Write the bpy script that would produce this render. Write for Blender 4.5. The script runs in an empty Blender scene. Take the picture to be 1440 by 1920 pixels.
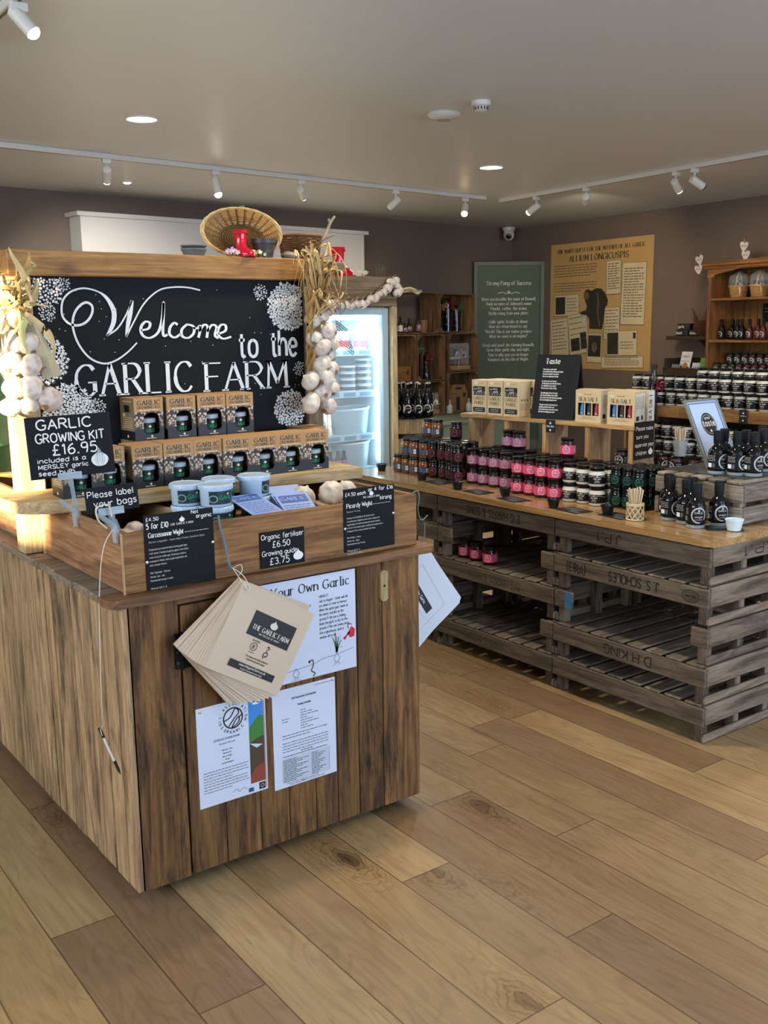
import bpy, math, random
from mathutils import Vector, Matrix
PI = math.pi
rng = random.Random(7)
SC = bpy.context.scene
COL = SC.collection

# ---------------------------------------------------------------- camera
cam_d = bpy.data.cameras.new('camera')
cam_d.sensor_fit = 'HORIZONTAL'
cam_d.sensor_width = 36.0
cam_d.lens = 36.0 * 1875.8 / 1440.0
cam_d.clip_start = 0.05
cam = bpy.data.objects.new('camera', cam_d)
COL.objects.link(cam)
_r = Vector((0.80328586, -0.59545996, -0.01261995))
_u = Vector((0.11927869, 0.14007718, 0.98292979))
_f = Vector((0.58352757, 0.79107889, -0.1835477))
cam.matrix_world = Matrix(((_r.x, _u.x, -_f.x, 0), (_r.y, _u.y, -_f.y, 0), (_r.z, _u.z, -_f.z, 1.5143), (0, 0, 0, 1)))
SC.camera = cam

# ---------------------------------------------------------------- colour management
SC.view_settings.view_transform = 'Standard'
SC.view_settings.look = 'None'
SC.view_settings.gamma = 1.0
SC.view_settings.use_curve_mapping = False
SC.view_settings.exposure = 0.36
try:
    SC.cycles.use_denoising = True
    SC.cycles.max_bounces = 7
    SC.cycles.diffuse_bounces = 3
    SC.cycles.glossy_bounces = 3
    SC.cycles.transmission_bounces = 5
    SC.cycles.transparent_max_bounces = 8
    SC.cycles.caustics_reflective = False
    SC.cycles.caustics_refractive = False
    SC.cycles.sample_clamp_indirect = 3.0
except Exception:
    pass

# ---------------------------------------------------------------- sky, sun, window light
world = bpy.data.worlds.new('world')
SC.world = world
world.use_nodes = True
_bg = world.node_tree.nodes['Background']
_bg.inputs[0].default_value = (0.72, 0.84, 1.0, 1)
_bg.inputs[1].default_value = 0.9

def lamp(name, kind, loc, power, color, target=None, **kw):
    d = bpy.data.lights.new(name, kind)
    d.energy = power
    d.color = color
    for k, v in kw.items():
        setattr(d, k, v)
    o = bpy.data.objects.new(name, d)
    COL.objects.link(o)
    o.location = loc
    if target is not None:
        o.rotation_euler = (Vector(target) - Vector(loc)).to_track_quat('-Z', 'Y').to_euler()
    return o

# daylight entering by the shop-front windows behind the camera and by the side window
lamp('front_window_daylight', 'AREA', (3.2, -3.12, 1.5), 225, (0.56, 0.75, 1.0), (3.2, 0, 3.3), shape='RECTANGLE', size=6.4, size_y=1.5)
lamp('side_window_daylight', 'AREA', (-2.92, 2.1, 2.06), 125, (0.88, 0.94, 1.0), (0.5, 1.7, 0.8), shape='RECTANGLE', size=4.6, size_y=0.8)
SUN = lamp('low_sun', 'SUN', (-6, 1, 4), 30.0, (1.0, 0.80, 0.52), None, angle=0.012)
SUN.rotation_euler = Vector((0.75, 0.60, -0.15)).to_track_quat('-Z', 'Y').to_euler()

# ---------------------------------------------------------------- colours and materials
def C(h, a=1.0):
    h = h.lstrip('#')
    out = []
    for i in (0, 2, 4):
        v = int(h[i:i + 2], 16) / 255.0
        out.append(v / 12.92 if v <= 0.04045 else ((v + 0.055) / 1.055) ** 2.4)
    return (out[0], out[1], out[2], a)

MATS = {}
def mat(name, col, rough=0.6, metal=0.0, spec=0.5, trans=0.0, emit=None, es=1.0, alpha=1.0, coat=0.0, var=0.0, vscale=12.0, bump=0.0, bscale=60.0, ior=1.45, sub=0.0):
    if name in MATS:
        return MATS[name]
    m = bpy.data.materials.new(name)
    m.use_nodes = True
    nt = m.node_tree
    b = nt.nodes['Principled BSDF']
    c = C(col) if isinstance(col, str) else col
    b.inputs['Base Color'].default_value = c
    b.inputs['Roughness'].default_value = rough
    b.inputs['Metallic'].default_value = metal
    b.inputs['Specular IOR Level'].default_value = spec
    b.inputs['Transmission Weight'].default_value = trans
    b.inputs['IOR'].default_value = ior
    b.inputs['Alpha'].default_value = alpha
    b.inputs['Coat Weight'].default_value = coat
    if sub:
        b.inputs['Subsurface Weight'].default_value = sub
        b.inputs['Subsurface Radius'].default_value = (0.01, 0.007, 0.005)
    if emit is not None:
        b.inputs['Emission Color'].default_value = C(emit) if isinstance(emit, str) else emit
        b.inputs['Emission Strength'].default_value = es
    if var or bump:
        tc = nt.nodes.new('ShaderNodeTexCoord')
        if var:
            n = nt.nodes.new('ShaderNodeTexNoise')
            n.inputs['Scale'].default_value = vscale
            n.inputs['Detail'].default_value = 5
            nt.links.new(tc.outputs['Object'], n.inputs['Vector'])
            mx = nt.nodes.new('ShaderNodeMix')
            mx.data_type = 'RGBA'
            mx.inputs['A'].default_value = tuple(max(0, x * (1 - var)) for x in c[:3]) + (1,)
            mx.inputs['B'].default_value = tuple(min(1, x * (1 + var)) for x in c[:3]) + (1,)
            nt.links.new(n.outputs['Fac'], mx.inputs['Factor'])
            nt.links.new(mx.outputs['Result'], b.inputs['Base Color'])
        if bump:
            n2 = nt.nodes.new('ShaderNodeTexNoise')
            n2.inputs['Scale'].default_value = bscale
            n2.inputs['Detail'].default_value = 4
            nt.links.new(tc.outputs['Object'], n2.inputs['Vector'])
            bp = nt.nodes.new('ShaderNodeBump')
            bp.inputs['Strength'].default_value = bump
            bp.inputs['Distance'].default_value = 0.01
            nt.links.new(n2.outputs['Fac'], bp.inputs['Height'])
            nt.links.new(bp.outputs['Normal'], b.inputs['Normal'])
    MATS[name] = m
    return m

def wood(name, light, dark, stain=None, rough=0.65, stain_amt=0.45, across=28.0, along=1.6, knots=0.6, rvar=0.25, coat=0.0, bump=0.35):
    """sawn timber; grain follows each board through the 'gc' attribute (metres along / across the board)"""
    if name in MATS:
        return MATS[name]
    m = bpy.data.materials.new(name)
    m.use_nodes = True
    nt = m.node_tree
    N, Lk = nt.nodes, nt.links
    b = N['Principled BSDF']
    at = N.new('ShaderNodeAttribute'); at.attribute_name = 'gc'
    ar = N.new('ShaderNodeAttribute'); ar.attribute_name = 'rnd'
    def mapping(sx, sy, sz):
        mp = N.new('ShaderNodeMapping')
        mp.inputs['Scale'].default_value = (sx, sy, sz)
        Lk.new(at.outputs['Vector'], mp.inputs['Vector'])
        return mp
    def noise(mp, scale, detail, rgh=0.6, dist=0.0):
        n = N.new('ShaderNodeTexNoise')
        n.inputs['Scale'].default_value = scale
        n.inputs['Detail'].default_value = detail
        n.inputs['Roughness'].default_value = rgh
        n.inputs['Distortion'].default_value = dist
        Lk.new(mp.outputs['Vector'], n.inputs['Vector'])
        return n
    def ramp(src, p0, c0, p1, c1):
        r = N.new('ShaderNodeValToRGB')
        r.color_ramp.elements[0].position = p0; r.color_ramp.elements[0].color = c0
        r.color_ramp.elements[1].position = p1; r.color_ramp.elements[1].color = c1
        Lk.new(src, r.inputs['Fac'])
        return r
    def mix(f, a, bb, mode='MIX'):
        x = N.new('ShaderNodeMix'); x.data_type = 'RGBA'; x.blend_type = mode
        if isinstance(f, float): x.inputs['Factor'].default_value = f
        else: Lk.new(f, x.inputs['Factor'])
        for key, v in (('A', a), ('B', bb)):
            if isinstance(v, tuple): x.inputs[key].default_value = v
            else: Lk.new(v, x.inputs[key])
        return x.outputs['Result']
    g = noise(mapping(along * 1.3, across * 3.4, across * 3.4), 3.0, 6, 0.7, 0.3)
    gm = noise(mapping(along * .55, across * .42, across * .42), 3.0, 5, 0.6, 0.9)
    base = ramp(gm.outputs['Fac'], 0.34, C(dark), 0.64, C(light)).outputs['Color']
    base = mix(0.75, base, ramp(g.outputs['Fac'], 0.34, (0.50, 0.46, 0.42, 1), 0.60, (1.10, 1.09, 1.07, 1)).outputs['Color'], 'MULTIPLY')
    # growth rings that swirl round the knots
    n2 = noise(mapping(1.1, 6.0, 6.0), 2.4, 2, 0.5, 0.0)
    w = N.new('ShaderNodeMath'); w.operation = 'MULTIPLY'; w.inputs[1].default_value = 46.0
    Lk.new(n2.outputs['Fac'], w.inputs[0])
    s = N.new('ShaderNodeMath'); s.operation = 'SINE'; Lk.new(w.outputs[0], s.inputs[0])
    rr = ramp(s.outputs[0], 0.25, (1, 1, 1, 1), 1.0, (0.62, 0.55, 0.48, 1))
    base = mix(knots * 0.55, base, rr.outputs['Color'], 'MULTIPLY')
    # knots
    v = N.new('ShaderNodeTexVoronoi'); v.inputs['Scale'].default_value = 1.0
    Lk.new(mapping(3.1, 9.0, 9.0).outputs['Vector'], v.inputs['Vector'])
    kr = ramp(v.outputs['Distance'], 0.05, (0.20, 0.14, 0.10, 1), 0.15, (1, 1, 1, 1))
    vs_ = N.new('ShaderNodeSeparateColor'); Lk.new(v.outputs['Color'], vs_.inputs[0])
    vg = N.new('ShaderNodeMath'); vg.operation = 'GREATER_THAN'; vg.inputs[1].default_value = 0.55; Lk.new(vs_.outputs[0], vg.inputs[0])
    vm = N.new('ShaderNodeMath'); vm.operation = 'MULTIPLY'; vm.inputs[1].default_value = knots; Lk.new(vg.outputs[0], vm.inputs[0])
    base = mix(vm.outputs[0], base, kr.outputs['Color'], 'MULTIPLY')
    # weather stains
    if stain:
        n3 = noise(mapping(1.15, 5.0, 5.0), 1.8, 10, 0.76, 0.4)
        sr = ramp(n3.outputs['Fac'], 0.50, (0, 0, 0, 1), 0.63, (1, 1, 1, 1))
        ml = N.new('ShaderNodeMath'); ml.operation = 'MULTIPLY'; ml.inputs[1].default_value = stain_amt
        Lk.new(sr.outputs['Color'], ml.inputs[0])
        base = mix(ml.outputs[0], base, C(stain))
    # each board its own tone
    mr = N.new('ShaderNodeMapRange')
    mr.inputs['To Min'].default_value = 1 - rvar; mr.inputs['To Max'].default_value = 1 + rvar
    Lk.new(ar.outputs['Fac'], mr.inputs['Value'])
    hs = N.new('ShaderNodeHueSaturation')
    Lk.new(mr.outputs['Result'], hs.inputs['Value'])
    Lk.new(base, hs.inputs['Color'])
    Lk.new(hs.outputs['Color'], b.inputs['Base Color'])
    b.inputs['Roughness'].default_value = rough
    b.inputs['Coat Weight'].default_value = coat
    b.inputs['Coat Roughness'].default_value = 0.18
    b.inputs['Specular IOR Level'].default_value = 0.35
    bp = N.new('ShaderNodeBump'); bp.inputs['Strength'].default_value = bump; bp.inputs['Distance'].default_value = 0.004
    Lk.new(g.outputs['Fac'], bp.inputs['Height'])
    Lk.new(bp.outputs['Normal'], b.inputs['Normal'])
    MATS[name] = m
    return m

# ---------------------------------------------------------------- mesh building
class MB:
    def __init__(s):
        s.V = []; s.F = []; s.M = []; s.S = []; s.G = []; s.R = []
    def add(s, vs, fs, m=0, smooth=False, ax=None, mtx=None, rnd=None):
        o = len(s.V)
        r = rng.random() if rnd is None else rnd
        off = (rng.uniform(0, 40), rng.uniform(0, 40), rng.uniform(0, 40))
        if ax is None:
            lo = [min(v[i] for v in vs) for i in range(3)]; hi = [max(v[i] for v in vs) for i in range(3)]
            d = [hi[i] - lo[i] for i in range(3)]
            ax = d.index(max(d))
        b, c = [i for i in range(3) if i != ax]
        for v in vs:
            s.G.append((v[ax] + off[0], v[b] + off[1], v[c] + off[2]))
            s.R.append(r)
            s.V.append(tuple(mtx @ Vector(v)) if mtx is not None else tuple(v))
        for k, f in enumerate(fs):
            s.F.append(tuple(i + o for i in f))
            s.M.append(m[k] if isinstance(m, (list, tuple)) else m)
            s.S.append(smooth)
    def box(s, x0, x1, y0, y1, z0, z1, m=0, bev=0.0, ax=None, mtx=None, rnd=None, smooth=False):
        if bev <= 0:
            vs = [(x, y, z) for x in (x0, x1) for y in (y0, y1) for z in (z0, z1)]
            fs = [(0, 1, 3, 2), (4, 6, 7, 5), (0, 4, 5, 1), (2, 3, 7, 6), (0, 2, 6, 4), (1, 5, 7, 3)]
            s.add(vs, fs, m, smooth, ax, mtx, rnd); return
        b = min(bev, 0.45 * min(x1 - x0, y1 - y0, z1 - z0))
        vs = []; idx = {}
        X = (x0, x1); Y = (y0, y1); Z = (z0, z1); sg = (1, -1)
        for i in (0, 1):
            for j in (0, 1):
                for k in (0, 1):
                    idx[i, j, k, 0] = len(vs); vs.append((X[i], Y[j] + sg[j] * b, Z[k] + sg[k] * b))
                    idx[i, j, k, 1] = len(vs); vs.append((X[i] + sg[i] * b, Y[j], Z[k] + sg[k] * b))
                    idx[i, j, k, 2] = len(vs); vs.append((X[i] + sg[i] * b, Y[j] + sg[j] * b, Z[k]))
        fs = []
        def q(l): fs.append(tuple(idx[t] for t in l))
        for i in (0, 1):
            l = [(i, 0, 0, 0), (i, 0, 1, 0), (i, 1, 1, 0), (i, 1, 0, 0)]; q(l if i == 0 else l[::-1])
            l = [(0, i, 0, 1), (1, i, 0, 1), (1, i, 1, 1), (0, i, 1, 1)]; q(l if i == 0 else l[::-1])
            l = [(0, 0, i, 2), (0, 1, i, 2), (1, 1, i, 2), (1, 0, i, 2)]; q(l if i == 0 else l[::-1])
        for i in (0, 1):
            for j in (0, 1):
                l = [(i, j, 0, 0), (i, j, 0, 1), (i, j, 1, 1), (i, j, 1, 0)]; q(l if (i + j) % 2 == 0 else l[::-1])
                l = [(i, 0, j, 0), (i, 1, j, 0), (i, 1, j, 2), (i, 0, j, 2)]
                l = [(i, 0, j, 0), (i, 0, j, 2), (i, 1, j, 2), (i, 1, j, 0)]; q(l if (i + j) % 2 == 1 else l[::-1])
                l = [(0, i, j, 1), (1, i, j, 1), (1, i, j, 2), (0, i, j, 2)]; q(l if (i + j) % 2 == 1 else l[::-1])
                for k in (0, 1):
                    l = [(i, j, k, 0), (i, j, k, 1), (i, j, k, 2)]; q(l if (i + j + k) % 2 == 1 else l[::-1])
        s.add(vs, fs, m, smooth, ax, mtx, rnd)
    def lathe(s, prof, seg=16, m=0, mtx=None, smooth=True, a0=0.0, a1=2 * PI, capb=True, capt=True):
        full = abs(a1 - a0 - 2 * PI) < 1e-6
        n = seg if full else seg + 1
        vs = []
        for (r, z) in prof:
            for i in range(n):
                a = a0 + (a1 - a0) * i / seg
                vs.append((r * math.cos(a), r * math.sin(a), z))
        fs = []; ms = []
        for k in range(len(prof) - 1):
            mk = m[k] if isinstance(m, (list, tuple)) else m
            for i in range(seg):
                j = (i + 1) % n
                fs.append((k * n + i, k * n + j, (k + 1) * n + j, (k + 1) * n + i)); ms.append(mk)
        if full and capb and prof[0][0] > 1e-5:
            fs.append(tuple(reversed(range(n)))); ms.append(m[0] if isinstance(m, (list, tuple)) else m)
        if full and capt and prof[-1][0] > 1e-5:
            o = (len(prof) - 1) * n
            fs.append(tuple(range(o, o + n))); ms.append(m[-1] if isinstance(m, (list, tuple)) else m)
        s.add(vs, fs, ms, smooth, 2, mtx)
    def tube(s, path, r=0.01, seg=8, m=0, mtx=None, caps=True, flat=1.0):
        P = [Vector(p) for p in path]
        n = len(P)
        up = Vector((0, 0, 1))
        vs = []
        prev = None
        for i, p in enumerate(P):
            t = (P[min(i + 1, n - 1)] - P[max(i - 1, 0)])
            if t.length < 1e-9: t = Vector((0, 0, 1))
            t.normalize()
            if prev is None:
                a = up if abs(t.z) < 0.9 else Vector((1, 0, 0))
                u = t.cross(a).normalized()
            else:
                u = prev - t * prev.dot(t)
                u = u.normalized() if u.length > 1e-6 else t.orthogonal().normalized()
            prev = u
            w = t.cross(u)
            rr = r[i] if isinstance(r, (list, tuple)) else r
            for k in range(seg):
                a = 2 * PI * k / seg
                vs.append(tuple(p + u * (math.cos(a) * rr) + w * (math.sin(a) * rr * flat)))
        fs = []
        for i in range(n - 1):
            for k in range(seg):
                j = (k + 1) % seg
                fs.append((i * seg + k, i * seg + j, (i + 1) * seg + j, (i + 1) * seg + k))
        if caps:
            fs.append(tuple(reversed(range(seg)))); fs.append(tuple(range((n - 1) * seg, n * seg)))
        s.add(vs, fs, m, True, None, mtx)
    def prism(s, pts, z0, z1, m=0, mtx=None, ax=None, rnd=None, smooth=False):
        """closed outline pts (x, y), counter-clockwise, extruded along z"""
        n = len(pts)
        vs = [(p[0], p[1], z0) for p in pts] + [(p[0], p[1], z1) for p in pts]
        fs = [tuple(reversed(range(n))), tuple(range(n, 2 * n))]
        fs += [(i, (i + 1) % n, n + (i + 1) % n, n + i) for i in range(n)]
        s.add(vs, fs, m, smooth, ax, mtx, rnd)
    def face(s, pts, m=0, f=None, smooth=False):
        s.add([f(*p) if f else p for p in pts], [tuple(range(len(pts)))], m, smooth)
    def rect(s, x0, y0, x1, y1, m, f, n=1):
        """flat mark on a mapped surface, split n times along x"""
        vs = []; fs = []
        for i in range(n + 1):
            x = x0 + (x1 - x0) * i / n
            vs += [f(x, y0), f(x, y1)]
        for i in range(n):
            fs.append((2 * i, 2 * i + 2, 2 * i + 3, 2 * i + 1))
        s.add(vs, fs, m)
    def ribbon(s, pl, w, m, f, closed=False):
        """stroke of width w(dx, dy) or constant along a 2-D polyline, mapped by f(u, v)"""
        n = len(pl)
        if n < 2: return
        vs = []
        for i in range(n):
            if closed:
                a, b = pl[(i - 1) % n], pl[(i + 1) % n]
            else:
                a, b = pl[max(i - 1, 0)], pl[min(i + 1, n - 1)]
            dx, dy = b[0] - a[0], b[1] - a[1]
            L = math.hypot(dx, dy) or 1e-9
            dx /= L; dy /= L
            ww = 0.5 * (w(dx, dy, i / (n - 1)) if callable(w) else w)
            vs.append(f(pl[i][0] + dy * ww, pl[i][1] - dx * ww))
            vs.append(f(pl[i][0] - dy * ww, pl[i][1] + dx * ww))
        fs = [(2 * i, 2 * i + 2, 2 * i + 3, 2 * i + 1) for i in range(n - 1)]
        if closed: fs.append((2 * n - 2, 0, 1, 2 * n - 1))
        s.add(vs, fs, m)
    def disc(s, cx, cy, rx, ry, m, f, n=14, a=0.0):
        s.face([(cx + rx * math.cos(2 * PI * i / n + a), cy + ry * math.sin(2 * PI * i / n + a)) for i in range(n)], m, f)
    def ring(s, cx, cy, r, w, m, f, n=24, a0=0.0, a1=2 * PI):
        pl = [(cx + r * math.cos(a0 + (a1 - a0) * i / n), cy + r * math.sin(a0 + (a1 - a0) * i / n)) for i in range(n + 1)]
        s.ribbon(pl, w, m, f)
    def build(s, name, mats, parent=None, loc=None, rotz=0.0, sharp=38):
        me = bpy.data.meshes.new(name)
        me.from_pydata(s.V, [], s.F)
        if not isinstance(mats, (list, tuple)): mats = [mats]
        for mm in mats: me.materials.append(mm)
        me.polygons.foreach_set('material_index', s.M)
        me.polygons.foreach_set('use_smooth', s.S)
        a = me.attributes.new('gc', 'FLOAT_VECTOR', 'POINT')
        a.data.foreach_set('vector', [c for g in s.G for c in g])
        a = me.attributes.new('rnd', 'FLOAT', 'POINT')
        a.data.foreach_set('value', s.R)
        if any(s.S):
            me.set_sharp_from_angle(angle=math.radians(sharp))
        me.update()
        o = bpy.data.objects.new(name, me)
        COL.objects.link(o)
        if parent is not None: o.parent = parent
        if loc is not None: o.location = loc
        if rotz: o.rotation_euler = (0, 0, rotz)
        return o

def tag(o, label, cat, group=None, kind=None):
    o['label'] = label
    o['category'] = cat
    if group: o['group'] = group
    if kind: o['kind'] = kind
    return o
def thing(name, label, cat, loc=(0, 0, 0), rotz=0.0, group=None):
    o = bpy.data.objects.new(name, None)
    o.empty_display_size = 0.05
    COL.objects.link(o)
    o.location = loc
    o.rotation_euler = (0, 0, rotz)
    return tag(o, label, cat, group)
def structure(o):
    o['kind'] = 'structure'
    return o
def dup(root, loc=None, rotz=None, label=None, group=None, parent=None, rot=None):
    c = root.copy()
    COL.objects.link(c)
    if parent is not None: c.parent = parent
    if loc is not None: c.location = loc
    if rotz is not None: c.rotation_euler = (0, 0, rotz)
    if rot is not None: c.rotation_euler = rot
    if label: c['label'] = label
    if group: c['group'] = group
    for ch in list(root.children):
        dup(ch, parent=c)
    return c
ORD = ['first', 'second', 'third', 'fourth', 'fifth', 'sixth', 'seventh', 'eighth', 'ninth', 'tenth', 'eleventh', 'twelfth', 'thirteenth', 'fourteenth', 'fifteenth', 'sixteenth']
def rotm(x=0, y=0, z=0, loc=(0, 0, 0)):
    return Matrix.Translation(loc) @ Matrix.Rotation(z, 4, 'Z') @ Matrix.Rotation(y, 4, 'Y') @ Matrix.Rotation(x, 4, 'X')
def plane(o, x, y, off=0.0008):
    """map (u, v) in metres on a flat face: origin o, unit directions x and y, lifted off along their normal"""
    o = Vector(o); x = Vector(x).normalized(); y = Vector(y).normalized()
    n = x.cross(y)
    o = o + n * off
    return lambda u, v: tuple(o + x * u + y * v)
def cylmap(r, a0, z0=0.0, off=0.0006, c=(0, 0)):
    """map (u, v) round a can of radius r: u metres of arc from the angle a0 (counter-clockwise seen from above)"""
    R = r + off
    return lambda u, v: (c[0] + R * math.cos(a0 + u / r), c[1] + R * math.sin(a0 + u / r), z0 + v)

# ---------------------------------------------------------------- lettering
_G = {
'A': (4, '0,0 2,6 4,0;.8,2.2 3.2,2.2'), 'B': (3.6, '0,0 0,6;~0,6 2.3,6 3.2,4.6 2.3,3.2 0,3.2;~0,3.2 2.7,3.1 3.6,1.6 2.7,0 0,0'),
'C': (4, '~4,5 3.1,5.9 1.5,5.8 .2,4.3 .2,1.7 1.5,.1 3.1,.1 4,1'), 'D': (4, '0,0 0,6;~0,6 2.2,5.9 3.9,4.2 3.9,1.8 2.2,.1 0,0'),
'E': (3.3, '0,0 0,6;0,6 3.3,6;0,3.1 2.7,3.1;0,0 3.3,0'), 'F': (3.2, '0,0 0,6;0,6 3.2,6;0,3.1 2.6,3.1'),
'G': (4.2, '~4,5 3.1,5.9 1.5,5.8 .2,4.3 .2,1.7 1.5,.1 3.1,.1 4.1,.9;4.1,.7 4.1,2.6;2.6,2.6 4.6,2.6'), 'H': (4, '0,0 0,6;4,0 4,6;0,3.1 4,3.1'),
'I': (0.6, '.3,0 .3,6'), 'J': (2.6, '~2.4,6 2.4,1.4 1.6,.1 .6,.2 0,1.2'), 'K': (3.8, '0,0 0,6;3.6,6 0,2.6;1.2,3.6 3.8,0'), 'L': (3.2, '0,6 0,0;0,0 3.2,0'),
'M': (5, '.3,0 .6,6;.6,6 2.5,1;2.5,1 4.4,6;4.4,6 4.7,0'), 'N': (4, '0,0 0,6;0,6 4,0;4,0 4,6'), 'O': (4.4, '~2.2,6 .5,5 .1,3 .5,1 2.2,0 3.9,1 4.3,3 3.9,5 2.2,6'),
'P': (3.5, '0,0 0,6;~0,6 2.4,5.9 3.5,4.4 2.4,2.9 0,2.8'), 'Q': (4.4, '~2.2,6 .5,5 .1,3 .5,1 2.2,0 3.9,1 4.3,3 3.9,5 2.2,6;2.6,1.4 4.6,-.6'),
'R': (3.7, '0,0 0,6;~0,6 2.4,5.9 3.4,4.5 2.4,3.1 0,3;1.6,3 3.7,0'), 'S': (3.3, '~3.2,5 2.3,5.9 1,5.8 .2,4.6 .9,3.5 2.4,2.7 3.2,1.5 2.4,.2 1,.1 0,1'),
'T': (4, '0,6 4,6;2,6 2,0'), 'U': (4, '~0,6 0,2 .7,.4 2,0 3.3,.4 4,2 4,6'), 'V': (4, '0,6 2,0 4,6'), 'W': (5.6, '0,6 1.4,0;1.4,0 2.8,5;2.8,5 4.2,0;4.2,0 5.6,6'),
'X': (4, '0,6 4,0;0,0 4,6'), 'Y': (4, '0,6 2,3;4,6 2,3;2,3 2,0'), 'Z': (3.6, '0,6 3.6,6 0,0 3.6,0'),
'a': (3, '~2.8,3.2 1.8,4 .6,3.5 .1,2 .6,.4 1.8,.1 2.8,1.4;2.9,4 2.8,1 3.2,0'), 'b': (3, '0,6 0,0;~0,2.6 .8,3.9 2.2,3.9 3,2 2.2,.1 .8,.1 0,1.2'),
'c': (2.7, '~2.7,3.3 1.7,4 .5,3.4 .1,2 .5,.6 1.7,0 2.7,.7'), 'd': (3, '3,6 3,0;~3,2.6 2.2,3.9 .8,3.9 0,2 .8,.1 2.2,.1 3,1.2'),
'e': (2.9, '~.1,2.1 2.8,2.3 2.4,3.6 1.3,4 .3,3.2 .1,1.8 .7,.3 1.8,0 2.8,.7'), 'f': (2.2, '~2.3,5.6 1.5,6 .9,5.2 .9,4 .9,0;0,3.9 2,3.9'),
'g': (3, '~2.9,3.3 1.8,4 .5,3.4 .1,2 .6,.5 1.8,.3 2.9,1.5;~2.9,4 2.9,-.6 2.2,-1.8 1,-1.9 .2,-1.2'), 'h': (2.9, '0,6 0,0;~0,2.5 .9,3.8 2.1,3.9 2.8,2.8 2.9,0'),
'i': (0.6, '.3,4 .3,0;.3,5.4 .35,5.7'), 'j': (1.4, '~1.1,4 1.1,-.8 .6,-1.8 -.3,-1.7;1.1,5.4 1.15,5.7'), 'k': (2.8, '0,6 0,0;2.5,4 0,1.6;.9,2.4 2.8,0'),
'l': (0.6, '.3,6 .3,0'), 'm': (4.6, '0,4 0,0;~0,2.6 .7,3.8 1.7,3.8 2.3,2.8 2.3,0;~2.3,2.6 3,3.8 4,3.8 4.6,2.8 4.6,0'), 'n': (2.9, '0,4 0,0;~0,2.5 .9,3.8 2.1,3.9 2.8,2.8 2.9,0'),
'o': (3, '~1.5,4 .4,3.4 .1,2 .4,.6 1.5,0 2.6,.6 2.9,2 2.6,3.4 1.5,4'), 'p': (3, '0,4 0,-2;~0,2.6 .8,3.9 2.2,3.9 3,2 2.2,.1 .8,.1 0,1.2'),
'q': (3, '3,4 3,-2;~3,2.6 2.2,3.9 .8,3.9 0,2 .8,.1 2.2,.1 3,1.2'), 'r': (2.1, '0,4 0,0;~0,2.4 .6,3.6 1.4,4 2.1,3.7'), 's': (2.4, '~2.3,3.4 1.4,4 .4,3.5 .4,2.6 1.5,2 2.3,1.3 2,.3 1,0 0,.6'),
't': (2, '~.9,5.4 .9,1 1.3,.1 2,.3;0,4 1.9,4'), 'u': (2.9, '~0,4 .1,1.2 .8,.1 2,.2 2.8,1.5;2.9,4 2.9,0'), 'v': (2.8, '0,4 1.4,0 2.8,4'), 'w': (4.2, '0,4 1,0 2.1,3.4 3.2,0 4.2,4'),
'x': (2.7, '0,4 2.7,0;0,0 2.7,4'), 'y': (2.9, '0,4 1.4,.2;2.9,4 .7,-2'), 'z': (2.6, '0,4 2.6,4 0,0 2.6,0'),
'0': (3.2, '~1.6,6 .3,4.8 .1,3 .3,1.2 1.6,0 2.9,1.2 3.1,3 2.9,4.8 1.6,6'), '1': (1.4, '0,4.8 1,6 1,0'), '2': (3.2, '~.1,4.6 .8,5.9 2.2,5.9 3,4.6 2.4,3 .1,0;.1,0 3.2,0'),
'3': (3, '~.1,5.3 1.2,6 2.6,5.4 2.6,3.9 1.2,3.2;~1.2,3.2 2.8,2.8 3,1.2 1.8,0 .1,.6'), '4': (3.4, '2.4,0 2.4,6 0,1.8 3.4,1.8'), '5': (3.1, '2.9,6 .6,6 .3,3.4;~.3,3.4 1.8,3.9 3,2.9 3,1.2 1.8,0 .1,.5'),
'6': (3, '~2.5,5.8 1,4.8 .1,2.6 .5,.5 1.6,0 2.8,.8 2.9,2.3 1.8,3.3 .3,2.2'), '7': (3, '0,6 3,6 1.1,0'), '8': (3.1, '~1.6,3.2 .4,4.4 1.6,6 2.8,4.4 1.6,3.2 .1,1.6 1.6,0 3,1.6 1.6,3.2'),
'9': (3, '~2.8,4 2.2,3 1,2.9 .2,4 .6,5.6 2,6 2.9,5 2.9,2.6 2.4,0'), '£': (3.3, '~3,5.2 2.2,6 1.1,5.4 1,3.4 1,1.2 0,0;0,0 3.3,0;0,2.8 2.4,2.8'),
'.': (0.7, '.2,0 .55,.1 .45,.45 .2,.35 .2,0'), ',': (0.7, '.5,.4 .1,-.9'), "'": (0.6, '.3,6 .3,4.6'), '"': (1.4, '.3,6 .3,4.6;1.1,6 1.1,4.6'), '-': (2, '.2,2.2 1.8,2.2'), ':': (.6, '.3,.2 .35,.6;.3,3 .35,3.4'),
'&': (4, '~4,0 .9,4.2 1.3,5.8 2.4,5.6 2.2,4.2 .3,2 .5,.4 2,0 3.8,2.4'), '(': (1.4, '~1.4,7 .3,4.6 .3,1.4 1.4,-1'), ')': (1.4, '~0,7 1.1,4.6 1.1,1.4 0,-1'), '!': (.6, '.3,6 .3,1.6;.3,0 .35,.3'), '/': (2.4, '0,-.5 2.4,6.5'), '?': (2.8, '~.1,4.8 1.2,6 2.6,5 2.2,3.6 1.3,2.8 1.3,1.6;1.3,0 1.35,.3'),
}
def _parse(d):
    out = []
    for st in d.split(';'):
        sm = st.startswith('~')
        pts = [tuple(float(t) for t in p.split(',')) for p in st.lstrip('~').split()]
        out.append((sm, pts))
    return out
_G = {k: (w, _parse(d)) for k, (w, d) in _G.items()}
_G['é'] = (_G['e'][0], _G['e'][1] + [(False, [(1.2, 4.8), (2.2, 5.8)])])
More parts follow.
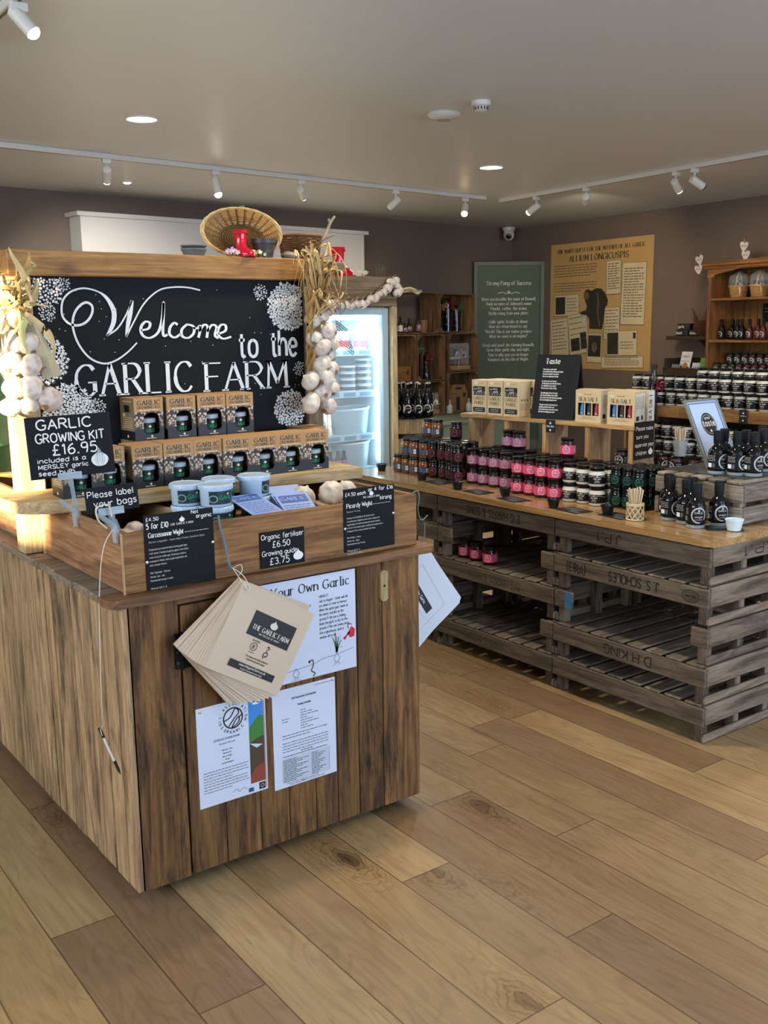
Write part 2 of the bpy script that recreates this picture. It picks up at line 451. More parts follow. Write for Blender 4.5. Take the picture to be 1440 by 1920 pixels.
_G['É'] = (_G['E'][0], _G['E'][1] + [(False, [(1.2, 6.8), (2.2, 7.8)])])
def spline(P, sub=4, closed=False):
    """Catmull-Rom through 2-D or 3-D points"""
    n = len(P); out = []
    if n < 3: return list(P)
    for i in range(n if closed else n - 1):
        g = (lambda k: P[k % n]) if closed else (lambda k: P[min(max(k, 0), n - 1)])
        p0, p1, p2, p3 = g(i - 1), g(i), g(i + 1), g(i + 2)
        for s in range(sub):
            t = s / sub
            out.append(tuple(0.5 * (2 * b + (c - a) * t + (2 * a - 5 * b + 4 * c - d) * t * t + (3 * b - a - 3 * c + d) * t ** 3) for a, b, c, d in zip(p0, p1, p2, p3)))
    if not closed: out.append(tuple(P[-1]))
    return out
def twidth(t, h, track=1.0):
    u = h / 6.0; w = 0
    for ch in t:
        w += (2.6 if ch == ' ' else _G.get(ch, (3, 0))[0] + track) * u
    return w - track * u
def text(mb, t, x, y, h, m, f, align='l', font='hand', pen=None, track=None, sub=3, wiggle=0.0, slant=0.0, sx=1.0):
    """write t with cap height h, baseline-left at (x, y); font 'hand' (round pen), 'roman' (thick and thin, serifs), 'plain'"""
    u = h / 6.0
    tr = track if track is not None else (1.35 if font == 'roman' else 1.15)
    W = twidth(t, h, tr) * sx
    if align == 'c': x -= W / 2
    elif align == 'r': x -= W
    pen = pen if pen is not None else (0.15 if font == 'hand' else 0.13)
    pw = pen * h
    if font == 'roman':
        wf = lambda dx, dy, k: pw * (0.42 + 0.85 * (abs(dy) if dy * dx <= 0.02 else abs(dy) * 0.55))
    else:
        wf = pw
    cx = x
    for ch in t:
        if ch == ' ':
            cx += 2.6 * u * sx; continue
        w, strokes = _G.get(ch, _G['o'])
        jy = rng.uniform(-wiggle, wiggle) * h
        for sm, pts in strokes:
            P = spline(pts, sub) if sm else pts
            if not sm and len(P) == 2: pass
            Q = [(cx + (px + slant * py) * u * sx, y + jy + py * u) for px, py in P]
            if not sm and len(Q) > 2:
                for a, b in zip(Q[:-1], Q[1:]): mb.ribbon([a, b], wf, m, f)
            else:
                mb.ribbon(Q, wf, m, f)
            if font == 'roman':
                for e, o2 in ((0, 1), (-1, -2)):
                    (ex, ey), (ox, oy) = pts[e], pts[o2]
                    if abs(ey - oy) > 1.2 * abs(ex - ox) and abs(ey - round(ey)) < .01 and not sm and (ey <= 0 or ey >= 3.9):
                        mb.ribbon([(cx + (ex - .75) * u * sx, y + ey * u), (cx + (ex + .75) * u * sx, y + ey * u)], pw * 0.5, m, f)
        cx += (w + tr) * u * sx
    return W
def para(mb, lines, x, y, h, lead, m, f, **kw):
    for i, l in enumerate(lines):
        if l: text(mb, l, x, y - i * lead, h, m, f, **kw)
def greek(mb, x0, x1, y, h, m, f, seed=0, n=1):
    """a line of print too small to read: word-long dashes"""
    r = random.Random(seed)
    x = x0
    while x < x1 - h:
        w = min(h * r.uniform(1.2, 4.2), x1 - x)
        mb.rect(x, y, x + w, y + h * 0.62, m, f, n)
        x += w + h * 0.55
def garlic_icon(mb, cx, cy, s, m, f, m2=None):
    """outline emblem of a garlic bulb, s = height"""
    P = spline([(0, .5), (-.05, .32), (-.18, .2), (-.42, .02), (-.46, -.22), (-.28, -.44), (0, -.5), (.28, -.44), (.46, -.22), (.42, .02), (.18, .2), (.05, .32)], 4, True)
    mb.face([(cx + p[0] * s, cy + p[1] * s) for p in P], m, f)
    if m2 is not None:
        for k in (-1, -.4, .4, 1):
            Q = spline([(.03 * k, .3), (.22 * k, .05), (.28 * k, -.2), (.10 * k, -.46)], 4)
            mb.ribbon([(cx + p[0] * s, cy + p[1] * s) for p in Q], s * .025, m2, lambda u, v: f(u, v))
# ================================================================ ROOM
H_C = 2.65
K = (8.835, 9.257)
dR = (-0.07553, -0.99714)      # along the right wall, away from the corner
dL = (-0.99382, -0.11097)      # along the back wall, away from the corner
def onR(t, off): return (K[0] + dR[0] * t + dR[1] * off, K[1] + dR[1] * t - dR[0] * off)     # off: metres into the room
def onL(t, off): return (K[0] + dL[0] * t - dL[1] * off, K[1] + dL[1] * t + dL[0] * off)
RZ_R = math.atan2(dR[1], dR[0])      # local x along the right wall (to the viewer's right), local y into the wall
RZ_L = math.atan2(-dL[1], -dL[0])

def floor_material():
    m = bpy.data.materials.new('oak_plank_floor'); m.use_nodes = True
    nt = m.node_tree; N, Lk = nt.nodes, nt.links; b = N['Principled BSDF']
    tc = N.new('ShaderNodeTexCoord'); sp = N.new('ShaderNodeSeparateXYZ'); Lk.new(tc.outputs['Object'], sp.inputs[0])
    def M(op, a, bb=None, c=None):
        n = N.new('ShaderNodeMath'); n.operation = op
        for i, v in enumerate((a, bb, c)):
            if v is None: continue
            if isinstance(v, (int, float)): n.inputs[i].default_value = v
            else: Lk.new(v, n.inputs[i])
        return n.outputs[0]
    W, LEN = 0.1723, 1.22
    px = M('DIVIDE', M('SUBTRACT', sp.outputs['X'], 0.842), W)
    ix = M('FLOOR', px); fx = M('SUBTRACT', px, ix)
    wn = N.new('ShaderNodeTexWhiteNoise'); wn.noise_dimensions = '1D'; Lk.new(M('ADD', ix, 3.7), wn.inputs['W'])
    py = M('ADD', M('DIVIDE', sp.outputs['Y'], LEN), M('MULTIPLY', wn.outputs['Value'], 7.3))
    iy = M('FLOOR', py); fy = M('SUBTRACT', py, iy)
    cb = N.new('ShaderNodeCombineXYZ'); Lk.new(ix, cb.inputs[0]); Lk.new(iy, cb.inputs[1])
    w2 = N.new('ShaderNodeTexWhiteNoise'); w2.noise_dimensions = '2D'; Lk.new(cb.outputs[0], w2.inputs['Vector'])
    cs = N.new('ShaderNodeSeparateColor'); Lk.new(w2.outputs['Color'], cs.inputs[0])
    # grain coordinates, shifted per plank
    gv = N.new('ShaderNodeCombineXYZ')
    Lk.new(M('ADD', M('MULTIPLY', sp.outputs['X'], 1.0), M('MULTIPLY', cs.outputs[0], 31.0)), gv.inputs[0])
    Lk.new(M('ADD', sp.outputs['Y'], M('MULTIPLY', cs.outputs[1], 57.0)), gv.inputs[1])
    def mp(sx, sy):
        n = N.new('ShaderNodeMapping'); n.inputs['Scale'].default_value = (sx, sy, 1); Lk.new(gv.outputs[0], n.inputs['Vector']); return n.outputs[0]
    def noise(v, sc, det, rg=0.6, ds=0.0):
        n = N.new('ShaderNodeTexNoise'); n.inputs['Scale'].default_value = sc; n.inputs['Detail'].default_value = det
        n.inputs['Roughness'].default_value = rg; n.inputs['Distortion'].default_value = ds; Lk.new(v, n.inputs['Vector']); return n.outputs['Fac']
    def ramp(src, stops):
        r = N.new('ShaderNodeValToRGB'); e = r.color_ramp.elements
        while len(e) < len(stops): e.new(0.5)
        for k, (p, c) in enumerate(stops): e[k].position = p; e[k].color = c
        Lk.new(src, r.inputs['Fac']); return r.outputs['Color']
    def mix(f, a, bb, mode='MIX'):
        x = N.new('ShaderNodeMix'); x.data_type = 'RGBA'; x.blend_type = mode
        if isinstance(f, float): x.inputs['Factor'].default_value = f
        else: Lk.new(f, x.inputs['Factor'])
        for key, v in (('A', a), ('B', bb)):
            if isinstance(v, tuple): x.inputs[key].default_value = v
            else: Lk.new(v, x.inputs[key])
        return x.outputs['Result']
    tone = ramp(cs.outputs[2], [(0.0, C('#a48b66')), (0.28, C('#8e7452')), (0.50, C('#7a6049')), (0.75, C('#ae9369')), (1.0, C('#9a7e58'))])
    broad = noise(mp(5.0, 1.1), 1.6, 4, 0.55, 0.4)
    c = mix(M('MULTIPLY', M('ABSOLUTE', M('SUBTRACT', broad, 0.42)), 1.5), tone, C('#7b5c3c'))
    fine = noise(mp(70.0, 3.2), 1.0, 6, 0.7, 0.2)
    c = mix(0.5, c, ramp(fine, [(0.32, (0.62, 0.58, 0.52, 1)), (0.62, (1.12, 1.1, 1.06, 1))]), 'MULTIPLY')
    # cathedral figure and knots
    swirl = noise(mp(4.2, 0.9), 1.5, 2, 0.5, 0.8)
    s = M('SINE', M('MULTIPLY', swirl, 70.0))
    c = mix(0.28, c, ramp(s, [(0.2, (1, 1, 1, 1)), (1.0, (0.60, 0.52, 0.44, 1))]), 'MULTIPLY')
    vo = N.new('ShaderNodeTexVoronoi'); vo.inputs['Scale'].default_value = 1.0; Lk.new(mp(3.4, 1.35), vo.inputs['Vector'])
    vc = N.new('ShaderNodeSeparateColor'); Lk.new(vo.outputs['Color'], vc.inputs[0])
    on = M('GREATER_THAN', vc.outputs[0], 0.42)
    nd = M('ADD', vo.outputs['Distance'], M('MULTIPLY', M('SUBTRACT', noise(mp(9, 5), 1.6, 5), 0.5), 0.26))
    near = M('MULTIPLY', on, ramp(nd, [(0.10, (1, 1, 1, 1)), (0.34, (0, 0, 0, 1))]))
    rings = ramp(M('SINE', M('MULTIPLY', nd, 150.0)), [(0.15, (1, 1, 1, 1)), (1.0, (0.50, 0.42, 0.34, 1))])
    c = mix(M('MULTIPLY', near, 0.75), c, rings, 'MULTIPLY')
    c = mix(M('MULTIPLY', on, 0.85), c, ramp(nd, [(0.03, (0.20, 0.15, 0.11, 1)), (0.07, (0.50, 0.42, 0.34, 1)), (0.12, (0.85, 0.80, 0.74, 1)), (0.22, (1, 1, 1, 1))]), 'MULTIPLY')
    dk = noise(mp(7.0, 1.0), 1.9, 7, 0.72, 1.2)
    c = mix(0.75, c, ramp(dk, [(0.60, (1, 1, 1, 1)), (0.70, (0.62, 0.54, 0.46, 1))]), 'MULTIPLY')
    # seams
    ex = M('MULTIPLY', M('MINIMUM', fx, M('SUBTRACT', 1.0, fx)), W)
    ey = M('MULTIPLY', M('MINIMUM', fy, M('SUBTRACT', 1.0, fy)), LEN)
    ed = M('MINIMUM', ex, ey)
    c = mix(1.0, c, ramp(M('DIVIDE', ed, 0.0034), [(0.25, (0.35, 0.31, 0.27, 1)), (0.8, (1, 1, 1, 1))]), 'MULTIPLY')
    Lk.new(c, b.inputs['Base Color'])
    Lk.new(M('ADD', 0.34, M('MULTIPLY', fine, 0.22)), b.inputs['Roughness'])
    b.inputs['Specular IOR Level'].default_value = 0.42
    bp = N.new('ShaderNodeBump'); bp.inputs['Strength'].default_value = 0.18; bp.inputs['Distance'].default_value = 0.002
    Lk.new(fine, bp.inputs['Height']); Lk.new(bp.outputs['Normal'], b.inputs['Normal'])
    return m

mb = MB(); mb.box(-3.1, 9.3, -3.3, 9.6, -0.08, 0.0); structure(mb.build('floor', floor_material()))
M_CEIL = mat('ceiling_paint', '#d6dde4', 0.42, var=0.035, vscale=1.3, bump=0.03, bscale=3.0)
M_WALL = mat('mauve_wall_paint', '#695d54', 0.8, var=0.05, vscale=2.0)
M_WALLP = mat('pale_wall_paint', '#b9b1a6', 0.8)
mb = MB(); mb.box(-3.1, 9.3, -3.3, 9.6, H_C, H_C + 0.1); structure(mb.build('ceiling', M_CEIL))
def slab(name, p, q, th, z0, z1, m):
    d = Vector((q[0] - p[0], q[1] - p[1])).normalized(); n = Vector((d.y, -d.x)) * th
    mb = MB(); mb.prism([(p[0], p[1]), (p[0] + n.x, p[1] + n.y), (q[0] + n.x, q[1] + n.y), (q[0], q[1])], z0, z1, 0)
    return structure(mb.build(name, m))
slab('wall_back', onL(11.9, 0), onL(-0.02, 0), -0.12, 0, H_C, M_WALL)
slab('wall_right', onR(-0.02, 0), onR(12.5, 0), -0.12, 0, H_C, M_WALL)
def wall_with_window(name, wname, axis, at, th, a0, a1, w0, w1, z0, z1, bars):
    """wall along axis 'x' or 'y' at the given offset, with one window opening"""
    def B(mb, s0, s1, t0, t1, zz0, zz1, m=0):
        if axis == 'x': mb.box(s0, s1, t0, t1, zz0, zz1, m)
        else: mb.box(t0, t1, s0, s1, zz0, zz1, m)
    mb = MB()
    lo, hi = min(at, at + th), max(at, at + th)
    B(mb, a0, w0, lo, hi, 0, H_C); B(mb, w1, a1, lo, hi, 0, H_C); B(mb, w0, w1, lo, hi, 0, z0); B(mb, w0, w1, lo, hi, z1, H_C)
    structure(mb.build(name, M_WALLP))
    mid = (lo + hi) / 2
    fr = MB()
    for k in range(bars + 1):
        s = w0 + (w1 - w0 - 0.05) * k / bars
        B(fr, s, s + 0.05, mid - 0.02, mid + 0.02, z0, z1)
    B(fr, w0, w1, mid - 0.02, mid + 0.02, z0, z0 + 0.05); B(fr, w0, w1, mid - 0.02, mid + 0.02, z1 - 0.05, z1)
    w = structure(fr.build(wname, mat('window_frame_paint', '#e4e4e0', 0.5)))
wall_with_window('wall_front', 'window_1', 'x', -3.2, -0.1, -3.0, 9.0, -0.1, 6.5, 0.7, 2.3, 4)
wall_with_window('wall_left', 'window_2', 'y', -3.0, -0.1, -3.2, 8.1, -0.30, 4.6, 1.63, 2.50, 3)

# white boxed-in partition standing before the back wall
M_WHITE = mat('white_satin_paint', '#cfcdca', 0.45)
mb = MB()
def lbox(mb, t0, t1, o0, o1, z0, z1, m=0, bev=0.0):
    a, b_, c, d = onL(t1, o0), onL(t0, o0), onL(t0, o1), onL(t1, o1)
    mb.prism([d, c, b_, a], z0, z1, m)
lbox(mb, 2.62, 5.78, 0.0, 0.20, 0, 2.44)
lbox(mb, 2.58, 5.82, 0.0, 0.23, 2.44, 2.475)
lbox(mb, 4.02, 4.06, 0.02, 0.06, 2.475, H_C)
structure(mb.build('partition_back', M_WHITE))
mb = MB()
lbox(mb, 0.0, 2.6, 0.0, 0.018, 0, 0.11); lbox(mb, 5.8, 11.8, 0.0, 0.018, 0, 0.11)
structure(mb.build('baseboard_back', M_WHITE))

# ---------------------------------------------------------------- lights on the ceiling
M_TRACK = mat('white_track_metal', '#cfccc5', 0.4)
M_BULB = mat('lit_lamp_glass', '#ffffff', 0.3, emit='#fff1d8', es=26.0)
M_BULBW = mat('lit_lamp_glass_warm', '#ffffff', 0.3, emit='#ffd9a0', es=14.0)
M_DOWN = mat('lit_diffuser', '#ffffff', 0.4, emit='#f4f7ff', es=9.0)
def track(a, b_, label):
    mb = MB()
    d = Vector((b_[0] - a[0], b_[1] - a[1], 0)); L = d.length; rz = math.atan2(d.y, d.x)
    mb.box(0, L, -0.018, 0.018, -0.034, 0, 0, 0.003)
    mb.box(0.01, L - 0.01, -0.006, 0.006, -0.0345, -0.03, 1)
    o = mb.build('ceiling_track', [M_TRACK, mat('track_slot', '#5d5a55', 0.6)], None, (a[0], a[1], H_C), rz)
    return tag(o, label, 'lighting track')
track((-0.6, 6.32), (6.36, 7.02), 'long white lighting track running left to right below the ceiling')
track((6.62, 7.10), (6.20, 2.4), 'white lighting track heading right from the corner of the tracks')
track((1.19, 1.4), (1.20, 4.30), 'white lighting track in the top left corner of the photo')
def head(loc, aim, label, on=True, power=22, warm=True, drop=0.085, size=1.0):
    t = thing('track_spotlight', label, 'spotlight', loc, 0, 'track spotlights')
    mb = MB(); mb.box(-0.03, 0.03, -0.016, 0.016, -0.03, 0, 0, 0.003)
    mb.build('adapter', M_TRACK, t)
    mb = MB(); mb.tube([(0, 0, -0.03), (0, 0, -drop)], 0.007, 8)
    mb.build('stem', M_TRACK, t)
    d = (Vector(aim) - Vector(loc)).normalized()
    q = d.to_track_quat('-Z', 'Y').to_matrix().to_4x4()
    q = Matrix.Translation((0, 0, -drop)) @ q
    R = 0.030 * size
    mb = MB(); mb.lathe([(R * .55, 0.035), (R * .95, 0.03), (R, 0.02), (R, -0.085 * size), (R * .9, -0.085 * size), (R * .88, -0.066)], 18, 0, q, capt=True, capb=True)
    mb.build('lamp_head', M_TRACK, t)
    mb = MB(); mb.lathe([(R * .93, -0.078 * size), (R * .85, -0.094 * size), (R * .55, -0.103 * size), (0.0001, -0.106 * size)], 16, 0, q)
    mb.build('bulb', (M_BULBW if warm else M_BULB) if on else mat('unlit_bulb', '#4a4640', 0.2), t)
    if on:
        p = Vector(loc) + Vector((0, 0, -drop)) + d * 0.125
        lamp('spot_beam', 'SPOT', p, power, (1.0, 0.78, 0.50) if warm else (1.0, 0.93, 0.82), p + d, spot_size=1.25, spot_blend=0.7, shadow_soft_size=0.03)
    return t
ZH = H_C - 0.034
def trk(x): return 6.32 + (x + 0.6) * 0.1006
def trk2(y): return 6.20 + (y - 2.4) * 0.0894
head((2.66, trk(2.66), ZH), (3.3, 8.5, 1.5), 'leftmost white spotlight hanging from the long track', warm=False, power=110)
head((3.50, trk(3.50), ZH), (3.6, 6.0, 0.6), 'glaring white spotlight on the long track above the wicker basket', warm=False, power=45)
head((4.27, trk(4.27), ZH), (6.2, 8.8, 1.5), 'white spotlight tilted to the right, third along the long track', warm=True)
head((5.26, trk(5.26), ZH), (4.8, 8.9, 1.3), 'small white spotlight turned away to the wall on the long track', on=False)
head((6.10, trk(6.10), ZH), (4.6, 5.6, 0.8), 'bright spotlight at the right end of the long track', warm=True, power=60)
head((6.58, trk2(6.55) + .02, ZH), (6.0, 8.6, 1.3), 'spotlight tilted to lower left nearest the corner of the two tracks', warm=True, power=45)
head((trk2(5.95), 5.95, ZH), (8.7, 7.9, 1.7), 'spotlight shining straight down on the right-hand track', warm=True, power=60)
head((trk2(4.98), 4.98, ZH), (8.4, 5.6, 1.5), 'lit left spotlight of the pair on the right-hand track', warm=True, power=50)
head((trk2(4.80), 4.80, ZH), (8.2, 4.2, 1.6), 'unlit right spotlight of the pair on the right-hand track', on=False)
head((1.20, 3.70, ZH), (1.62, 3.30, 1.95), 'white spotlight in the top left corner of the photo', warm=False, power=18, drop=0.045, size=.85)

def downlight(loc, r, label, power=18, col=(1.0, 0.97, 0.92)):
    t = thing('downlight', label, 'ceiling light', loc, 0, 'round ceiling downlights')
    mb = MB(); mb.lathe([(r * 1.12, 0.0), (r * 1.12, -0.004), (r * 1.04, -0.009), (r * .98, -0.006)], 32, 0, capb=False, capt=False)
    mb.build('trim_ring', M_TRACK, t)
    mb = MB(); mb.lathe([(r * 1.0, -0.005), (r * .6, -0.009), (0.0001, -0.010)], 32, 0, capb=False)
    mb.build('diffuser', M_DOWN, t)
    lamp('downlight_glow', 'AREA', (loc[0], loc[1], loc[2] - 0.02), power, col, (loc[0], loc[1], 0), shape='DISK', size=2 * r)
downlight((2.40, 5.454, H_C), 0.082, 'round lit downlight in the ceiling above the chalkboard')
downlight((5.237, 5.715, H_C), 0.082, 'round lit downlight in the ceiling right of the smoke detector')
for _x, _y, _l, _p in ((2.40, 2.62, 'added unseen downlight in the ceiling over the gap between island and tray counter', 21), (2.40, -0.25, 'added unseen downlight in the ceiling behind the photographer', 12), (5.24, 2.62, 'added unseen downlight in the ceiling above the stepped jar stand', 24)):
    downlight((_x, _y, H_C), 0.082, _l, _p, (1.0, 0.84, 0.60))  # out-of-view downlights continuing the ceiling grid, added to warm and brighten the floor
t = thing('eyeball_lamp', 'small glowing recessed lamp behind the long track at left', 'ceiling light', (3.25, 7.725, H_C))
mb = MB(); mb.lathe([(0.055, 0), (0.055, -0.006), (0.04, -0.02), (0.033, -0.02)], 20, 0, capb=False, capt=False); mb.build('trim_ring', M_TRACK, t)
mb = MB(); mb.lathe([(0.033, -0.012), (0.02, -0.026), (0.0001, -0.03)], 16, 0); mb.build('bulb', M_BULBW, t)
t = thing('wireless_access_point', 'flat round white disc on the ceiling left of the smoke detector', 'access point', (3.714, 4.438, H_C))
mb = MB(); mb.lathe([(0.088, 0), (0.092, -0.008), (0.088, -0.016), (0.060, -0.030), (0.034, -0.036), (0.0001, -0.037)], 36, 0, capb=False); mb.build('housing', mat('white_plastic', '#cbc8c2', 0.4), t)
mb = MB(); mb.lathe([(0.034, -0.0368), (0.031, -0.0382), (0.028, -0.0376)], 30, 0, capb=False, capt=False); mb.build('light_ring', mat('grey_ring', '#77756f', 0.5), t)
t = thing('smoke_detector', 'white smoke detector with vent slots on the ceiling', 'smoke detector', (3.689, 4.106, H_C))
mb = MB(); mb.lathe([(0.05, 0), (0.05, -0.018), (0.046, -0.024)], 28, 0, capb=False); mb.build('base', MATS['white_plastic'], t)
mb = MB(); mb.lathe([(0.034, -0.024), (0.036, -0.034), (0.034, -0.044), (0.026, -0.05), (0.0001, -0.052)], 28, 0)
for k in range(14):
    a = 2 * PI * k / 14
    mb.box(0.0345, 0.0375, -0.0035, 0.0035, -0.044, -0.029, 1, mtx=Matrix.Rotation(a, 4, 'Z'))
mb.build('sensor_head', [MATS['white_plastic'], mat('vent_dark', '#3a3835', 0.7)], t)
p = onR(0.17, 0.14)
t = thing('security_camera', 'white dome security camera in the far corner below the ceiling', 'security camera', (p[0] - .1, p[1] - .05, 2.60))
mb = MB(); mb.lathe([(0.075, 0.045), (0.075, 0.01), (0.06, 0.0)], 26, 0); mb.build('base', MATS['white_plastic'], t)
mb = MB(); mb.lathe([(0.058, 0.0), (0.066, -0.04), (0.058, -0.075), (0.035, -0.1), (0.0001, -0.108)], 26, 0); mb.build('dome', MATS['white_plastic'], t)
mb = MB(); q = Vector((-0.65, -0.70, -0.28)).to_track_quat('Z', 'Y').to_matrix().to_4x4()
q = Matrix.Translation((0, 0, -0.045)) @ q
mb.lathe([(0.034, 0.05), (0.034, 0.066), (0.03, 0.069), (0.0001, 0.070)], 22, 0, q, capb=False); mb.build('lens', mat('black_gloss', '#0c0c0d', 0.12), t)
# ================================================================ DISPLAY ISLAND (left)
W_FRONT = wood('dark_reclaimed_boards', '#876239', '#4d341f', '#15100c', 0.7, 0.9, rvar=0.28)
W_SIDE = wood('weathered_side_boards', '#b59873', '#7f664a', '#29221b', 0.75, 0.80, rvar=0.22)
W_LEDGE = wood('worn_ledge_wood', '#8a6445', '#5c3f28', '#3a2a20', 0.6, 0.4, rvar=0.15)
W_LEDGES = wood('grey_worn_ledge', '#978877', '#6f6152', '#4d443b', 0.7, 0.4, rvar=0.18)
W_BOX = wood('planter_board', '#a3774a', '#6b4829', '#2e1e12', 0.65, 0.65, across=24, rvar=0.14)
W_BOXS = wood('planter_side_board', '#a97f5a', '#76543a', '#4a3222', 0.7, 0.5, across=26, rvar=0.12)
W_PINE = wood('honey_pine', '#b98a4e', '#8d6130', '#6b4722', 0.5, 0.25, across=20, rvar=0.10)
W_PALE = wood('pale_sawn_pine', '#c9b48c', '#a38a62', '#7c6648', 0.65, 0.3, across=18, rvar=0.10)
W_GREYP = wood('grey_post_wood', '#8b7c66', '#5f5242', '#3d342a', 0.7, 0.4, rvar=0.12)
M_IRON = mat('black_iron', '#17171a', 0.45, 0.6)
M_GAP = mat('shadow_gap', '#14100c', 0.9)
M_CHALK = mat('chalk_white', '#e9e9e6', 0.9)
M_SLATE = mat('chalkboard_black', '#0f1114', 0.7, spec=.25, var=0.25, vscale=5)
M_PAPER = mat('white_paper', '#e6e8ee', 0.75)
M_INK = mat('printing_ink', '#1b1c20', 0.7)
M_GREYINK = mat('grey_ink', '#5b5d63', 0.7)
M_STEEL = mat('pin_steel', '#b9b7b2', 0.3, 0.9)

island = thing('display_counter', 'square shop counter of dark reclaimed vertical boards under the welcome chalkboard', 'counter', (0.905, 2.345, 0))
def loc(mb, name, m, par=island): return mb.build(name, m, par)
Z0, Z1 = 0.036, 0.826
# local frame: x to the right along the front, y away from the viewer
mb = MB()
ys = [0.0, 0.062, 0.147, 0.222, 0.294, 0.385, 0.470, 0.545, 0.614, 0.725, 0.83, 0.924, 1.02, 1.12, 1.24, 1.405]
for i, (a, b_) in enumerate(zip(ys[:-1], ys[1:])):
    g = 0.011 if i == 7 else 0.0045
    mb.box(0.0 + rng.uniform(0, .002), 0.022, a + (0.0 if i == 0 else g / 2), b_ - g / 2, Z0 + rng.uniform(0, .006), Z1, 0, 0.002, rnd=rng.uniform(.2, .9))
mb.box(0.012, 0.03, 0.02, 1.40, Z0 + .01, Z1, 1)
loc(mb, 'side_panel', [W_SIDE, M_GAP])
mb = MB()
for a, b_ in [(0.014, 0.154), (0.722, 0.812), (0.8145, 0.955)]:
    mb.box(a, b_, 0.0, 0.022, Z0, Z1, 0, 0.002, rnd={0.014: .55, 0.722: .12, 0.8145: .95}[a])
mb.box(0.10, 0.80, 0.012, 0.03, Z0 + .01, Z1, 1)
mb.box(0.154, 0.722, 0.004, 0.02, 0.806, Z1, 0)
loc(mb, 'front_panel', [W_FRONT, M_GAP])
mb = MB()
xs = [0.158, 0.266, 0.375, 0.470, 0.562, 0.640, 0.7185]
for a, b_, r_ in zip(xs[:-1], xs[1:], (.25, .6, .45, .7, .35, .3)):
    mb.box(a + .001, b_ - .001, -0.003, 0.0185, Z0 + .004, 0.801, 0, 0.002, rnd=r_)
door = loc(mb, 'door', W_FRONT)
mb = MB()
mb.box(0.137, 0.152, -0.006, 0.0, 0.633, 0.730, 0, 0.001); mb.box(0.160, 0.186, -0.007, -0.003, 0.633, 0.730, 0, 0.001)
mb.tube([(0.156, -0.006, 0.630), (0.156, -0.006, 0.733)], 0.005, 8)
for z in (0.65, 0.68, 0.712):
    for x, y in ((0.144, -0.0065), (0.174, -0.0075)): mb.lathe([(0.0045, 0), (0.004, 0.0015), (0.0001, 0.002)], 8, 1, rotm(x=PI / 2, loc=(x, y, z)))
mb.build('hinge', [M_IRON, mat('screw_head', '#4a4a4c', 0.4, 0.8)], door)
mb = MB(); mb.box(0.953 - .022, 0.955, 0.02, 1.405, Z0, Z1, 0); mb.box(0.0, 0.955, 1.385, 1.405, Z0, Z1, 0)
loc(mb, 'back_panel', W_FRONT)
mb = MB()
mb.prism([(0.815 + .014 * math.cos(t), 0.7485 + (0.034 if math.sin(t) > 0 else -0.034) + .014 * math.sin(t)) for t in [2 * PI * k / 20 + .01 for k in range(20)]], 0, 0.011, 0, mtx=rotm(x=PI / 2, loc=(0, 0, 0)), ax=1, rnd=.6)
mb.lathe([(0.004, 0.011), (0.003, 0.0125), (0.0001, 0.013)], 10, 1, rotm(x=PI / 2, loc=(0.815, 0, 0.7485)))
loc(mb, 'turn_button', [W_PALE, M_IRON])
mb = MB(); mb.box(0.10, 0.85, 0.16, 1.30, 0.0, Z0 + .002, 0); loc(mb, 'plinth', mat('plinth_black', '#141210', 0.8))
# ledge
mb = MB()
def corner(cx, cy, r, a0, a1, n=6): return [(cx + r * math.cos(a0 + (a1 - a0) * i / n), cy + r * math.sin(a0 + (a1 - a0) * i / n)) for i in range(n + 1)]
mb.prism(corner(0.0, 0.012, 0.035, PI, 1.5 * PI) + [(0.985, -0.023), (1.0, -0.018), (1.0, 0.062), (-0.035, 0.062)], Z1 + .001, 0.849, 0, ax=0, rnd=.5)
mb2 = mb
for a, b_, dx in [(0.063, 0.125, .0), (0.126, 0.255, .002), (0.258, 0.405, -.002), (0.407, 0.535, .003), (0.537, 0.605, 0), (0.607, 0.9, .001), (0.902, 1.43, 0)]:
    mb.box(-0.035 + dx, 0.14, a, b_, Z1 + .001, 0.8475 + dx * .5, 1, .004)
mb.box(0.87, 1.0, 0.063, 1.43, Z1 + .001, 0.848, 0, .003); mb.box(0.14, 0.87, 1.30, 1.43, Z1 + .001, 0.848, 0, .003)
mb.box(0.14, 0.87, 0.062, 1.30, Z1 + .001, 0.84, 1)
loc(mb, 'ledge', [W_LEDGE, W_LEDGES])

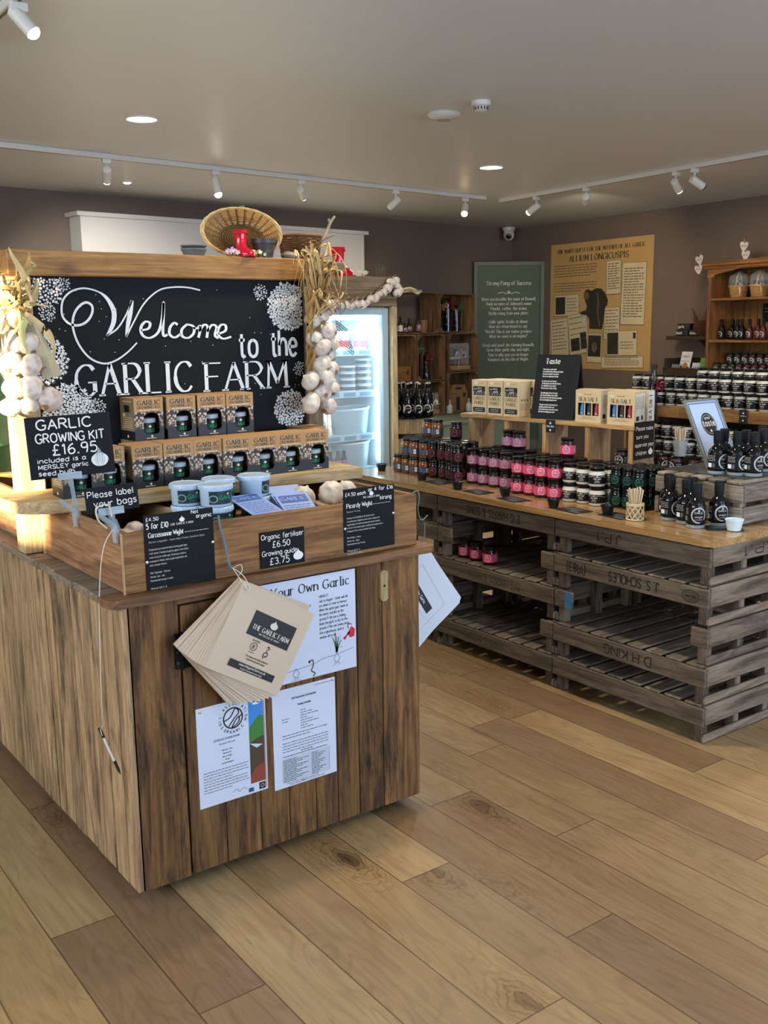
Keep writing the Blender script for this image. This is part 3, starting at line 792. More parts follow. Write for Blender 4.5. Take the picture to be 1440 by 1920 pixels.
# ---- planter boxes standing on the ledge
def planter(label, y0, y1, front_w, dividers):
    t = thing('planter_box', label, 'wooden box', (0.93, y0, 0.849))
    L, D, Hh, th = 0.94, y1 - y0, 0.158, 0.02
    mb = MB(); mb.box(0.0, L, 0, th, 0, Hh, 0, 0.003, rnd=.5); mb.build('front_board', front_w, t)
    mb = MB(); mb.box(0, th, th, D, 0, Hh, 0, 0.003, rnd=.6); mb.build('side_board', W_BOXS, t)
    mb = MB(); mb.box(L - th, L, th, D, 0, Hh, 0, 0.003, rnd=.4); mb.build('side_board', W_BOX, t)
    mb = MB(); mb.box(th, L - th, D - th, D, 0, Hh, 0, 0.003); mb.build('back_board', W_BOX, t)
    mb = MB(); mb.box(th, L - th, th, D - th, 0.05, 0.065, 0); mb.build('floor_board', W_BOX, t)
    for x in dividers:
        mb = MB(); mb.box(x, x + 0.016, th, D - th, 0.065, 0.140, 0, 0.002); mb.build('divider', W_PALE, t)
    mb = MB(); mb.box(-0.004, 0.0, D - 0.016, D + .0, 0, Hh - .002, 0, rnd=.6); mb.build('corner_batten', W_PALE, t)
    mb = MB(); mb.box(-0.003, 0.0, 0.002, 0.012, 0, Hh, 0, rnd=.5); mb.build('corner_batten', W_PALE, t)
    if len(dividers) > 1:
        mb = MB(); mb.box(dividers[0] + .0165, dividers[1] - .0005, th + .0005, D - th - .0005, 0.0655, 0.101, 0); mb.build('raised_base', W_BOX, t)
    return t
planter('front planter box of brown boards on the counter ledge with garlic and tubs', 2.365, 2.996, W_BOX, (0.285, 0.672))
planter('rear planter box on the counter ledge behind the chalkboard post', 3.074, 3.72, W_BOXS, (0.45,))

# ---- shelf over the planter
t = thing('display_shelf', 'thick pale plank shelf with rounded end under the rows of cartons', 'shelf', (0, 0, 1.008))
mb = MB()
mb.prism(corner(0.92, 2.88, 0.125, PI, 1.46 * PI, 8) + [(0.98, 2.748), (1.93, 2.742), (1.94, 2.75), (1.94, 2.999), (0.795, 2.999)], 0, 0.034, 0, ax=0, rnd=.5)
mb.build('plank', W_PALE, t)

# ---- welcome board
wb = thing('welcome_board', 'large black chalkboard in a honey pine frame lettered with a welcome', 'chalkboard sign', (0, 3.0, 0))
mb = MB(); mb.box(0.872, 0.951, 0.0, 0.07, 0.85, 1.668, 0, 0.004, rnd=.6); mb.build('post', W_PALE, wb)
mb = MB(); mb.box(1.889, 1.952, 0.0, 0.07, 0.85, 1.668, 0, 0.004, rnd=.3); mb.build('post', W_GREYP, wb)
mb = MB(); mb.box(0.885, 1.925, -0.004, 0.075, 1.669, 1.742, 0, 0.004, rnd=.55); mb.build('beam', W_PINE, wb)
mb = MB(); mb.box(1.30, 1.925, 0.077, 0.26, 1.705, 1.742, 0, 0.004, rnd=.5); mb.build('rear_ledge', W_PINE, wb)
mb = MB(); mb.box(0.951, 1.889, 0.02, 0.05, 1.0, 1.669, 0); board = mb.build('board', M_SLATE, wb)
f = plane((0.95, 0.018, 1.0), (1, 0, 0), (0, 0, 1), 0.0)
mb = MB()
WEL = [[(322, 470), (289, 441), (249, 417), (210, 409), (169, 426), (139, 463), (124, 503), (122, 538), (133, 568), (153, 588), (171, 593), (185, 582), (183, 560), (167, 538), (146, 527), (125, 526), (108, 533), (93, 551), (91, 577), (99, 603), (123, 625), (160, 635), (197, 629), (224, 615), (243, 591), (253, 564), (249, 532), (235, 506), (224, 493)], [(224, 493), (260, 514), (291, 555), (314, 600)], [(314, 600), (306, 564), (295, 523), (287, 487)], [(287, 487), (314, 532), (346, 582), (378, 614), (414, 635), (460, 642), (506, 641), (548, 633)], [(337, 508), (362, 513), (369, 529), (356, 535), (341, 523), (337, 504), (348, 488), (370, 485), (396, 503), (411, 545), (419, 596), (415, 545), (411, 503), (415, 489), (426, 494)], [(463, 524), (451, 530), (436, 515), (434, 494), (451, 484), (472, 495)], [(496, 525), (477, 509), (477, 488), (498, 482), (518, 497), (518, 518), (496, 525)], [(515, 514), (531, 512), (542, 520), (540, 501), (534, 482)], [(537, 502), (556, 523), (569, 515), (564, 481)], [(566, 501), (585, 522), (601, 515), (594, 489), (606, 479)], [(607, 493), (633, 503), (634, 520), (618, 522), (606, 505), (609, 486), (626, 477), (654, 483)]]
for i, st in enumerate(WEL):
    P = spline([(a / 1000, b_ / 1000) for a, b_ in st], 5)
    if i == 0:
        wf = lambda dx, dy, k: 0.0045 + (0.011 * max(0, math.sin(PI * (k - .80) / .20)) if k > .80 else 0.003 * max(0, math.sin(PI * k / .8)))
    elif i == 2: wf = lambda dx, dy, k: 0.004 + 0.011 * math.sin(PI * min(1, k * .85 + .15))
    elif i < 4: wf = 0.005
    else: wf = lambda dx, dy, k: 0.0052 + 0.0045 * abs(dy)
    mb.ribbon(P, wf, 0, f)
def fit(mb, s, x0, x1, y, h, m, f, **kw):
    tr = kw.get('track', 1.35 if kw.get('font') == 'roman' else 1.15)
    kw['track'] = tr
    text(mb, s, x0, y, h, m, f, sx=(x1 - x0) / max(1e-6, twidth(s, h, tr)), **kw)
fit(mb, 'GARLIC', 0.120, 0.502, 0.312, 0.094, 0, f, font='roman', pen=0.115, sub=5, track=1.5)
fit(mb, 'FARM', 0.556, 0.868, 0.308, 0.090, 0, f, font='roman', pen=0.115, sub=5, track=0.9)
fit(mb, 'to', 0.682, 0.752, 0.415, 0.084, 0, f, font='hand', pen=0.125, sub=5)
fit(mb, 'the', 0.806, 0.906, 0.415, 0.086, 0, f, font='hand', pen=0.125, sub=5)
# the dotted filling of those letters
r_ = random.Random(3)
mb.build('lettering', M_CHALK, wb)
mb = MB()
def allium(cx, cy, R, n, clip):
    r = random.Random(int(cx * 1e4) + 5)
    k = 0
    for i in range(n):
        rr = R * math.sqrt((i + .5) / n); a = i * 2.39996
        x, y = cx + rr * math.cos(a) + r.uniform(-.002, .002), cy + rr * math.sin(a) + r.uniform(-.002, .002)
        s = R * r.uniform(.060, .085) * (1.35 if R < .04 else 1)
        if not (clip[0] + s < x < clip[1] - s and clip[2] + s < y < clip[3] - s): continue
        pt = r.choice((4, 5, 5)); a0 = r.uniform(0, PI)
        pts = []
        for j in range(pt * 2):
            q = s * (1.35 if j % 2 == 0 else .62) * r.uniform(.85, 1.15)
            pts.append((x + q * math.cos(a0 + PI * j / pt), y + q * math.sin(a0 + PI * j / pt)))
        mb.face(pts, 0, f)
clip = (0.003, 0.937, 0.10, 0.667)
for cx, cy, R, n in [(.047, .635, .052, 95), (.099, .650, .025, 42), (.047, .565, .027, 46), (.030, .425, .070, 150), (.093, .271, .080, 190), (.182, .277, .027, 44), (.770, .628, .026, 44), (.877, .581, .080, 210), (.917, .369, .024, 42), (.876, .231, .066, 150)]:
    allium(cx, cy, R, n, clip)
r = random.Random(11)
for i in range(60):
    x = r.choice((r.uniform(.05, .3), r.uniform(.05, .93), r.uniform(.72, .93))); y = r.uniform(.20, .65)
    mb.disc(x, y, .0016, .0016, 0, f, 6)
mb.build('flower_drawing', M_CHALK, wb)

# ---------------------------------------------------------------- garlic growing kits
def pile_material():
    m = bpy.data.materials.new('garlic_heap_print'); m.use_nodes = True
    nt = m.node_tree; b = nt.nodes['Principled BSDF']; b.inputs['Roughness'].default_value = 0.5
    tc = nt.nodes.new('ShaderNodeTexCoord')
    v = nt.nodes.new('ShaderNodeTexVoronoi'); v.inputs['Scale'].default_value = 120
    nt.links.new(tc.outputs['Object'], v.inputs['Vector'])
    r = nt.nodes.new('ShaderNodeValToRGB'); e = r.color_ramp.elements
    e[0].position = .10; e[0].color = C('#e8dfd2'); e[1].position = .62; e[1].color = C('#2a2018'); e.new(.36).color = C('#a98f78')
    nt.links.new(v.outputs['Distance'], r.inputs['Fac']); nt.links.new(r.outputs['Color'], b.inputs['Base Color'])
    return m
M_KRAFT = mat('kraft_carton', '#b98d5c', 0.65, var=0.06, vscale=40)
M_OLIVE = mat('carton_side_print', '#857350', 0.6)
M_PILE = pile_material()
M_BLACKP = mat('carton_black_print', '#15161a', 0.45)
M_CLEARL = mat('clear_lid_plastic', '#b4bfc8', 0.25, alpha=0.85)
M_GREENT = mat('green_print', '#2f8f63', 0.6)
M_DEEP = mat('dark_green_label', '#16241f', 0.4)
M_CREAMP = mat('cream_print', '#e6d9bd', 0.7)
KW, KD, KH = 0.098, 0.098, 0.130
def make_kit(lbl, loc_, rz=0.0):
    t = thing('growing_kit', lbl, 'boxed garlic kit', loc_, rz, 'garlic growing kit cartons')
    mb = MB(); fr = lambda u, v: (u, 0.0, v)
    zb, zp = 0.036, 0.088
    wx0, wx1, wz0, wz1 = 0.030, 0.083, 0.018, 0.084
    def band(x0, x1, z0, z1):
        for a, b_, m_ in ((0, zb, 2), (zb, zp, 1), (zp, KH, 0)):
            lo, hi = max(a, z0), min(b_, z1)
            if hi > lo: mb.rect(x0, lo, x1, hi, m_, fr)
    band(0, wx0, 0, KH); band(wx1, KW, 0, KH); band(wx0, wx1, 0, wz0); band(wx0, wx1, wz1, KH)
    rr = 0.020
    for sx, x in ((1, wx0), (-1, wx1)):
        c = [(x, wz1)] + [(x + sx * (rr - rr * math.sin(q)), wz1 - rr + rr * math.cos(q)) for q in [PI / 2 * k / 5 for k in range(6)]]
        mb.face(c, 1, fr)
    for sx, x in ((1, wx0), (-1, wx1)):
        r2 = .012
        mb.face([(x, wz0)] + [(x + sx * (r2 - r2 * math.sin(q)), wz0 + r2 - r2 * math.cos(q)) for q in [PI / 2 * k / 4 for k in range(5)]], 2, fr)
    side = lambda x: (lambda u, v: (x, u, v))
    for x in (0.0, KW):
        mb.rect(0, 0, KD, zb * .8, 2, side(x)); mb.rect(0, zb * .8, KD, KH, 3, side(x))
    mb.rect(0, 0, KW, zb, 2, lambda u, v: (u, KD, v)); mb.rect(0, zb, KW, KH, 0, lambda u, v: (u, KD, v))
    mb.rect(0, 0, KW, KD, 0, lambda u, v: (u, v, KH)); mb.rect(0, 0, KW, KD, 2, lambda u, v: (u, v, 0.0005))
    mb.box(0.012, 0.09, 0.075, 0.077, 0.004, 0.1, 2)
    # printing
    f = plane((0, 0, 0), (1, 0, 0), (0, 0, 1), 0.0005)
    fit(mb, 'GARLIC', 0.012, 0.088, 0.1085, 0.0135, 2, f, font='roman', pen=.17, sub=2)
    fit(mb, 'GROWING KIT', 0.010, 0.089, 0.0975, 0.0075, 2, f, font='roman', pen=.17, sub=2)
    greek(mb, 0.018, 0.082, 0.0915, 0.0035, 4, f, 5)
    garlic_icon(mb, 0.056, 0.0125, 0.008, 4, f); greek(mb, 0.038, 0.074, 0.0045, 0.003, 4, f, 2)
    f2 = plane((0, KD, 0), (0, -1, 0), (0, 0, 1), 0.0005)
    mb.rect(0.03, 0.086, 0.066, 0.108, 2, f2); greek(mb, 0.02, 0.08, 0.118, 0.004, 4, f2, 3)
    for k in range(6): greek(mb, 0.02, 0.085, 0.068 - k * .006, 0.0028, 4, f2, 30 + k)
    mb.rect(0.02, 0.072, 0.036, 0.082, 4, f2); mb.rect(0.06, 0.072, 0.078, 0.082, 5, f2); garlic_icon(mb, 0.049, 0.0125, 0.011, 4, f2)
    mb.build('carton', [M_KRAFT, M_PILE, M_BLACKP, M_OLIVE, M_CREAMP, mat('blue_print', '#5f8aa3', 0.6)], t)
    mb = MB()
    q = Matrix.Translation((0.0565, 0.040, 0.006))
    mb.lathe([(0.026, 0), (0.028, 0.046)], 22, 0, q); mb.lathe([(0.031, 0.046), (0.031, 0.058), (0.028, 0.060), (0.0001, 0.060)], 22, 1, q, capb=False)
    cm = cylmap(0.0275, -PI / 2, 0.0, 0.0012)
    cm2 = lambda u, v: tuple(q @ Vector(cm(u, v)))
    fit(mb, 'GARLIC', -0.016, 0.016, 0.017, 0.010, 2, cm2, pen=.16, sub=2)
    garlic_icon(mb, 0, 0.036, 0.010, 3, cm2)
    mb.build('tub', [M_DEEP, M_CLEARL, M_GREENT, M_CREAMP], t)
    return t
zs = 1.0425
kit0 = None
def kit(x, y, z, lbl, rz=0.0):
    global kit0
    if kit0 is None:
        kit0 = make_kit(lbl, (x, y, z), rz); return kit0
    return dup(kit0, (x, y, z), rz, lbl)
low_x = [1.155, 1.256, 1.356, 1.455, 1.553, 1.651, 1.750]
for i, x in enumerate(low_x):
    kit(x - .007, 2.810 + rng.uniform(-.004, .004), zs, 'garlic growing kit carton, %s from left in the full lower row' % ORD[i], rng.uniform(-.03, .03))
for i, x in enumerate([1.215, 1.323, 1.428, 1.530]):
    kit(x - .008, 2.917, zs + KH + .001, 'garlic growing kit carton, %s from left in the upper row of four' % ORD[i], (0.05, 0.0, -0.02, -0.02)[i])
kit(1.806, 2.915, zs, 'garlic growing kit carton at the right end behind the lower row', 0.02)
for i, x in enumerate([1.20, 1.315, 1.42, 1.525]):
    kit(x, 2.919, zs, 'garlic growing kit carton hidden under the upper row behind the lower row', 0.0)['group'] = 'hidden kit cartons'
kit(1.032, 2.815, zs, 'garlic growing kit carton half hidden between the price sign and the full row', 0.06)
kit(0.925, 2.775, zs, 'garlic growing kit carton behind the price sign at the left shelf end', -0.03)

# ---------------------------------------------------------------- tubs of fertiliser, leaflets, loose garlic
M_TUBW = mat('translucent_tub', '#b9cfe4', 0.3, alpha=0.9)
M_TUBL = mat('tub_wrap_label', '#22343c', 0.35)
def make_tub(lbl, loc_, rz):
    t = thing('fertiliser_tub', lbl, 'tub', loc_, rz, 'tubs of fertiliser')
    mb = MB(); mb.lathe([(0.041, 0), (0.0435, 0.003), (0.0455, 0.066)], 30, 0); body = mb.build('body', M_TUBW, t)
    mb = MB(); mb.lathe([(0.0495, 0.060), (0.0500, 0.075), (0.0485, 0.0775), (0.046, 0.0785), (0.044, 0.0765), (0.0001, 0.0765)], 30, 0, capb=False)
    for k in range(30):
        a = 2 * PI * k / 30
        mb.box(0.0494, 0.0508, -0.0016, 0.0016, 0.062, 0.073, 0, mtx=Matrix.Rotation(a, 4, 'Z'))
    mb.build('lid', M_TUBW, t)
    mb = MB(); mb.lathe([(0.0448, 0.010), (0.0462, 0.057)], 30, 0, capb=False, capt=False, a0=-PI / 2 - 1.25, a1=-PI / 2 + 1.55)
    f = cylmap(0.0462, -PI / 2, 0.010, 0.0006)
    text(mb, 'GARLIC', 0, 0.018, 0.013, 1, f, 'c', pen=.16)
    mb.ring(-0.045, 0.02, 0.012, 0.003, 2, f, 16); garlic_icon(mb, 0, 0.038, 0.008, 3, f)
    for k in range(4): greek(mb, 0.032, 0.058, 0.034 - k * .007, 0.004, 3, f, k)
    mb.build('label', [M_TUBL, M_GREENT, mat('pale_green_print', '#7fa69a', .6), M_CREAMP], t)
    return t
FB = 0.915
tub0 = make_tub('fertiliser tub, front one of the lower layer', (1.290, 2.560, FB + .0355), 0.45)
tub0.scale = (1, 1, .80)
TB = [(1.236, 2.628, 'left'), (1.352, 2.655, 'back middle'), (1.462, 2.640, 'right')]
for x, y, w in TB: dup(tub0, (x, y, FB + .0355), rng.uniform(-.2, .7), 'fertiliser tub, %s one of the lower layer in the planter box' % w)
tub0['label'] = 'fertiliser tub, front one of the lower layer in the planter box'
for (x, y, w), rz in zip([(1.290, 2.560, 'front')] + TB, (.35, .2, .9, 1.3)):
    dup(tub0, (x + rng.uniform(-.003, .003), y + rng.uniform(-.003, .003), FB + .0355 + .0635), rz, 'fertiliser tub, %s one of the upper layer in the planter box' % w)
M_LEAF = mat('leaflet_blue_white', '#93abe0', 0.5)
M_LEAFP = mat('leaflet_print', '#3d5fa8', 0.6)
leaf0 = None
for i in range(9):
    x, y = 1.415 + i * 0.0145, 2.53 + (0.004 * i if i < 8 else 0)
    if leaf0 is None:
        mb = MB(); mb.box(0, 0.105, -0.001, 0.001, 0, 0.145, 0)
        f = plane((0, -0.001, 0), (1, 0, 0), (0, 0, 1), .0004)
        mb.rect(0.008, 0.10, 0.097, 0.138, 1, f); fit(mb, 'GARLIC', .012, .092, .112, .016, 0, plane((0, -0.001, 0), (1, 0, 0), (0, 0, 1), .0008), font='roman', pen=.16)
        for k in range(7): greek(mb, .01, .095, .085 - k * .011, .005, 1, f, k)
        leaf0 = mb.build('growing_guide', [M_LEAF, M_LEAFP]); o = leaf0
    else: o = leaf0.copy(); COL.objects.link(o)
    o.location = (1.475 + i * .003, 2.45 + i * 0.012, FB + .037); o.rotation_euler = (-1.12 + i * .012, 0, -0.10 + rng.uniform(-.05, .05))
    tag(o, 'blue and white growing guide leaflet, %s in the leaning stack right of the tubs' % ORD[i], 'leaflet', 'growing guide leaflets')
o = leaf0.copy(); COL.objects.link(o); o.location = (1.36, 2.46, 0.985); o.rotation_euler = (-1.30, 0, 0.10)
tag(o, 'blue and white leaflet lying flat in front of the fertiliser tubs', 'leaflet', 'growing guide leaflets')

def garlic_material(name, base, streak, amt=0.5):
    m = bpy.data.materials.new(name); m.use_nodes = True
    nt = m.node_tree; b = nt.nodes['Principled BSDF']; b.inputs['Roughness'].default_value = 0.55
    b.inputs['Subsurface Weight'].default_value = 0.12; b.inputs['Subsurface Radius'].default_value = (.006, .004, .003)
    tc = nt.nodes.new('ShaderNodeTexCoord'); n = nt.nodes.new('ShaderNodeTexNoise'); n.inputs['Scale'].default_value = 38; n.inputs['Detail'].default_value = 5
    nt.links.new(tc.outputs['Object'], n.inputs['Vector'])
    r = nt.nodes.new('ShaderNodeValToRGB'); e = r.color_ramp.elements
    e[0].position = .42; e[0].color = C(base); e[1].position = .72; e[1].color = C(streak)
    nt.links.new(n.outputs['Fac'], r.inputs['Fac']); nt.links.new(r.outputs['Color'], b.inputs['Base Color'])
    return m
M_GARLIC = garlic_material('garlic_skin', '#ded3c3', '#b59f92')
M_GARLICP = garlic_material('garlic_skin_purple', '#d9cabd', '#a0807f')
M_ROOT = mat('garlic_root', '#8a745a', 0.9, var=.3, vscale=90)
M_STRAW = mat('dry_garlic_leaf', '#b3925c', 0.75, var=0.22, vscale=14)
M_STRAW2 = mat('pale_dry_leaf', '#cdb484', 0.75, var=0.18, vscale=14)
def bulb_mesh(mb, R, mtx, seed, neck=1.0, m=0, mr=1):
    """garlic bulb: lobed body, tapering neck up +z, hairy root disc at the bottom"""
    r = random.Random(seed)
    n, lat = 28, 11
    lobes = r.choice((7, 8, 9)); ph = r.uniform(0, 6)
    vs = []; fs = []
    for j in range(lat + 1):
        t = j / lat
        if t < .62:
            a = -PI / 2 * .93 + (PI * .93 / 2 + .75) * t / .62
            rad = math.cos(a); z = math.sin(a) * .80
        else:
            q = (t - .62) / .38
            a = .75
            rad = math.cos(a) * (1 - q) ** 1.7 * .95 + .11 * (1 - .3 * q); z = math.sin(a) * .80 + q * (.48 * neck)
        for i in range(n):
            th = 2 * PI * i / n
            l = 1 + .12 * (abs(math.cos(lobes * th / 2 + ph)) - .55) * min(1, rad * 1.4)
            vs.append((R * rad * l * math.cos(th), R * rad * l * math.sin(th), R * z))
    for j in range(lat):
        for i in range(n): fs.append((j * n + i, j * n + (i + 1) % n, (j + 1) * n + (i + 1) % n, (j + 1) * n + i))
    fs.append(tuple(reversed(range(n)))); fs.append(tuple(range(lat * n, lat * n + n)))
    mb.add(vs, fs, m, True, 2, mtx)
    mb.lathe([(R * .23, -R * .80), (R * .19, -R * .86), (R * .08, -R * .88), (0.0001, -R * .85)], 9, mr, mtx, capb=False)
    for k in range(12):
        a = r.uniform(0, 6.28); d = r.uniform(.1, .5) * R
        mb.tube([(R * .12 * math.cos(a), R * .12 * math.sin(a), -R * .84), (d * math.cos(a + .5), d * math.sin(a + .5), -R * (.88 + r.uniform(0, .12)))], R * .022, 3, mr, mtx)
def bulb_obj(name, R, loc_, axis, seed, parent=None, m=None, neck=1.0):
    mb = MB(); q = Vector(axis).normalized().to_track_quat('Z', 'Y').to_matrix().to_4x4()
    bulb_mesh(mb, R, q @ Matrix.Rotation(seed * 1.3, 4, 'Z'), seed, neck)
    return mb.build(name, [m or M_GARLIC, M_ROOT], parent, loc_, sharp=60)
heap = [(1.575, 2.66, .036, (.2, -.4, .9)), (1.655, 2.60, .040, (-.3, .3, .85)), (1.735, 2.635, .037, (.4, -.2, .9)), (1.700, 2.505, .035, (-.5, -.6, .5)), (1.62, 2.51, .034, (.3, .4, .9)), (1.785, 2.545, .036, (0, .5, .9)), (1.80, 2.67, .036, (.3, .1, 1)), (1.66, 2.70, .036, (.1, .5, .8))]
hl = ['at the left of the heap by the divider', 'largest, in the middle of the heap', 'right of the middle, under the shelf', 'roots showing, at the front of the heap', 'front left behind the box board', 'front right beside the price card', 'far right under the shelf end', 'at the back of the heap']
for i, (x, y, R, ax) in enumerate(heap):
    o = bulb_obj('garlic_bulb', R, (x, y, FB + R * .8), ax, 40 + i, None, M_GARLIC if i % 3 else M_GARLICP)
    tag(o, 'loose garlic bulb in the planter box, ' + hl[i], 'garlic bulb', 'loose garlic in the right compartment')
up = [(1.610, 2.60, .036, (.5, .2, .7), 'upper left one with its neck up'), (1.695, 2.575, .040, (-.6, -.5, .6), 'big pale one resting on top'), (1.765, 2.60, .036, (.1, .6, .8), 'upper right one next to the price card')]
for i, (x, y, R, ax, w) in enumerate(up):
    o = bulb_obj('garlic_bulb', R, (x, y, FB + R * .8 + .055), ax, 60 + i)
    tag(o, 'loose garlic bulb in the planter box, ' + w, 'garlic bulb', 'loose garlic in the right compartment')
for i, (x, y) in enumerate([(1.00, 2.45), (1.07, 2.52), (1.14, 2.44), (1.03, 2.60), (1.15, 2.60), (1.09, 2.68)]):
    o = bulb_obj('garlic_bulb', .033, (x, y, FB + .027), (rng.uniform(-.6, .6), rng.uniform(-.6, .6), .8), 80 + i, None, M_GARLICP)
    tag(o, 'purple-tinged garlic bulb in the shaded left compartment of the planter box', 'garlic bulb', 'garlic in the left compartment')
# ================================================================ SIGNS, PAPERS AND BAGS ON THE ISLAND
M_CLEAR = mat('clear_acrylic', '#aebbc6', 0.15, alpha=0.42, spec=0.5)
M_STRING = mat('white_string', '#cfc8b8', 0.85)
M_SIGN = mat('slate_card', '#0d0f13', 0.65, spec=.25)
def card(name, label, cat, bl, xd, yd, w, h, m=None, th=0.003, group=None):
    """flat card: returns (object, map lifted off its face, width, height)"""
    xd = Vector(xd).normalized(); yd = Vector(yd); yd = (yd - xd * xd.dot(yd)).normalized(); n = xd.cross(yd)
    q = Matrix.Translation(bl) @ Matrix((( xd.x, yd.x, n.x, 0), (xd.y, yd.y, n.y, 0), (xd.z, yd.z, n.z, 0), (0, 0, 0, 1)))
    mb = MB(); mb.box(0, w, 0, h, -th, 0, 0, min(.001, th * .3))
    o = mb.build(name, m or M_SIGN); o.matrix_world = q
    tag(o, label, cat, group)
    return o
FC = plane((0, 0, 0), (1, 0, 0), (0, 1, 0), 0.0006)
FC2 = plane((0, 0, 0), (1, 0, 0), (0, 1, 0), 0.0010)
def lift(k): return plane((0, 0, 0), (1, 0, 0), (0, 1, 0), k)
def clip(par, cx, drop, foot_y, foot_z):
    """clear plastic card holder gripping the sign's lower edge, its stem and spring clamp"""
    mb = MB()
    mb.box(cx - .034, cx + .034, -0.008, 0.012, 0.0005, 0.004, 0, .001); mb.box(cx - .034, cx + .034, -0.008, 0.012, -0.0075, -0.0035, 0, .001)
    mb.tube([(cx, -.006, -.002), (cx + .004, -.03, -.002), (cx + .006, -drop + .03, 0)], [.010, .006, .006], 8)
    mb.tube([(cx - .035, -drop + .055, .005), (cx, -drop + .022, .004), (cx + .002, -drop + .004, .008), (cx - .004, -drop - .022, .016)], [.006, .009, .010, .007], 8)
    mb.tube([(cx + .008, -drop + .035, 0), (cx + .014, -drop + .012, -.012), (cx + .024, -drop + .002, -.022)], [.005, .009, .005], 8)
    return mb.build('card_clip', M_CLEAR, par)
# price sign for the kits
o = card('price_sign', 'black handwritten price sign for the growing kits in a clear clip stand', 'sign', (0.818, 2.705, 1.115), (1, 0, .012), (-.07, .10, 1), 0.237, 0.168)
mb = MB()
fit(mb, 'GARLIC', .030, .180, .133, .026, 0, FC, wiggle=.03, pen=.16)
fit(mb, 'GROWING KIT', .024, .215, .097, .024, 0, FC, wiggle=.03, pen=.15)
fit(mb, '£16.95', .066, .190, .062, .028, 0, FC, pen=.14)
fit(mb, 'included is a', .022, .155, .043, .012, 0, FC, pen=.18, wiggle=.05)
fit(mb, 'MERSLEY garlic', .022, .160, .026, .011, 0, FC, pen=.18, wiggle=.05)
fit(mb, 'seed bulb', .022, .120, .009, .012, 0, FC, pen=.18, wiggle=.05)
garlic_icon(mb, .195, .046, .052, 0, FC, 1); garlic_icon(mb, .195, .046, .001, 0, FC)
for k in (-1, 0, 1): mb.ribbon([(.195 + k * .003, .068), (.195 + k * .008, .05), (.195 + k * .009, .03)], .0012, 1, FC2)
mb.build('lettering', [M_CHALK, mat('chalk_shadow_lines', '#5d7f92', .9)], o)
clip(o, .105, .118, 0, 0)
o = card('label_sign', 'small black handwritten card asking to label bags in a clear clip', 'sign', (0.861, 2.415, 1.058), (1, 0, .02), (-.06, .12, 1), 0.139, 0.066)
mb = MB(); fit(mb, 'Please label', .006, .126, .040, .015, 0, FC, pen=.14, wiggle=.06); fit(mb, 'your bags', .020, .132, .016, .016, 0, FC, pen=.14, wiggle=.06)
mb.build('lettering', M_CHALK, o)
clip(o, .062, .058, 0, 0)
# cord and pen hanging from that clip
t = thing('pen_on_cord', 'ballpoint pen hanging on a white cord down the island side', 'pen', (0.86, 2.41, 0.40))
mb = MB()
P = spline([(0.065, -.005, .62), (0.03, -.012, .57), (.012, -.012, .45), (.004, -.006, .25), (0.014, .03, .115), (0.022, .05, .085), (.012, .045, .075), (.012, .035, .06)], 6)
mb.tube(P, .0012, 5); mb.tube(spline([(.045, -.006, .62), (.022, -.012, .645), (.02, -.012, .675), (.05, -.012, .68), (.058, -.01, .65)], 5), .0022, 5)
mb.build('cord', M_STRING, t)
mb = MB(); a, b_ = Vector((.012, .055, .075)), Vector((.030, -.030, -.03))
mb.tube([a, a + (b_ - a) * .22], .0045, 8, 0); mb.tube([a + (b_ - a) * .22, a + (b_ - a) * .72], .0036, 8, 1); mb.tube([a + (b_ - a) * .72, a + (b_ - a) * .9, b_], [.0042, .004, .001], 8, 0)
mb.build('barrel', [mat('pen_black', '#111114', .3), mat('pen_clear', '#c9c7c2', .2)], t)
# variety cards screwed to the planter front
def variety(label, x, z, w, h, title, latin, price, extra, where, origin):
    o = card('variety_card', label, 'sign', (x, 2.3615, z), (1, 0, 0), (0, 0, 1), w, h)
    mb = MB()
    for s, xx, yy, hh, x1 in price: fit(mb, s, xx, x1, yy, hh, 0, FC, pen=.17, wiggle=.05)
    garlic_icon(mb, w * .54, h * .90, .016, 0, FC)
    fit(mb, 'THE GARLIC FARM', w * .37, w * .70, h * .825, .0055, 0, FC, font='roman', pen=.15, sub=2)
    fit(mb, title, w * .055, w * .55, h * .70, .0125, 0, FC, font='roman', pen=.15, sub=3)
    greek(mb, w * .57, w * .92, h * .71, .0028, 1, FC, 4)
    fit(mb, origin, w * .055, w * .055 + min(w * .8, len(origin) * .0034), h * .63, .0042, 1, FC, font='plain', pen=.17, sub=2)
    for i, l in enumerate(where):
        if l: text(mb, l, w * .055, h * .53 - i * h * .052, .0046, 1, FC, font='plain', pen=.16, track=.8, sub=2, sx=.80)
    mb.build('lettering', [M_CHALK, mat('grey_white_print', '#b4b4b2', .8)], o)
    mb = MB()
    mb.lathe([(.0045, 0), (.0035, .0015), (.0001, .002)], 10, 0, Matrix.Translation((.004, h * .38, 0)))
    mb.build('screw_head', M_STEEL, o)
    mb = MB(); mb.lathe([(.0045, 0), (.0035, .0015), (.0001, .002)], 10, 0, Matrix.Translation((w - .004, h * .52, 0)))
    mb.build('screw_head', M_STEEL, o)
    return o
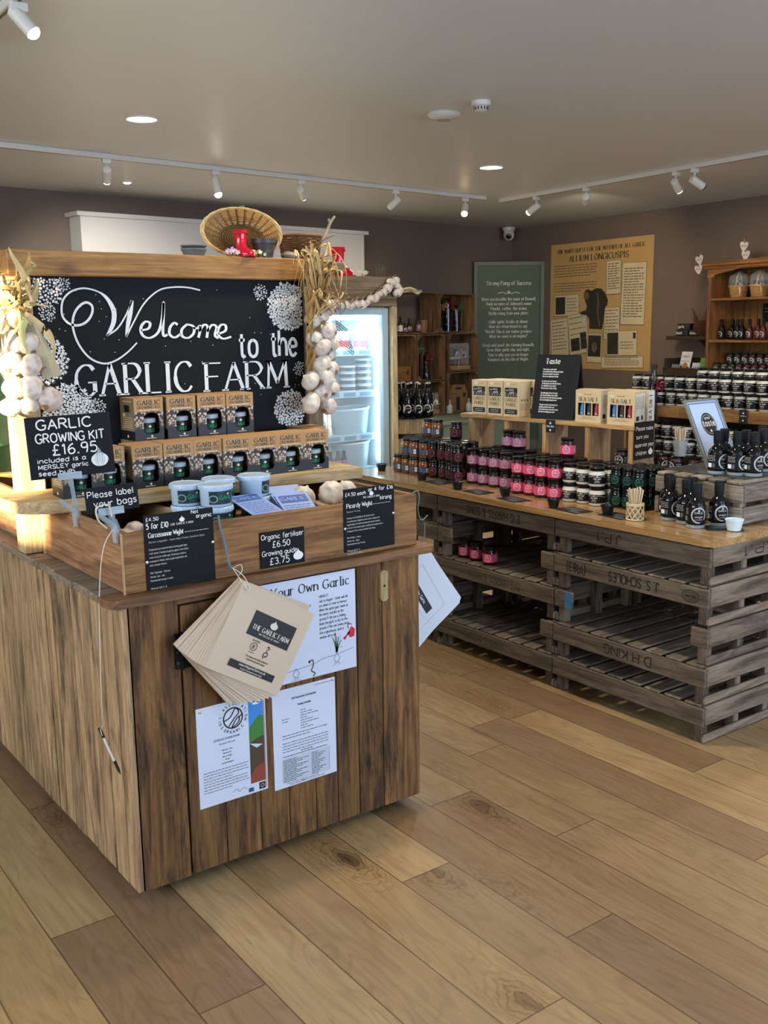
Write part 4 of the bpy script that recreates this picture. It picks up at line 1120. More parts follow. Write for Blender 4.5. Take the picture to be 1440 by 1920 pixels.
variety('black variety card with five-for-ten price on the planter front at left', 0.985, 0.852, 0.195, 0.196, 'Carcassonne Wight', '', [('£4.50', .006, .180, .009, .040), ('5 for £10', .006, .160, .014, .066), ('Not', .132, .186, .009, .152), ('organic', .146, .173, .010, .190)], '', [
    'Exceptional, pure cloved hardneck showing good vigour', 'in UK climate. Probably brought by pilgrims from Cathar', 'camps during the middle ages. Flowering as tends to', 'congregate in Mediat, white, purple striped bulbs with', 'spicy, aromatic flavours.', '', 'Plant: September - February', 'Harvest: June - July', 'Recommended storage: 6 weeks', '', 'Cloves per bulb: 8 - 12', 'Expected Size: 40 - 60mm'], 'Source: Languedoc - South West France, Catalonia Spain')
variety('black variety card with four-for-sixteen price on the planter front at right', 1.597, 0.862, 0.184, 0.187, 'Picardy Wight', '', [('£4.50 each', .006, .166, .010, .078), ('or 4 for £16', .088, .173, .011, .178), ('strong', .130, .145, .011, .172)], '', [
    'Growing on the battlefields of the Somme and the', 'surrounding areas. Adapted to certain wetter conditions, this', 'original longevity and late harvesting type will grow anywhere', 'in the UK. It\'s the earliest region is a pinched and esteemed that it', 'its longevity. It has a strong, sometimes fiery flavour.', '', 'Plant: October - January', 'Harvest: July - August', 'Recommended storage: 9 months', '', 'Cloves per bulb: 10 - 14', 'Expected Size: 40 - 70mm'], 'Source: France')
o = card('price_card', 'small black handwritten card pricing fertiliser and growing guide', 'sign', (1.317, 2.3615, 0.857), (1, 0, 0), (0, 0, 1), 0.144, 0.102)
mb = MB(); fit(mb, 'Organic fertiliser', .005, .140, .080, .014, 0, FC, pen=.13, wiggle=.05); fit(mb, '£6.50', .040, .096, .056, .017, 0, FC, pen=.13)
fit(mb, 'Growing guide', .006, .118, .034, .014, 0, FC, pen=.13, wiggle=.05); fit(mb, '£3.75', .030, .092, .008, .018, 0, FC, pen=.13); garlic_icon(mb, .122, .027, .034, 0, FC)
mb.build('lettering', M_CHALK, o)

# ---- printed sheets pinned to the cupboard front
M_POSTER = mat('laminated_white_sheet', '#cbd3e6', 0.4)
M_RED = mat('watering_can_red', '#c2273a', 0.5)
M_GRN = mat('leaf_print_green', '#33613f', 0.6)
YF = 2.3405
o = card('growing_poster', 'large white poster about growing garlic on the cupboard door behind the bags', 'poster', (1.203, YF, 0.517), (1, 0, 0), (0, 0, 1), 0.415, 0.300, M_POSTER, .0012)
mb = MB()
fit(mb, 'Grow', .012, .118, .257, .026, 0, FC, font='roman', pen=.13, sub=4); fit(mb, 'Your Own Garlic', .132, .392, .257, .026, 0, FC, font='roman', pen=.13, sub=4)
kw = dict(font='plain', pen=.11, track=.9, sub=2)
para(mb, ['HARVEST:', 'July to August - Garlic will tell', "you when it's time to harvest.", "When the garlic goes 'weak at", "the knees' and lies on the", 'ground. If the sun is shining,', 'leave the garlic to dry on the', 'ground, if the rain comes, bring', 'into a glasshouse, shed or', 'window sill to dry.'], .288, .232, .0078, .0135, 0, FC, sx=.78, **kw)
para(mb, ['CARE:', 'You will need to water, weed and', 'feed the garlic throughout the', 'season and then stop watering', 'in June for the last two', 'weeks. Watch', 'out for the leaves of', 'rust and snip off flowers', 'as they come.'], .150, .226, .0078, .0135, 0, FC, sx=.78, **kw)
para(mb, ['PLANTING:', 'Break the bulb into cloves', 'and plant each one 3cm deep', 'and 15cm apart in rows', 'in a sunny, open bed.'], .012, .226, .0078, .0135, 0, FC, sx=.78, **kw)
mb.ribbon(spline([(.01, .030), (.06, .038), (.12, .030), (.19, .034), (.26, .040), (.30, .050), (.34, .052), (.405, .062)], 4), .0012, 2, FC)
for cx, cy in ((.10, .022), (.205, .022), (.345, .040)):
    mb.ribbon(spline([(cx, cy + .016), (cx - .010, cy), (cx, cy - .010), (cx + .010, cy), (cx, cy + .016)], 4), .0012, 2, FC)
    for k in range(4): mb.ribbon(spline([(cx - .004 + k * .003, cy - .009), (cx - .010 + k * .007, cy - .018), (cx - .016 + k * .011, cy - .02)], 3), .0008, 2, FC)
for dx, hh in ((-.010, .05), (-.003, .062), (.006, .048), (.012, .035)):
    mb.ribbon(spline([(.345, .058), (.345 + dx * .6, .058 + hh * .6), (.345 + dx * 1.5, .058 + hh)], 4), lambda a, b_, k: .0065 * (1 - .8 * k), 3, FC)
mb.ribbon(spline([(.248, .050), (.262, .052), (.262, .034), (.256, .022), (.268, .012), (.262, .004)], 5), .004, 4, FC); mb.disc(.25, .049, .004, .004, 4, FC, 10)
mb.face([(.383, .108), (.398, .128), (.415 - .004, .118), (.408, .096), (.394, .094)], 1, FC); mb.ribbon([(.392, .112), (.376, .098)], .005, 1, FC); mb.disc(.374, .096, .005, .005, 1, FC, 10)
mb.ribbon(spline([(.388, .122), (.386, .136), (.400, .134)], 4), .003, 1, FC)
for k in range(14): mb.disc(.352 + rng.uniform(-.012, .016), .090 + rng.uniform(-.02, .02), .0012, .0016, 2, FC, 5)
mb.build('printing', [M_INK, M_RED, M_GREYINK, M_GRN, mat('worm_brown', '#5a5450', .7)], o)
def pins(o, pts):
    for x, y in pts:
        mb = MB(); mb.lathe([(.004, 0), (.0035, .002), (.0001, .003)], 10, 0, Matrix.Translation((x, y, 0))); mb.build('drawing_pin', M_STEEL, o)
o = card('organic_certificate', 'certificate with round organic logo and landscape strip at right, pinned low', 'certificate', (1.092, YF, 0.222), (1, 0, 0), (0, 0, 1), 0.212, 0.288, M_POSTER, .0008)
mb = MB(); cx, cy, R = .110, .238, .029
for s, a0, a1, rr, fl in (('SOIL ASSOCIATION', 2.95 + .55, -.62, .0365, 1), ):
    chars = [c for c in s]; tot = len(s)
    for i, c in enumerate(s):
        a = 3.65 - (3.65 + .35) * i / (tot - 1)
        fa = (lambda a: (lambda u, v: FC(cx + (rr + v) * math.cos(a - u / rr), cy + (rr + v) * math.sin(a - u / rr))))(a)
        if c != ' ': text(mb, c, -.003, 0, .0075, 0, fa, pen=.18, sub=2, sx=.9)
for i, c in enumerate('ORGANIC'):
    a = -2.25 + 1.45 * i / 6
    fa = (lambda a: (lambda u, v: FC(cx + (.0435 - v) * math.cos(a + u / .04), cy + (.0435 - v) * math.sin(a + u / .04))))(a)
    text(mb, c, -.003, 0, .0075, 0, fa, pen=.2, sub=2, sx=.9)
mb.ring(cx, cy, R, .004, 0, FC)
mb.ribbon(spline([(cx - .028, cy - .004), (cx - .008, cy + .004), (cx + .008, cy + .026), (cx + .018, cy + .012), (cx + .002, cy - .004), (cx - .014, cy - .022)], 5), .0035, 0, FC)
mb.ribbon(spline([(cx + .028, cy + .004), (cx + .010, cy - .006), (cx - .004, cy - .027), (cx + .016, cy - .016), (cx + .020, cy + .000)], 5), .0035, 0, FC)
sx0 = .158
mb.rect(sx0, 0.150, .204, .287, 1, FC); mb.face([(sx0, .150), (.204, .150), (.204, .222), (.192, .228), (.176, .214), (sx0, .196)], 2, FC2)
mb.face([(sx0, .150), (.204, .138), (.204, .165), (.180, .160)], 3, lift(.0013)); mb.face([(sx0, .03), (.204, .03), (.204, .140), (.180, .132), (sx0, .150)], 3, FC2); mb.face([(sx0, .03), (.204, .03), (.204, .085), (.175, .075), (sx0, .052)], 4, lift(.0013))
mb.disc(.182, .264, .012, .004, 5, FC2, 10); mb.disc(.19, .268, .008, .004, 5, FC2, 10)
text(mb, 'CERTIFICATE OF REGISTRATION', .088, .182, .0055, 6, FC, 'c', 'plain', pen=.15, sx=.75)
para(mb, ['The Garlic Farm Ltd', '', 'Mersley Lane', 'Newchurch', 'Isle of Wight', 'PO36', 'United Kingdom'], .088, .170, .0042, .0095, 6, FC, align='c', font='plain', pen=.17, sub=2)
for i in range(8): greek(mb, .014, .152 - (i % 4 == 3) * .05, .098 - i * .0082, .0032, 6, FC, i)
mb.ribbon(spline([(.10, .022), (.115, .028), (.12, .018), (.135, .026), (.145, .018)], 4), .001, 0, FC)
mb.rect(.150, .006, .166, .018, 7, FC); mb.rect(.184, .006, .203, .026, 0, lift(.0013)); mb.ring(.1935, .016, .005, .001, 5, lift(.0018), 10); mb.rect(.205, .006, .2085, .287, 8, FC)
mb.build('printing', [M_INK, mat('print_sky', '#3d84cf', .5), mat('print_field', '#3c7a35', .5), mat('print_earth', '#4a3a2a', .5), mat('print_red_soil', '#86402e', .5), M_PAPER, M_GREYINK, mat('print_navy', '#33466e', .5), mat('print_edge_pink', '#b08a92', .6)], o)
pins(o, [(.012, .278)])
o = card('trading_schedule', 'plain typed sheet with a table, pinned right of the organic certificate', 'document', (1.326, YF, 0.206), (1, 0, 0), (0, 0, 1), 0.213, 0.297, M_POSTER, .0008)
mb = MB()
text(mb, 'Soil Association Certification', .105, .262, .0062, 0, FC, 'c', 'plain', pen=.17, sub=2, sx=.8); text(mb, 'Trading Schedule', .105, .240, .0058, 0, FC, 'c', 'plain', pen=.17, sub=2, sx=.8)
for i in range(8): greek(mb, .092, .092 + .022 + .02 * ((i * 7) % 3), .222 - i * .0078, .0034, 1, FC, i + 50)
greek(mb, .03, .055, .206, .0034, 1, FC, 9); greek(mb, .03, .05, .198, .0034, 1, FC, 8)
for i in range(6): greek(mb, .03, .185 - .06 * (i == 1), .156 - i * .0085 - .006 * (i > 1), .0034, 1, FC, i + 20)
greek(mb, .09, .13, .100, .0035, 0, FC, 3); greek(mb, .03, .18, .093, .0034, 0, FC, 31)
for i in range(14):
    y = .086 - i * .0054
    mb.rect(.028, y, .188, y + .0007, 1, FC); 
    if i < 13: greek(mb, .031, .075 + .02 * ((i * 5) % 3), y - .0044, .003, 1, FC, 100 + i); greek(mb, .128, .15 + .008 * ((i * 3) % 4), y - .0044, .003, 1, FC, 130 + i)
for x in (.028, .126, .1873): mb.rect(x, .086 - 13 * .0054, x + .0007, .0867, 1, FC)
greek(mb, .04, .15, .010, .0028, 1, FC, 77); greek(mb, .05, .17, .005, .0028, 1, FC, 78); greek(mb, .14, .205, .287, .0028, 1, FC, 79)
mb.build('printing', [M_INK, M_GREYINK], o)
pins(o, [(.205, .290), (.095, .010)])

# ---- fan of paper bags on a string
M_BAG = mat('brown_paper_bag', '#cab6a0', 0.75, var=.06, vscale=9, bump=.25, bscale=22)
M_BAGE = mat('brown_paper_bag_plain', '#b9a48c', 0.8, var=.06, vscale=9)
HP = Vector((1.212, 2.30, 0.848))
def bag(angle, k, printed, label, hp=HP, W=.248, H=.243, m=None, group='paper bags on the string', bend=.004):
    r = random.Random(k)
    mb = MB(); n = 8; vs = []; fs = []
    for side in (0, 1):
        for j in range(n + 1):
            for i in range(n + 1):
                u, v = i / n, j / n
                bulge = bend * math.sin(PI * u) * math.sin(PI * v) + .0008 * math.sin(9 * u + 5 * v + k)
                edge = .0022 * (1 if (i in (0, n) or j in (0, n)) else 0)
                vs.append((u * W, -v * H, (bulge + .0008) if side == 0 else (-.0012 + bulge * .4)))
    S_ = (n + 1) ** 2
    for j in range(n):
        for i in range(n):
            a = j * (n + 1) + i
            fs.append((a, a + n + 1, a + n + 2, a + 1)); fs.append((S_ + a, S_ + a + 1, S_ + a + n + 2, S_ + a + n + 1))
    for i in range(n):
        fs.append((i, i + 1, S_ + i + 1, S_ + i)); b0 = n * (n + 1)
        fs.append((b0 + i, S_ + b0 + i, S_ + b0 + i + 1, b0 + i + 1)); c0 = i * (n + 1); c1 = c0 + n + 1
        fs.append((c0, S_ + c0, S_ + c1, c1)); fs.append((c0 + n, c1 + n, S_ + c1 + n, S_ + c0 + n))
    mb.add(vs, fs, 0, True)
    o = mb.build('paper_bag', [m or M_BAG])
    # local x along the bag's top edge, y up, z towards the viewer
    q = Matrix.Translation(hp + Vector((0, -.0028 * k, 0))) @ Matrix.Rotation(PI / 2, 4, 'X') @ Matrix.Rotation(angle, 4, 'Z') @ Matrix.Translation((-.010, .012, 0))
    o.matrix_world = q
    tag(o, label, 'paper bag', group)
    if printed:
        g = lambda u, v: (u * W, -v * H, bend * math.sin(PI * u) * math.sin(PI * v) + .0022)
        def rr(u0, v0, u1, v1, m_, f_): 
            nn = 6
            vs = []; fs2 = []
            for j in range(nn + 1):
                for i in range(nn + 1): vs.append(f_(u0 + (u1 - u0) * i / nn, v0 + (v1 - v0) * j / nn))
            for j in range(nn):
                for i in range(nn): a = j * (nn + 1) + i; fs2.append((a, a + 1, a + nn + 2, a + nn + 1))
            mb.add(vs, fs2, m_)
        G = lambda u, v: g(u / W, -v / H)
        G2 = lambda u, v: (lambda p: (p[0], p[1], p[2] + .0006))(G(u, v))
        mb = MB()
        def gg(u, v): return g(u / W, v / H)
        rr(.068, .055, .212, .122, 0, gg)
        garlic_icon(mb, .140, -.073, .026, 1, G2); fit(mb, 'THE GARLIC FARM', .078, .203, -.103, .0125, 1, G2, font='roman', pen=.15, sub=3); fit(mb, 'ON THE ISLE OF WIGHT', .105, .176, -.1125, .0048, 1, G2, font='plain', pen=.15, sub=2)
        text(mb, 'Certified', .108, -.132, .005, 0, G, 'c', 'plain', pen=.16); mb.ring(.108, -.146, .0105, .0015, 0, G); text(mb, 'B', .1052, -.1505, .009, 0, G, font='hand', pen=.16); mb.rect(.098, -.163, .118, -.1618, 0, G)
        mb.ribbon(spline([(.150, -.166), (.146, -.155), (.152, -.148), (.160, -.152), (.156, -.160), (.150, -.157)], 4), .0022, 0, G); mb.ribbon(spline([(.152, -.148), (.153, -.140), (.160, -.135)], 4), .0022, 0, G); mb.disc(.153, -.133, .004, .0025, 0, G, 8)
        for k2 in range(2): text(mb, ('This company meets high standards of', 'social and environmental impact')[k2], .135, -.176 - k2 * .008, .0046, 0, G, 'c', 'plain', pen=.15, sub=2, sx=.75)
        rr(.058, .196, .212, .216, 0, gg); text(mb, 'www.thegarlicfarm.co.uk', .135, -.2045, .0068, 1, G2, 'c', 'plain', pen=.15, sub=3, sx=.95); text(mb, 'The Garlic Farm, Newchurch, Isle of Wight', .135, -.213, .0038, 1, G2, 'c', 'plain', pen=.15, sub=2, sx=.8)
        mb.build('printing', [mat('bag_black_print', '#26272b', .6), mat('bag_white_print', '#d8cfc0', .7)], o)
    return o
NB = 17
for k in range(NB):
    a = math.radians(-54 + 23 * (k / (NB - 1)) ** 1.25) + rng.uniform(-.012, .012)
    if k == 3: a = math.radians(-27)
    front = k == NB - 1
    bag(math.radians(-31.5) if front else a, k, front, 'brown paper bag at the front of the fan with black printed panel' if front else ('brown paper bag sticking out right behind the front bag' if k == 3 else 'plain brown paper bag, %s from the back of the fan' % (ORD[k])), bend=.004 if front else .0006)
t = thing('bag_string', 'string and wire hook the paper bags hang from over the planter front', 'string', (1.21, 2.36, .85))
mb = MB(); mb.tube(spline([(-.012, .004, .168), (-.014, -.004, .150), (-.006, -.008, .10), (.0, -.016, .045), (.004, -.03, .03)], 5), [.0035], 6) if False else mb.tube(spline([(-.012, .006, .172), (-.016, -.006, .150), (-.006, -.010, .10), (.0, -.018, .045), (.004, -.03, .03)], 5), .0034, 6)
mb.build('wire', mat('blue_grey_wire', '#5f6f7c', .5), t)
mb = MB()
for s_ in (-1, 1): mb.tube(spline([(.004, -.03, .034), (.004 + s_ * .007, -.075, .02), (.004 + s_ * .005, -.112, -.004), (.004, -.114, -.012)], 5), .0013, 5)
mb.tube(spline([(.006, -.035, .035), (.018, -.05, .044), (.020, -.055, .03), (.008, -.06, .018)], 5), .0012, 5)
mb.build('string', M_STRING, t)
# white bags hanging off the right-hand side
M_BAGW = mat('white_paper_bag', '#c8cfda', 0.6, var=.03, vscale=8)
HP2 = Vector((1.922, 2.405, 0.828))
for k in range(5):
    front = k == 4
    o = bag(math.radians(-57.5 + (4 - k) * 1.1), k, False, 'white paper bag with dark band, front one hanging off the island right side' if front else 'white paper bag, %s from the back of the bunch at the right side' % ORD[k], HP2, .262, .235, M_BAGW, 'white bags at the right side', .002)
    if front:
        mb = MB(); G = lift(.0045)
        mb.rect(.075, -.125, .195, -.098, 0, G)
        text(mb, 'by Garlic', .135, -.117, .010, 1, lift(.005), 'c', 'plain', pen=.14)
        mb.ribbon([(.05, -.05), (.22, -.05), (.22, -.20), (.05, -.20)], .0009, 2, G, True); mb.ribbon([(.09, -.14), (.2, -.14), (.2, -.185), (.09, -.185)], .0008, 2, G, True)
        mb.build('printing', [mat('navy_band', '#1d2330', .6), M_PAPER, mat('pale_line', '#8f98a8', .7)], o)
t = thing('side_hook', 'wire loop holding the white bags at the right end of the ledge', 'hook', (1.91, 2.38, .85))
mb = MB(); mb.tube(spline([(-.05, -.0, .155), (-.035, -.01, .165), (-.025, -.008, .145), (-.024, 0, .10), (-.01, .0, .07), (.014, 0, .082)], 5), .0016, 6)
mb.tube(spline([(.0, 0, .06), (.012, .012, .04), (.016, .02, .0), (.014, .024, -.02)], 4), .0015, 5)
mb.build('wire', mat('pale_wire', '#7d868c', .5), t)
# ================================================================ GARLIC PLAITS, TOP ORNAMENTS, FRIDGE
def strip(mb, P, w, m, twist=0.0, seed=0):
    """a dry leaf: a thin creased ribbon with its own twist"""
    P = [Vector(p) for p in spline([tuple(p) for p in P], 4)]
    n = len(P); r = random.Random(seed); ph = r.uniform(0, 6.28)
    vs = []; fs = []
    for i, p in enumerate(P):
        t = (P[min(i + 1, n - 1)] - P[max(i - 1, 0)]).normalized()
        u = t.orthogonal().normalized()
        u = Matrix.Rotation(ph + twist * i / n, 3, t) @ u
        v = t.cross(u)
        k = i / (n - 1)
        ww = w * (0.35 + 0.65 * math.sin(PI * min(1, k * 1.15 + .12))) * (1 if k < .8 else (1 - k) / .2 * .9 + .1)
        vs += [tuple(p - u * ww * .5 + v * ww * .16), tuple(p - v * ww * .06), tuple(p + u * ww * .5 + v * ww * .16), tuple(p + v * ww * .06)]
    for i in range(n - 1):
        for k in range(4): fs.append((4 * i + k, 4 * i + (k + 1) % 4, 4 * i + 4 + (k + 1) % 4, 4 * i + 4 + k))
    mb.add(vs, fs, m, True)
def leaves(par, base, tips, mats, w=(.012, .024), seed=1, name='dried_leaves'):
    r = random.Random(seed); mb = MB()
    for i, tp in enumerate(tips):
        b0 = Vector(base) + Vector((r.uniform(-.015, .015), r.uniform(-.015, .01), r.uniform(-.02, .03)))
        e = Vector(tp); mid = (b0 + e) / 2 + Vector((r.uniform(-.03, .03), r.uniform(-.04, .0), r.uniform(-.01, .05)))
        pts = [b0, b0 + (mid - b0) * .5 + Vector((r.uniform(-.012, .012), r.uniform(-.02, .01), .01)), mid, mid + (e - mid) * .55 + Vector((r.uniform(-.02, .02), r.uniform(-.015, .01), r.uniform(-.01, .02))), e]
        strip(mb, pts, r.uniform(*w), r.randrange(len(mats)), r.uniform(-3, 3), i + seed * 50)
    return mb.build(name, mats, par, sharp=80)
def plait(label, origin, bulbs, seed, group='garlic plaits on the board posts'):
    t = thing('garlic_plait', label, 'garlic plait', origin, 0, group)
    o = Vector(origin)
    for i, (x, y, z, R, ax) in enumerate(bulbs):
        bulb_obj('bulb', R, Vector((x, y, z)) - o, ax, seed + i, t, M_GARLIC if (i * 7) % 3 else M_GARLICP, .8)
    mb = MB()
    zs_ = [b[2] for b in bulbs]; x0 = sum(b[0] for b in bulbs) / len(bulbs) - o.x
    for k in range(3):
        P = [(x0 + .010 * math.cos(j * 1.3 + k * 2.1), .035 + .010 * math.sin(j * 1.3 + k * 2.1), min(zs_) - o.z + (max(zs_) + .07 - min(zs_)) * j / 14) for j in range(15)]
        mb.tube(P, .0085, 6)
    mb.build('braided_stems', M_STRAW, t)
    return t
def ax(r): return (r.uniform(-.7, .7), r.uniform(.15, .8), r.uniform(.0, .9))
r = random.Random(21)
LB = [(.868, 2.925, 1.482, .038), (.905, 2.915, 1.478, .037), (.850, 2.92, 1.420, .037), (.903, 2.905, 1.415, .038), (.858, 2.915, 1.352, .037), (.902, 2.905, 1.352, .039), (.945, 2.900, 1.317, .039), (.892, 2.915, 1.300, .030), (.846, 2.93, 1.30, .034), (.872, 2.93, 1.545, .035)]
pl = plait('garlic plait of fat bulbs hanging on the left post in warm sunlight', (.885, 2.95, 1.35), [b + ((r.uniform(-.8, .6), r.uniform(.2, .8), .3 + r.uniform(-.3, .5)),) for b in LB], 200)
rr = random.Random(4)
tips = [(rr.uniform(-.09, .055), rr.uniform(-.06, .02), rr.uniform(.24, .40)) for _ in range(24)] + [(rr.uniform(-.10, .09), rr.uniform(-.06, .0), rr.uniform(.05, .25)) for _ in range(26)]
leaves(pl, (-.012, -.02, .21), tips, [M_STRAW2, M_STRAW, mat('pale_green_leaf', '#b9b680', .75)], (.012, .030), 3)
mb = MB(); vs = []; fs = []
for i in range(9):
    t_ = i / 8
    a = Vector((.025 + .05 * t_, -.055 - .01 * math.sin(3 * t_), .19 - .16 * t_)); w = .012 + .016 * t_
    vs += [tuple(a + Vector((-w, .008, -.006))), tuple(a + Vector((0, -.004, 0))), tuple(a + Vector((w, .006, .004)))]
for i in range(8):
    for k in (0, 1): fs.append((3 * i + k, 3 * i + k + 1, 3 * i + 4 + k, 3 * i + 3 + k))
mb.add(vs, fs, 0, True); mb.build('hessian_ribbon', mat('hessian', '#b5a78c', .9, var=.3, vscale=260), pl)
# right plait
RB = [(1.927, 2.915, 1.575, .031), (1.893, 2.915, 1.545, .031), (1.868, 2.92, 1.532, .029), (1.915, 2.90, 1.495, .033), (1.868, 2.915, 1.470, .030), (1.928, 2.91, 1.453, .030), (1.885, 2.895, 1.442, .033), (1.925, 2.915, 1.413, .026), (1.885, 2.90, 1.385, .034), (1.925, 2.905, 1.365, .030), (1.836, 2.90, 1.332, .034), (1.890, 2.895, 1.338, .034), (1.882, 2.90, 1.287, .033), (1.925, 2.905, 1.300, .028), (1.833, 2.895, 1.256, .038), (1.905, 2.905, 1.243, .033)]
pr_ = plait('long garlic plait with a tangle of dry leaves on the right post by the fridge', (1.895, 2.95, 1.4), [b + ((r.uniform(-.8, .7), r.uniform(.1, .8), r.uniform(-.1, .8)),) for b in RB], 300)
rr = random.Random(9)
mb = MB()
for k in range(46):
    a = rr.uniform(-.5, .5); top = rr.uniform(.30, .395); x0_ = -.015 + a * .06
    P = [(x0_ * .4, -.03, .19 + rr.uniform(-.02, .03)), (x0_ + rr.uniform(-.02, .02), rr.uniform(-.06, -.02), .27), (a * .15 + rr.uniform(-.03, .03), rr.uniform(-.06, .03), top), (a * .17 - .02 + rr.uniform(-.03, .02), rr.uniform(-.08, .0), top - rr.uniform(.02, .10))]
    if k % 2: P.append((a * .2 - .02 + rr.uniform(-.03, .04), rr.uniform(-.08, -.03), top - rr.uniform(.10, .24)))
    strip(mb, P, rr.uniform(.006, .016), rr.randrange(3), rr.uniform(-4, 4), k + 900)
for k in range(14):
    P = [(rr.uniform(-.03, .03), -.04, .24 + rr.uniform(-.02, .04)), (rr.uniform(-.05, .09), -.07, .22), (rr.uniform(-.09, .08), -.07, .15 + rr.uniform(0, .05)), (rr.uniform(-.09, .11), -.06, .10 + rr.uniform(0, .10))]
    strip(mb, P, rr.uniform(.006, .012), rr.randrange(3), rr.uniform(-4, 4), k + 990)
mb.build('dried_leaves', [M_STRAW, mat('brown_dry_leaf', '#8f6a3c', .8, var=.25, vscale=14), M_STRAW2], pr_, sharp=80)
mb = MB()
for k in range(5): strip(mb, [(-.03, -.045, .20 - .005 * k), (-.045 - .006 * k, -.05, .13), (-.055 + .01 * k, -.045, .05 + .01 * k)], .024, 0, .4, k)
mb.build('bract_leaves', M_STRAW, pr_)
mb = MB()
for k in range(9):
    a = k / 8
    mb.tube([(.040 + .05 * a, -.06, .10 + .035 * (1 - a)), (.060 + .055 * a, -.06, .02 + .03 * (1 - a))], .0011, 4); mb.tube([(.040 + .02 * a, -.06, .135 - .085 * a), (.092 + .02 * a, -.06, .10 - .085 * a)], .0011, 4)
mb.build('black_netting', mat('black_net', '#1b1b20', .7), pr_)

# ---- ornaments along the top beam
ZB = 1.7425
M_WICK = mat('wicker', '#a9834f', .7, var=.3, vscale=45); M_WICKD = mat('dark_wicker', '#6e4c2a', .7, var=.3, vscale=45)
def woven(mb, prof, seg, strand, m, mtx, dark=None):
    """woven basket wall: uprights and horizontal strands that pass in and out between them"""
    zs_ = [p[1] for p in prof]; H_ = zs_[-1] - zs_[0]
    def rad(z):
        for (r0, z0), (r1, z1) in zip(prof[:-1], prof[1:]):
            if z0 <= z <= z1: return r0 + (r1 - r0) * (z - z0) / max(1e-9, z1 - z0)
        return prof[-1][0]
    rows = int(H_ / (strand * 1.7))
    for j in range(rows):
        z = zs_[0] + (j + .5) * H_ / rows
        P = []
        for i in range(seg * 4 + 1):
            a = 2 * PI * i / (seg * 4)
            R = rad(z) + strand * .8 * math.sin(seg / 2 * a * 1.0 + PI * j)
            P.append((R * math.cos(a), R * math.sin(a), z))
        mb.tube(P, strand * .75, 4, m, mtx, caps=False)
    for i in range(seg):
        a = 2 * PI * i / seg
        mb.tube([(rad(z) * math.cos(a), rad(z) * math.sin(a), z) for z in [zs_[0] + H_ * k / 5 for k in range(6)]], strand * .8, 4, m, mtx)
bk = thing('wicker_basket', 'round open wicker basket tipped on its side on the top beam', 'basket', (1.697, 3.10, ZB))
q = Matrix.Translation((0.005, 0.0, .083)) @ Matrix.Rotation(-.5, 4, 'Z') @ Matrix.Rotation(.10, 4, 'Y') @ Matrix.Diagonal((.95, 1, .58, 1)) @ Matrix.Rotation(math.radians(86), 4, 'X') @ Matrix.Rotation(.3, 4, 'Z')
mb = MB(); woven(mb, [(.085, -.13), (.115, -.06), (.137, .02)], 26, .0042, 0, q); mb.lathe([(.0001, -.132), (.085, -.131)], 24, 0, q)
for k in range(9): mb.tube([((.008 + .009 * k) * math.cos(2 * PI * i / 28), (.008 + .009 * k) * math.sin(2 * PI * i / 28), -.129 + .002 * math.sin(PI * 13 * i / 28 + PI * k)) for i in range(29)], .0042, 4, 0, q, caps=False)
mb.build('woven_side', M_WICK, bk)
mb = MB()
for k in range(3):
    P = [((.138 + .004 * math.cos(7 * a + k * 2.1)) * math.cos(a), (.138 + .004 * math.cos(7 * a + k * 2.1)) * math.sin(a), .022 + .005 * math.sin(7 * a + k * 2.1)) for a in [2 * PI * i / 60 for i in range(61)]]
    mb.tube(P, .0042, 5, 0, q, caps=False)
mb.build('rim', mat('pale_willow_rim', '#c9ac72', .6, var=.2, vscale=40), bk)
M_BOOT = mat('glossy_red_ceramic', '#c3122a', .12, spec=.6)
def boot(label, loc_, h, rz):
    t = thing('red_boot', label, 'ceramic boot', loc_, rz, 'red ceramic boots')
    s = h / .1
    mb = MB(); n = 20; vs = []; fs = []
    rings = [(0, .0, .024, .034, .004), (.004, .0, .026, .036, .006), (.016, .0, .026, .036, .006), (.026, -.003, .024, .030, 0), (.036, -.012, .021, .022, 0), (.05, -.016, .020, .020, 0), (.075, -.017, .022, .022, 0), (.094, -.018, .025, .026, 0), (.1, -.018, .026, .027, 0)]
    for z, cx, ry, rx, fr_ in rings:
        for i in range(n):
            a = 2 * PI * i / n; k = 1.35 if (math.cos(a) > 0 and z < .03) else 1
            vs.append((s * (cx + rx * k * math.cos(a)), s * ry * math.sin(a), s * z))
    for j in range(len(rings) - 1):
        for i in range(n): fs.append((j * n + i, j * n + (i + 1) % n, (j + 1) * n + (i + 1) % n, (j + 1) * n + i))
    fs.append(tuple(reversed(range(n)))); b0 = len(vs)
    for i in range(n):
        a = 2 * PI * i / n; vs.append((s * (-.018 + .022 * math.cos(a)), s * .021 * math.sin(a), s * .1))
    for i in range(n):
        a = 2 * PI * i / n; vs.append((s * (-.017 + .018 * math.cos(a)), s * .017 * math.sin(a), s * .045))
    j = len(rings) - 1
    for i in range(n):
        fs.append((j * n + i, j * n + (i + 1) % n, b0 + (i + 1) % n, b0 + i)); fs.append((b0 + i, b0 + (i + 1) % n, b0 + n + (i + 1) % n, b0 + n + i))
    fs.append(tuple(range(b0 + n, b0 + 2 * n)))
    mb.add(vs, fs, 0, True); mb.build('boot', M_BOOT, t)
    mb = MB(); mb.lathe([(.0272, .0), (.0285, .003), (.0272, .007)], 20, 0, Matrix.Translation((-.018 * s, 0, .086 * s)) @ Matrix.Diagonal((s, s, s, 1)), capb=False, capt=False); mb.build('top_band', M_BOOT, t)
    mb = MB(); mb.box(-.030 * s, .046 * s, -.026 * s, .026 * s, 0, .004 * s, 0, .002); mb.build('sole', M_BOOT, t)
    return t
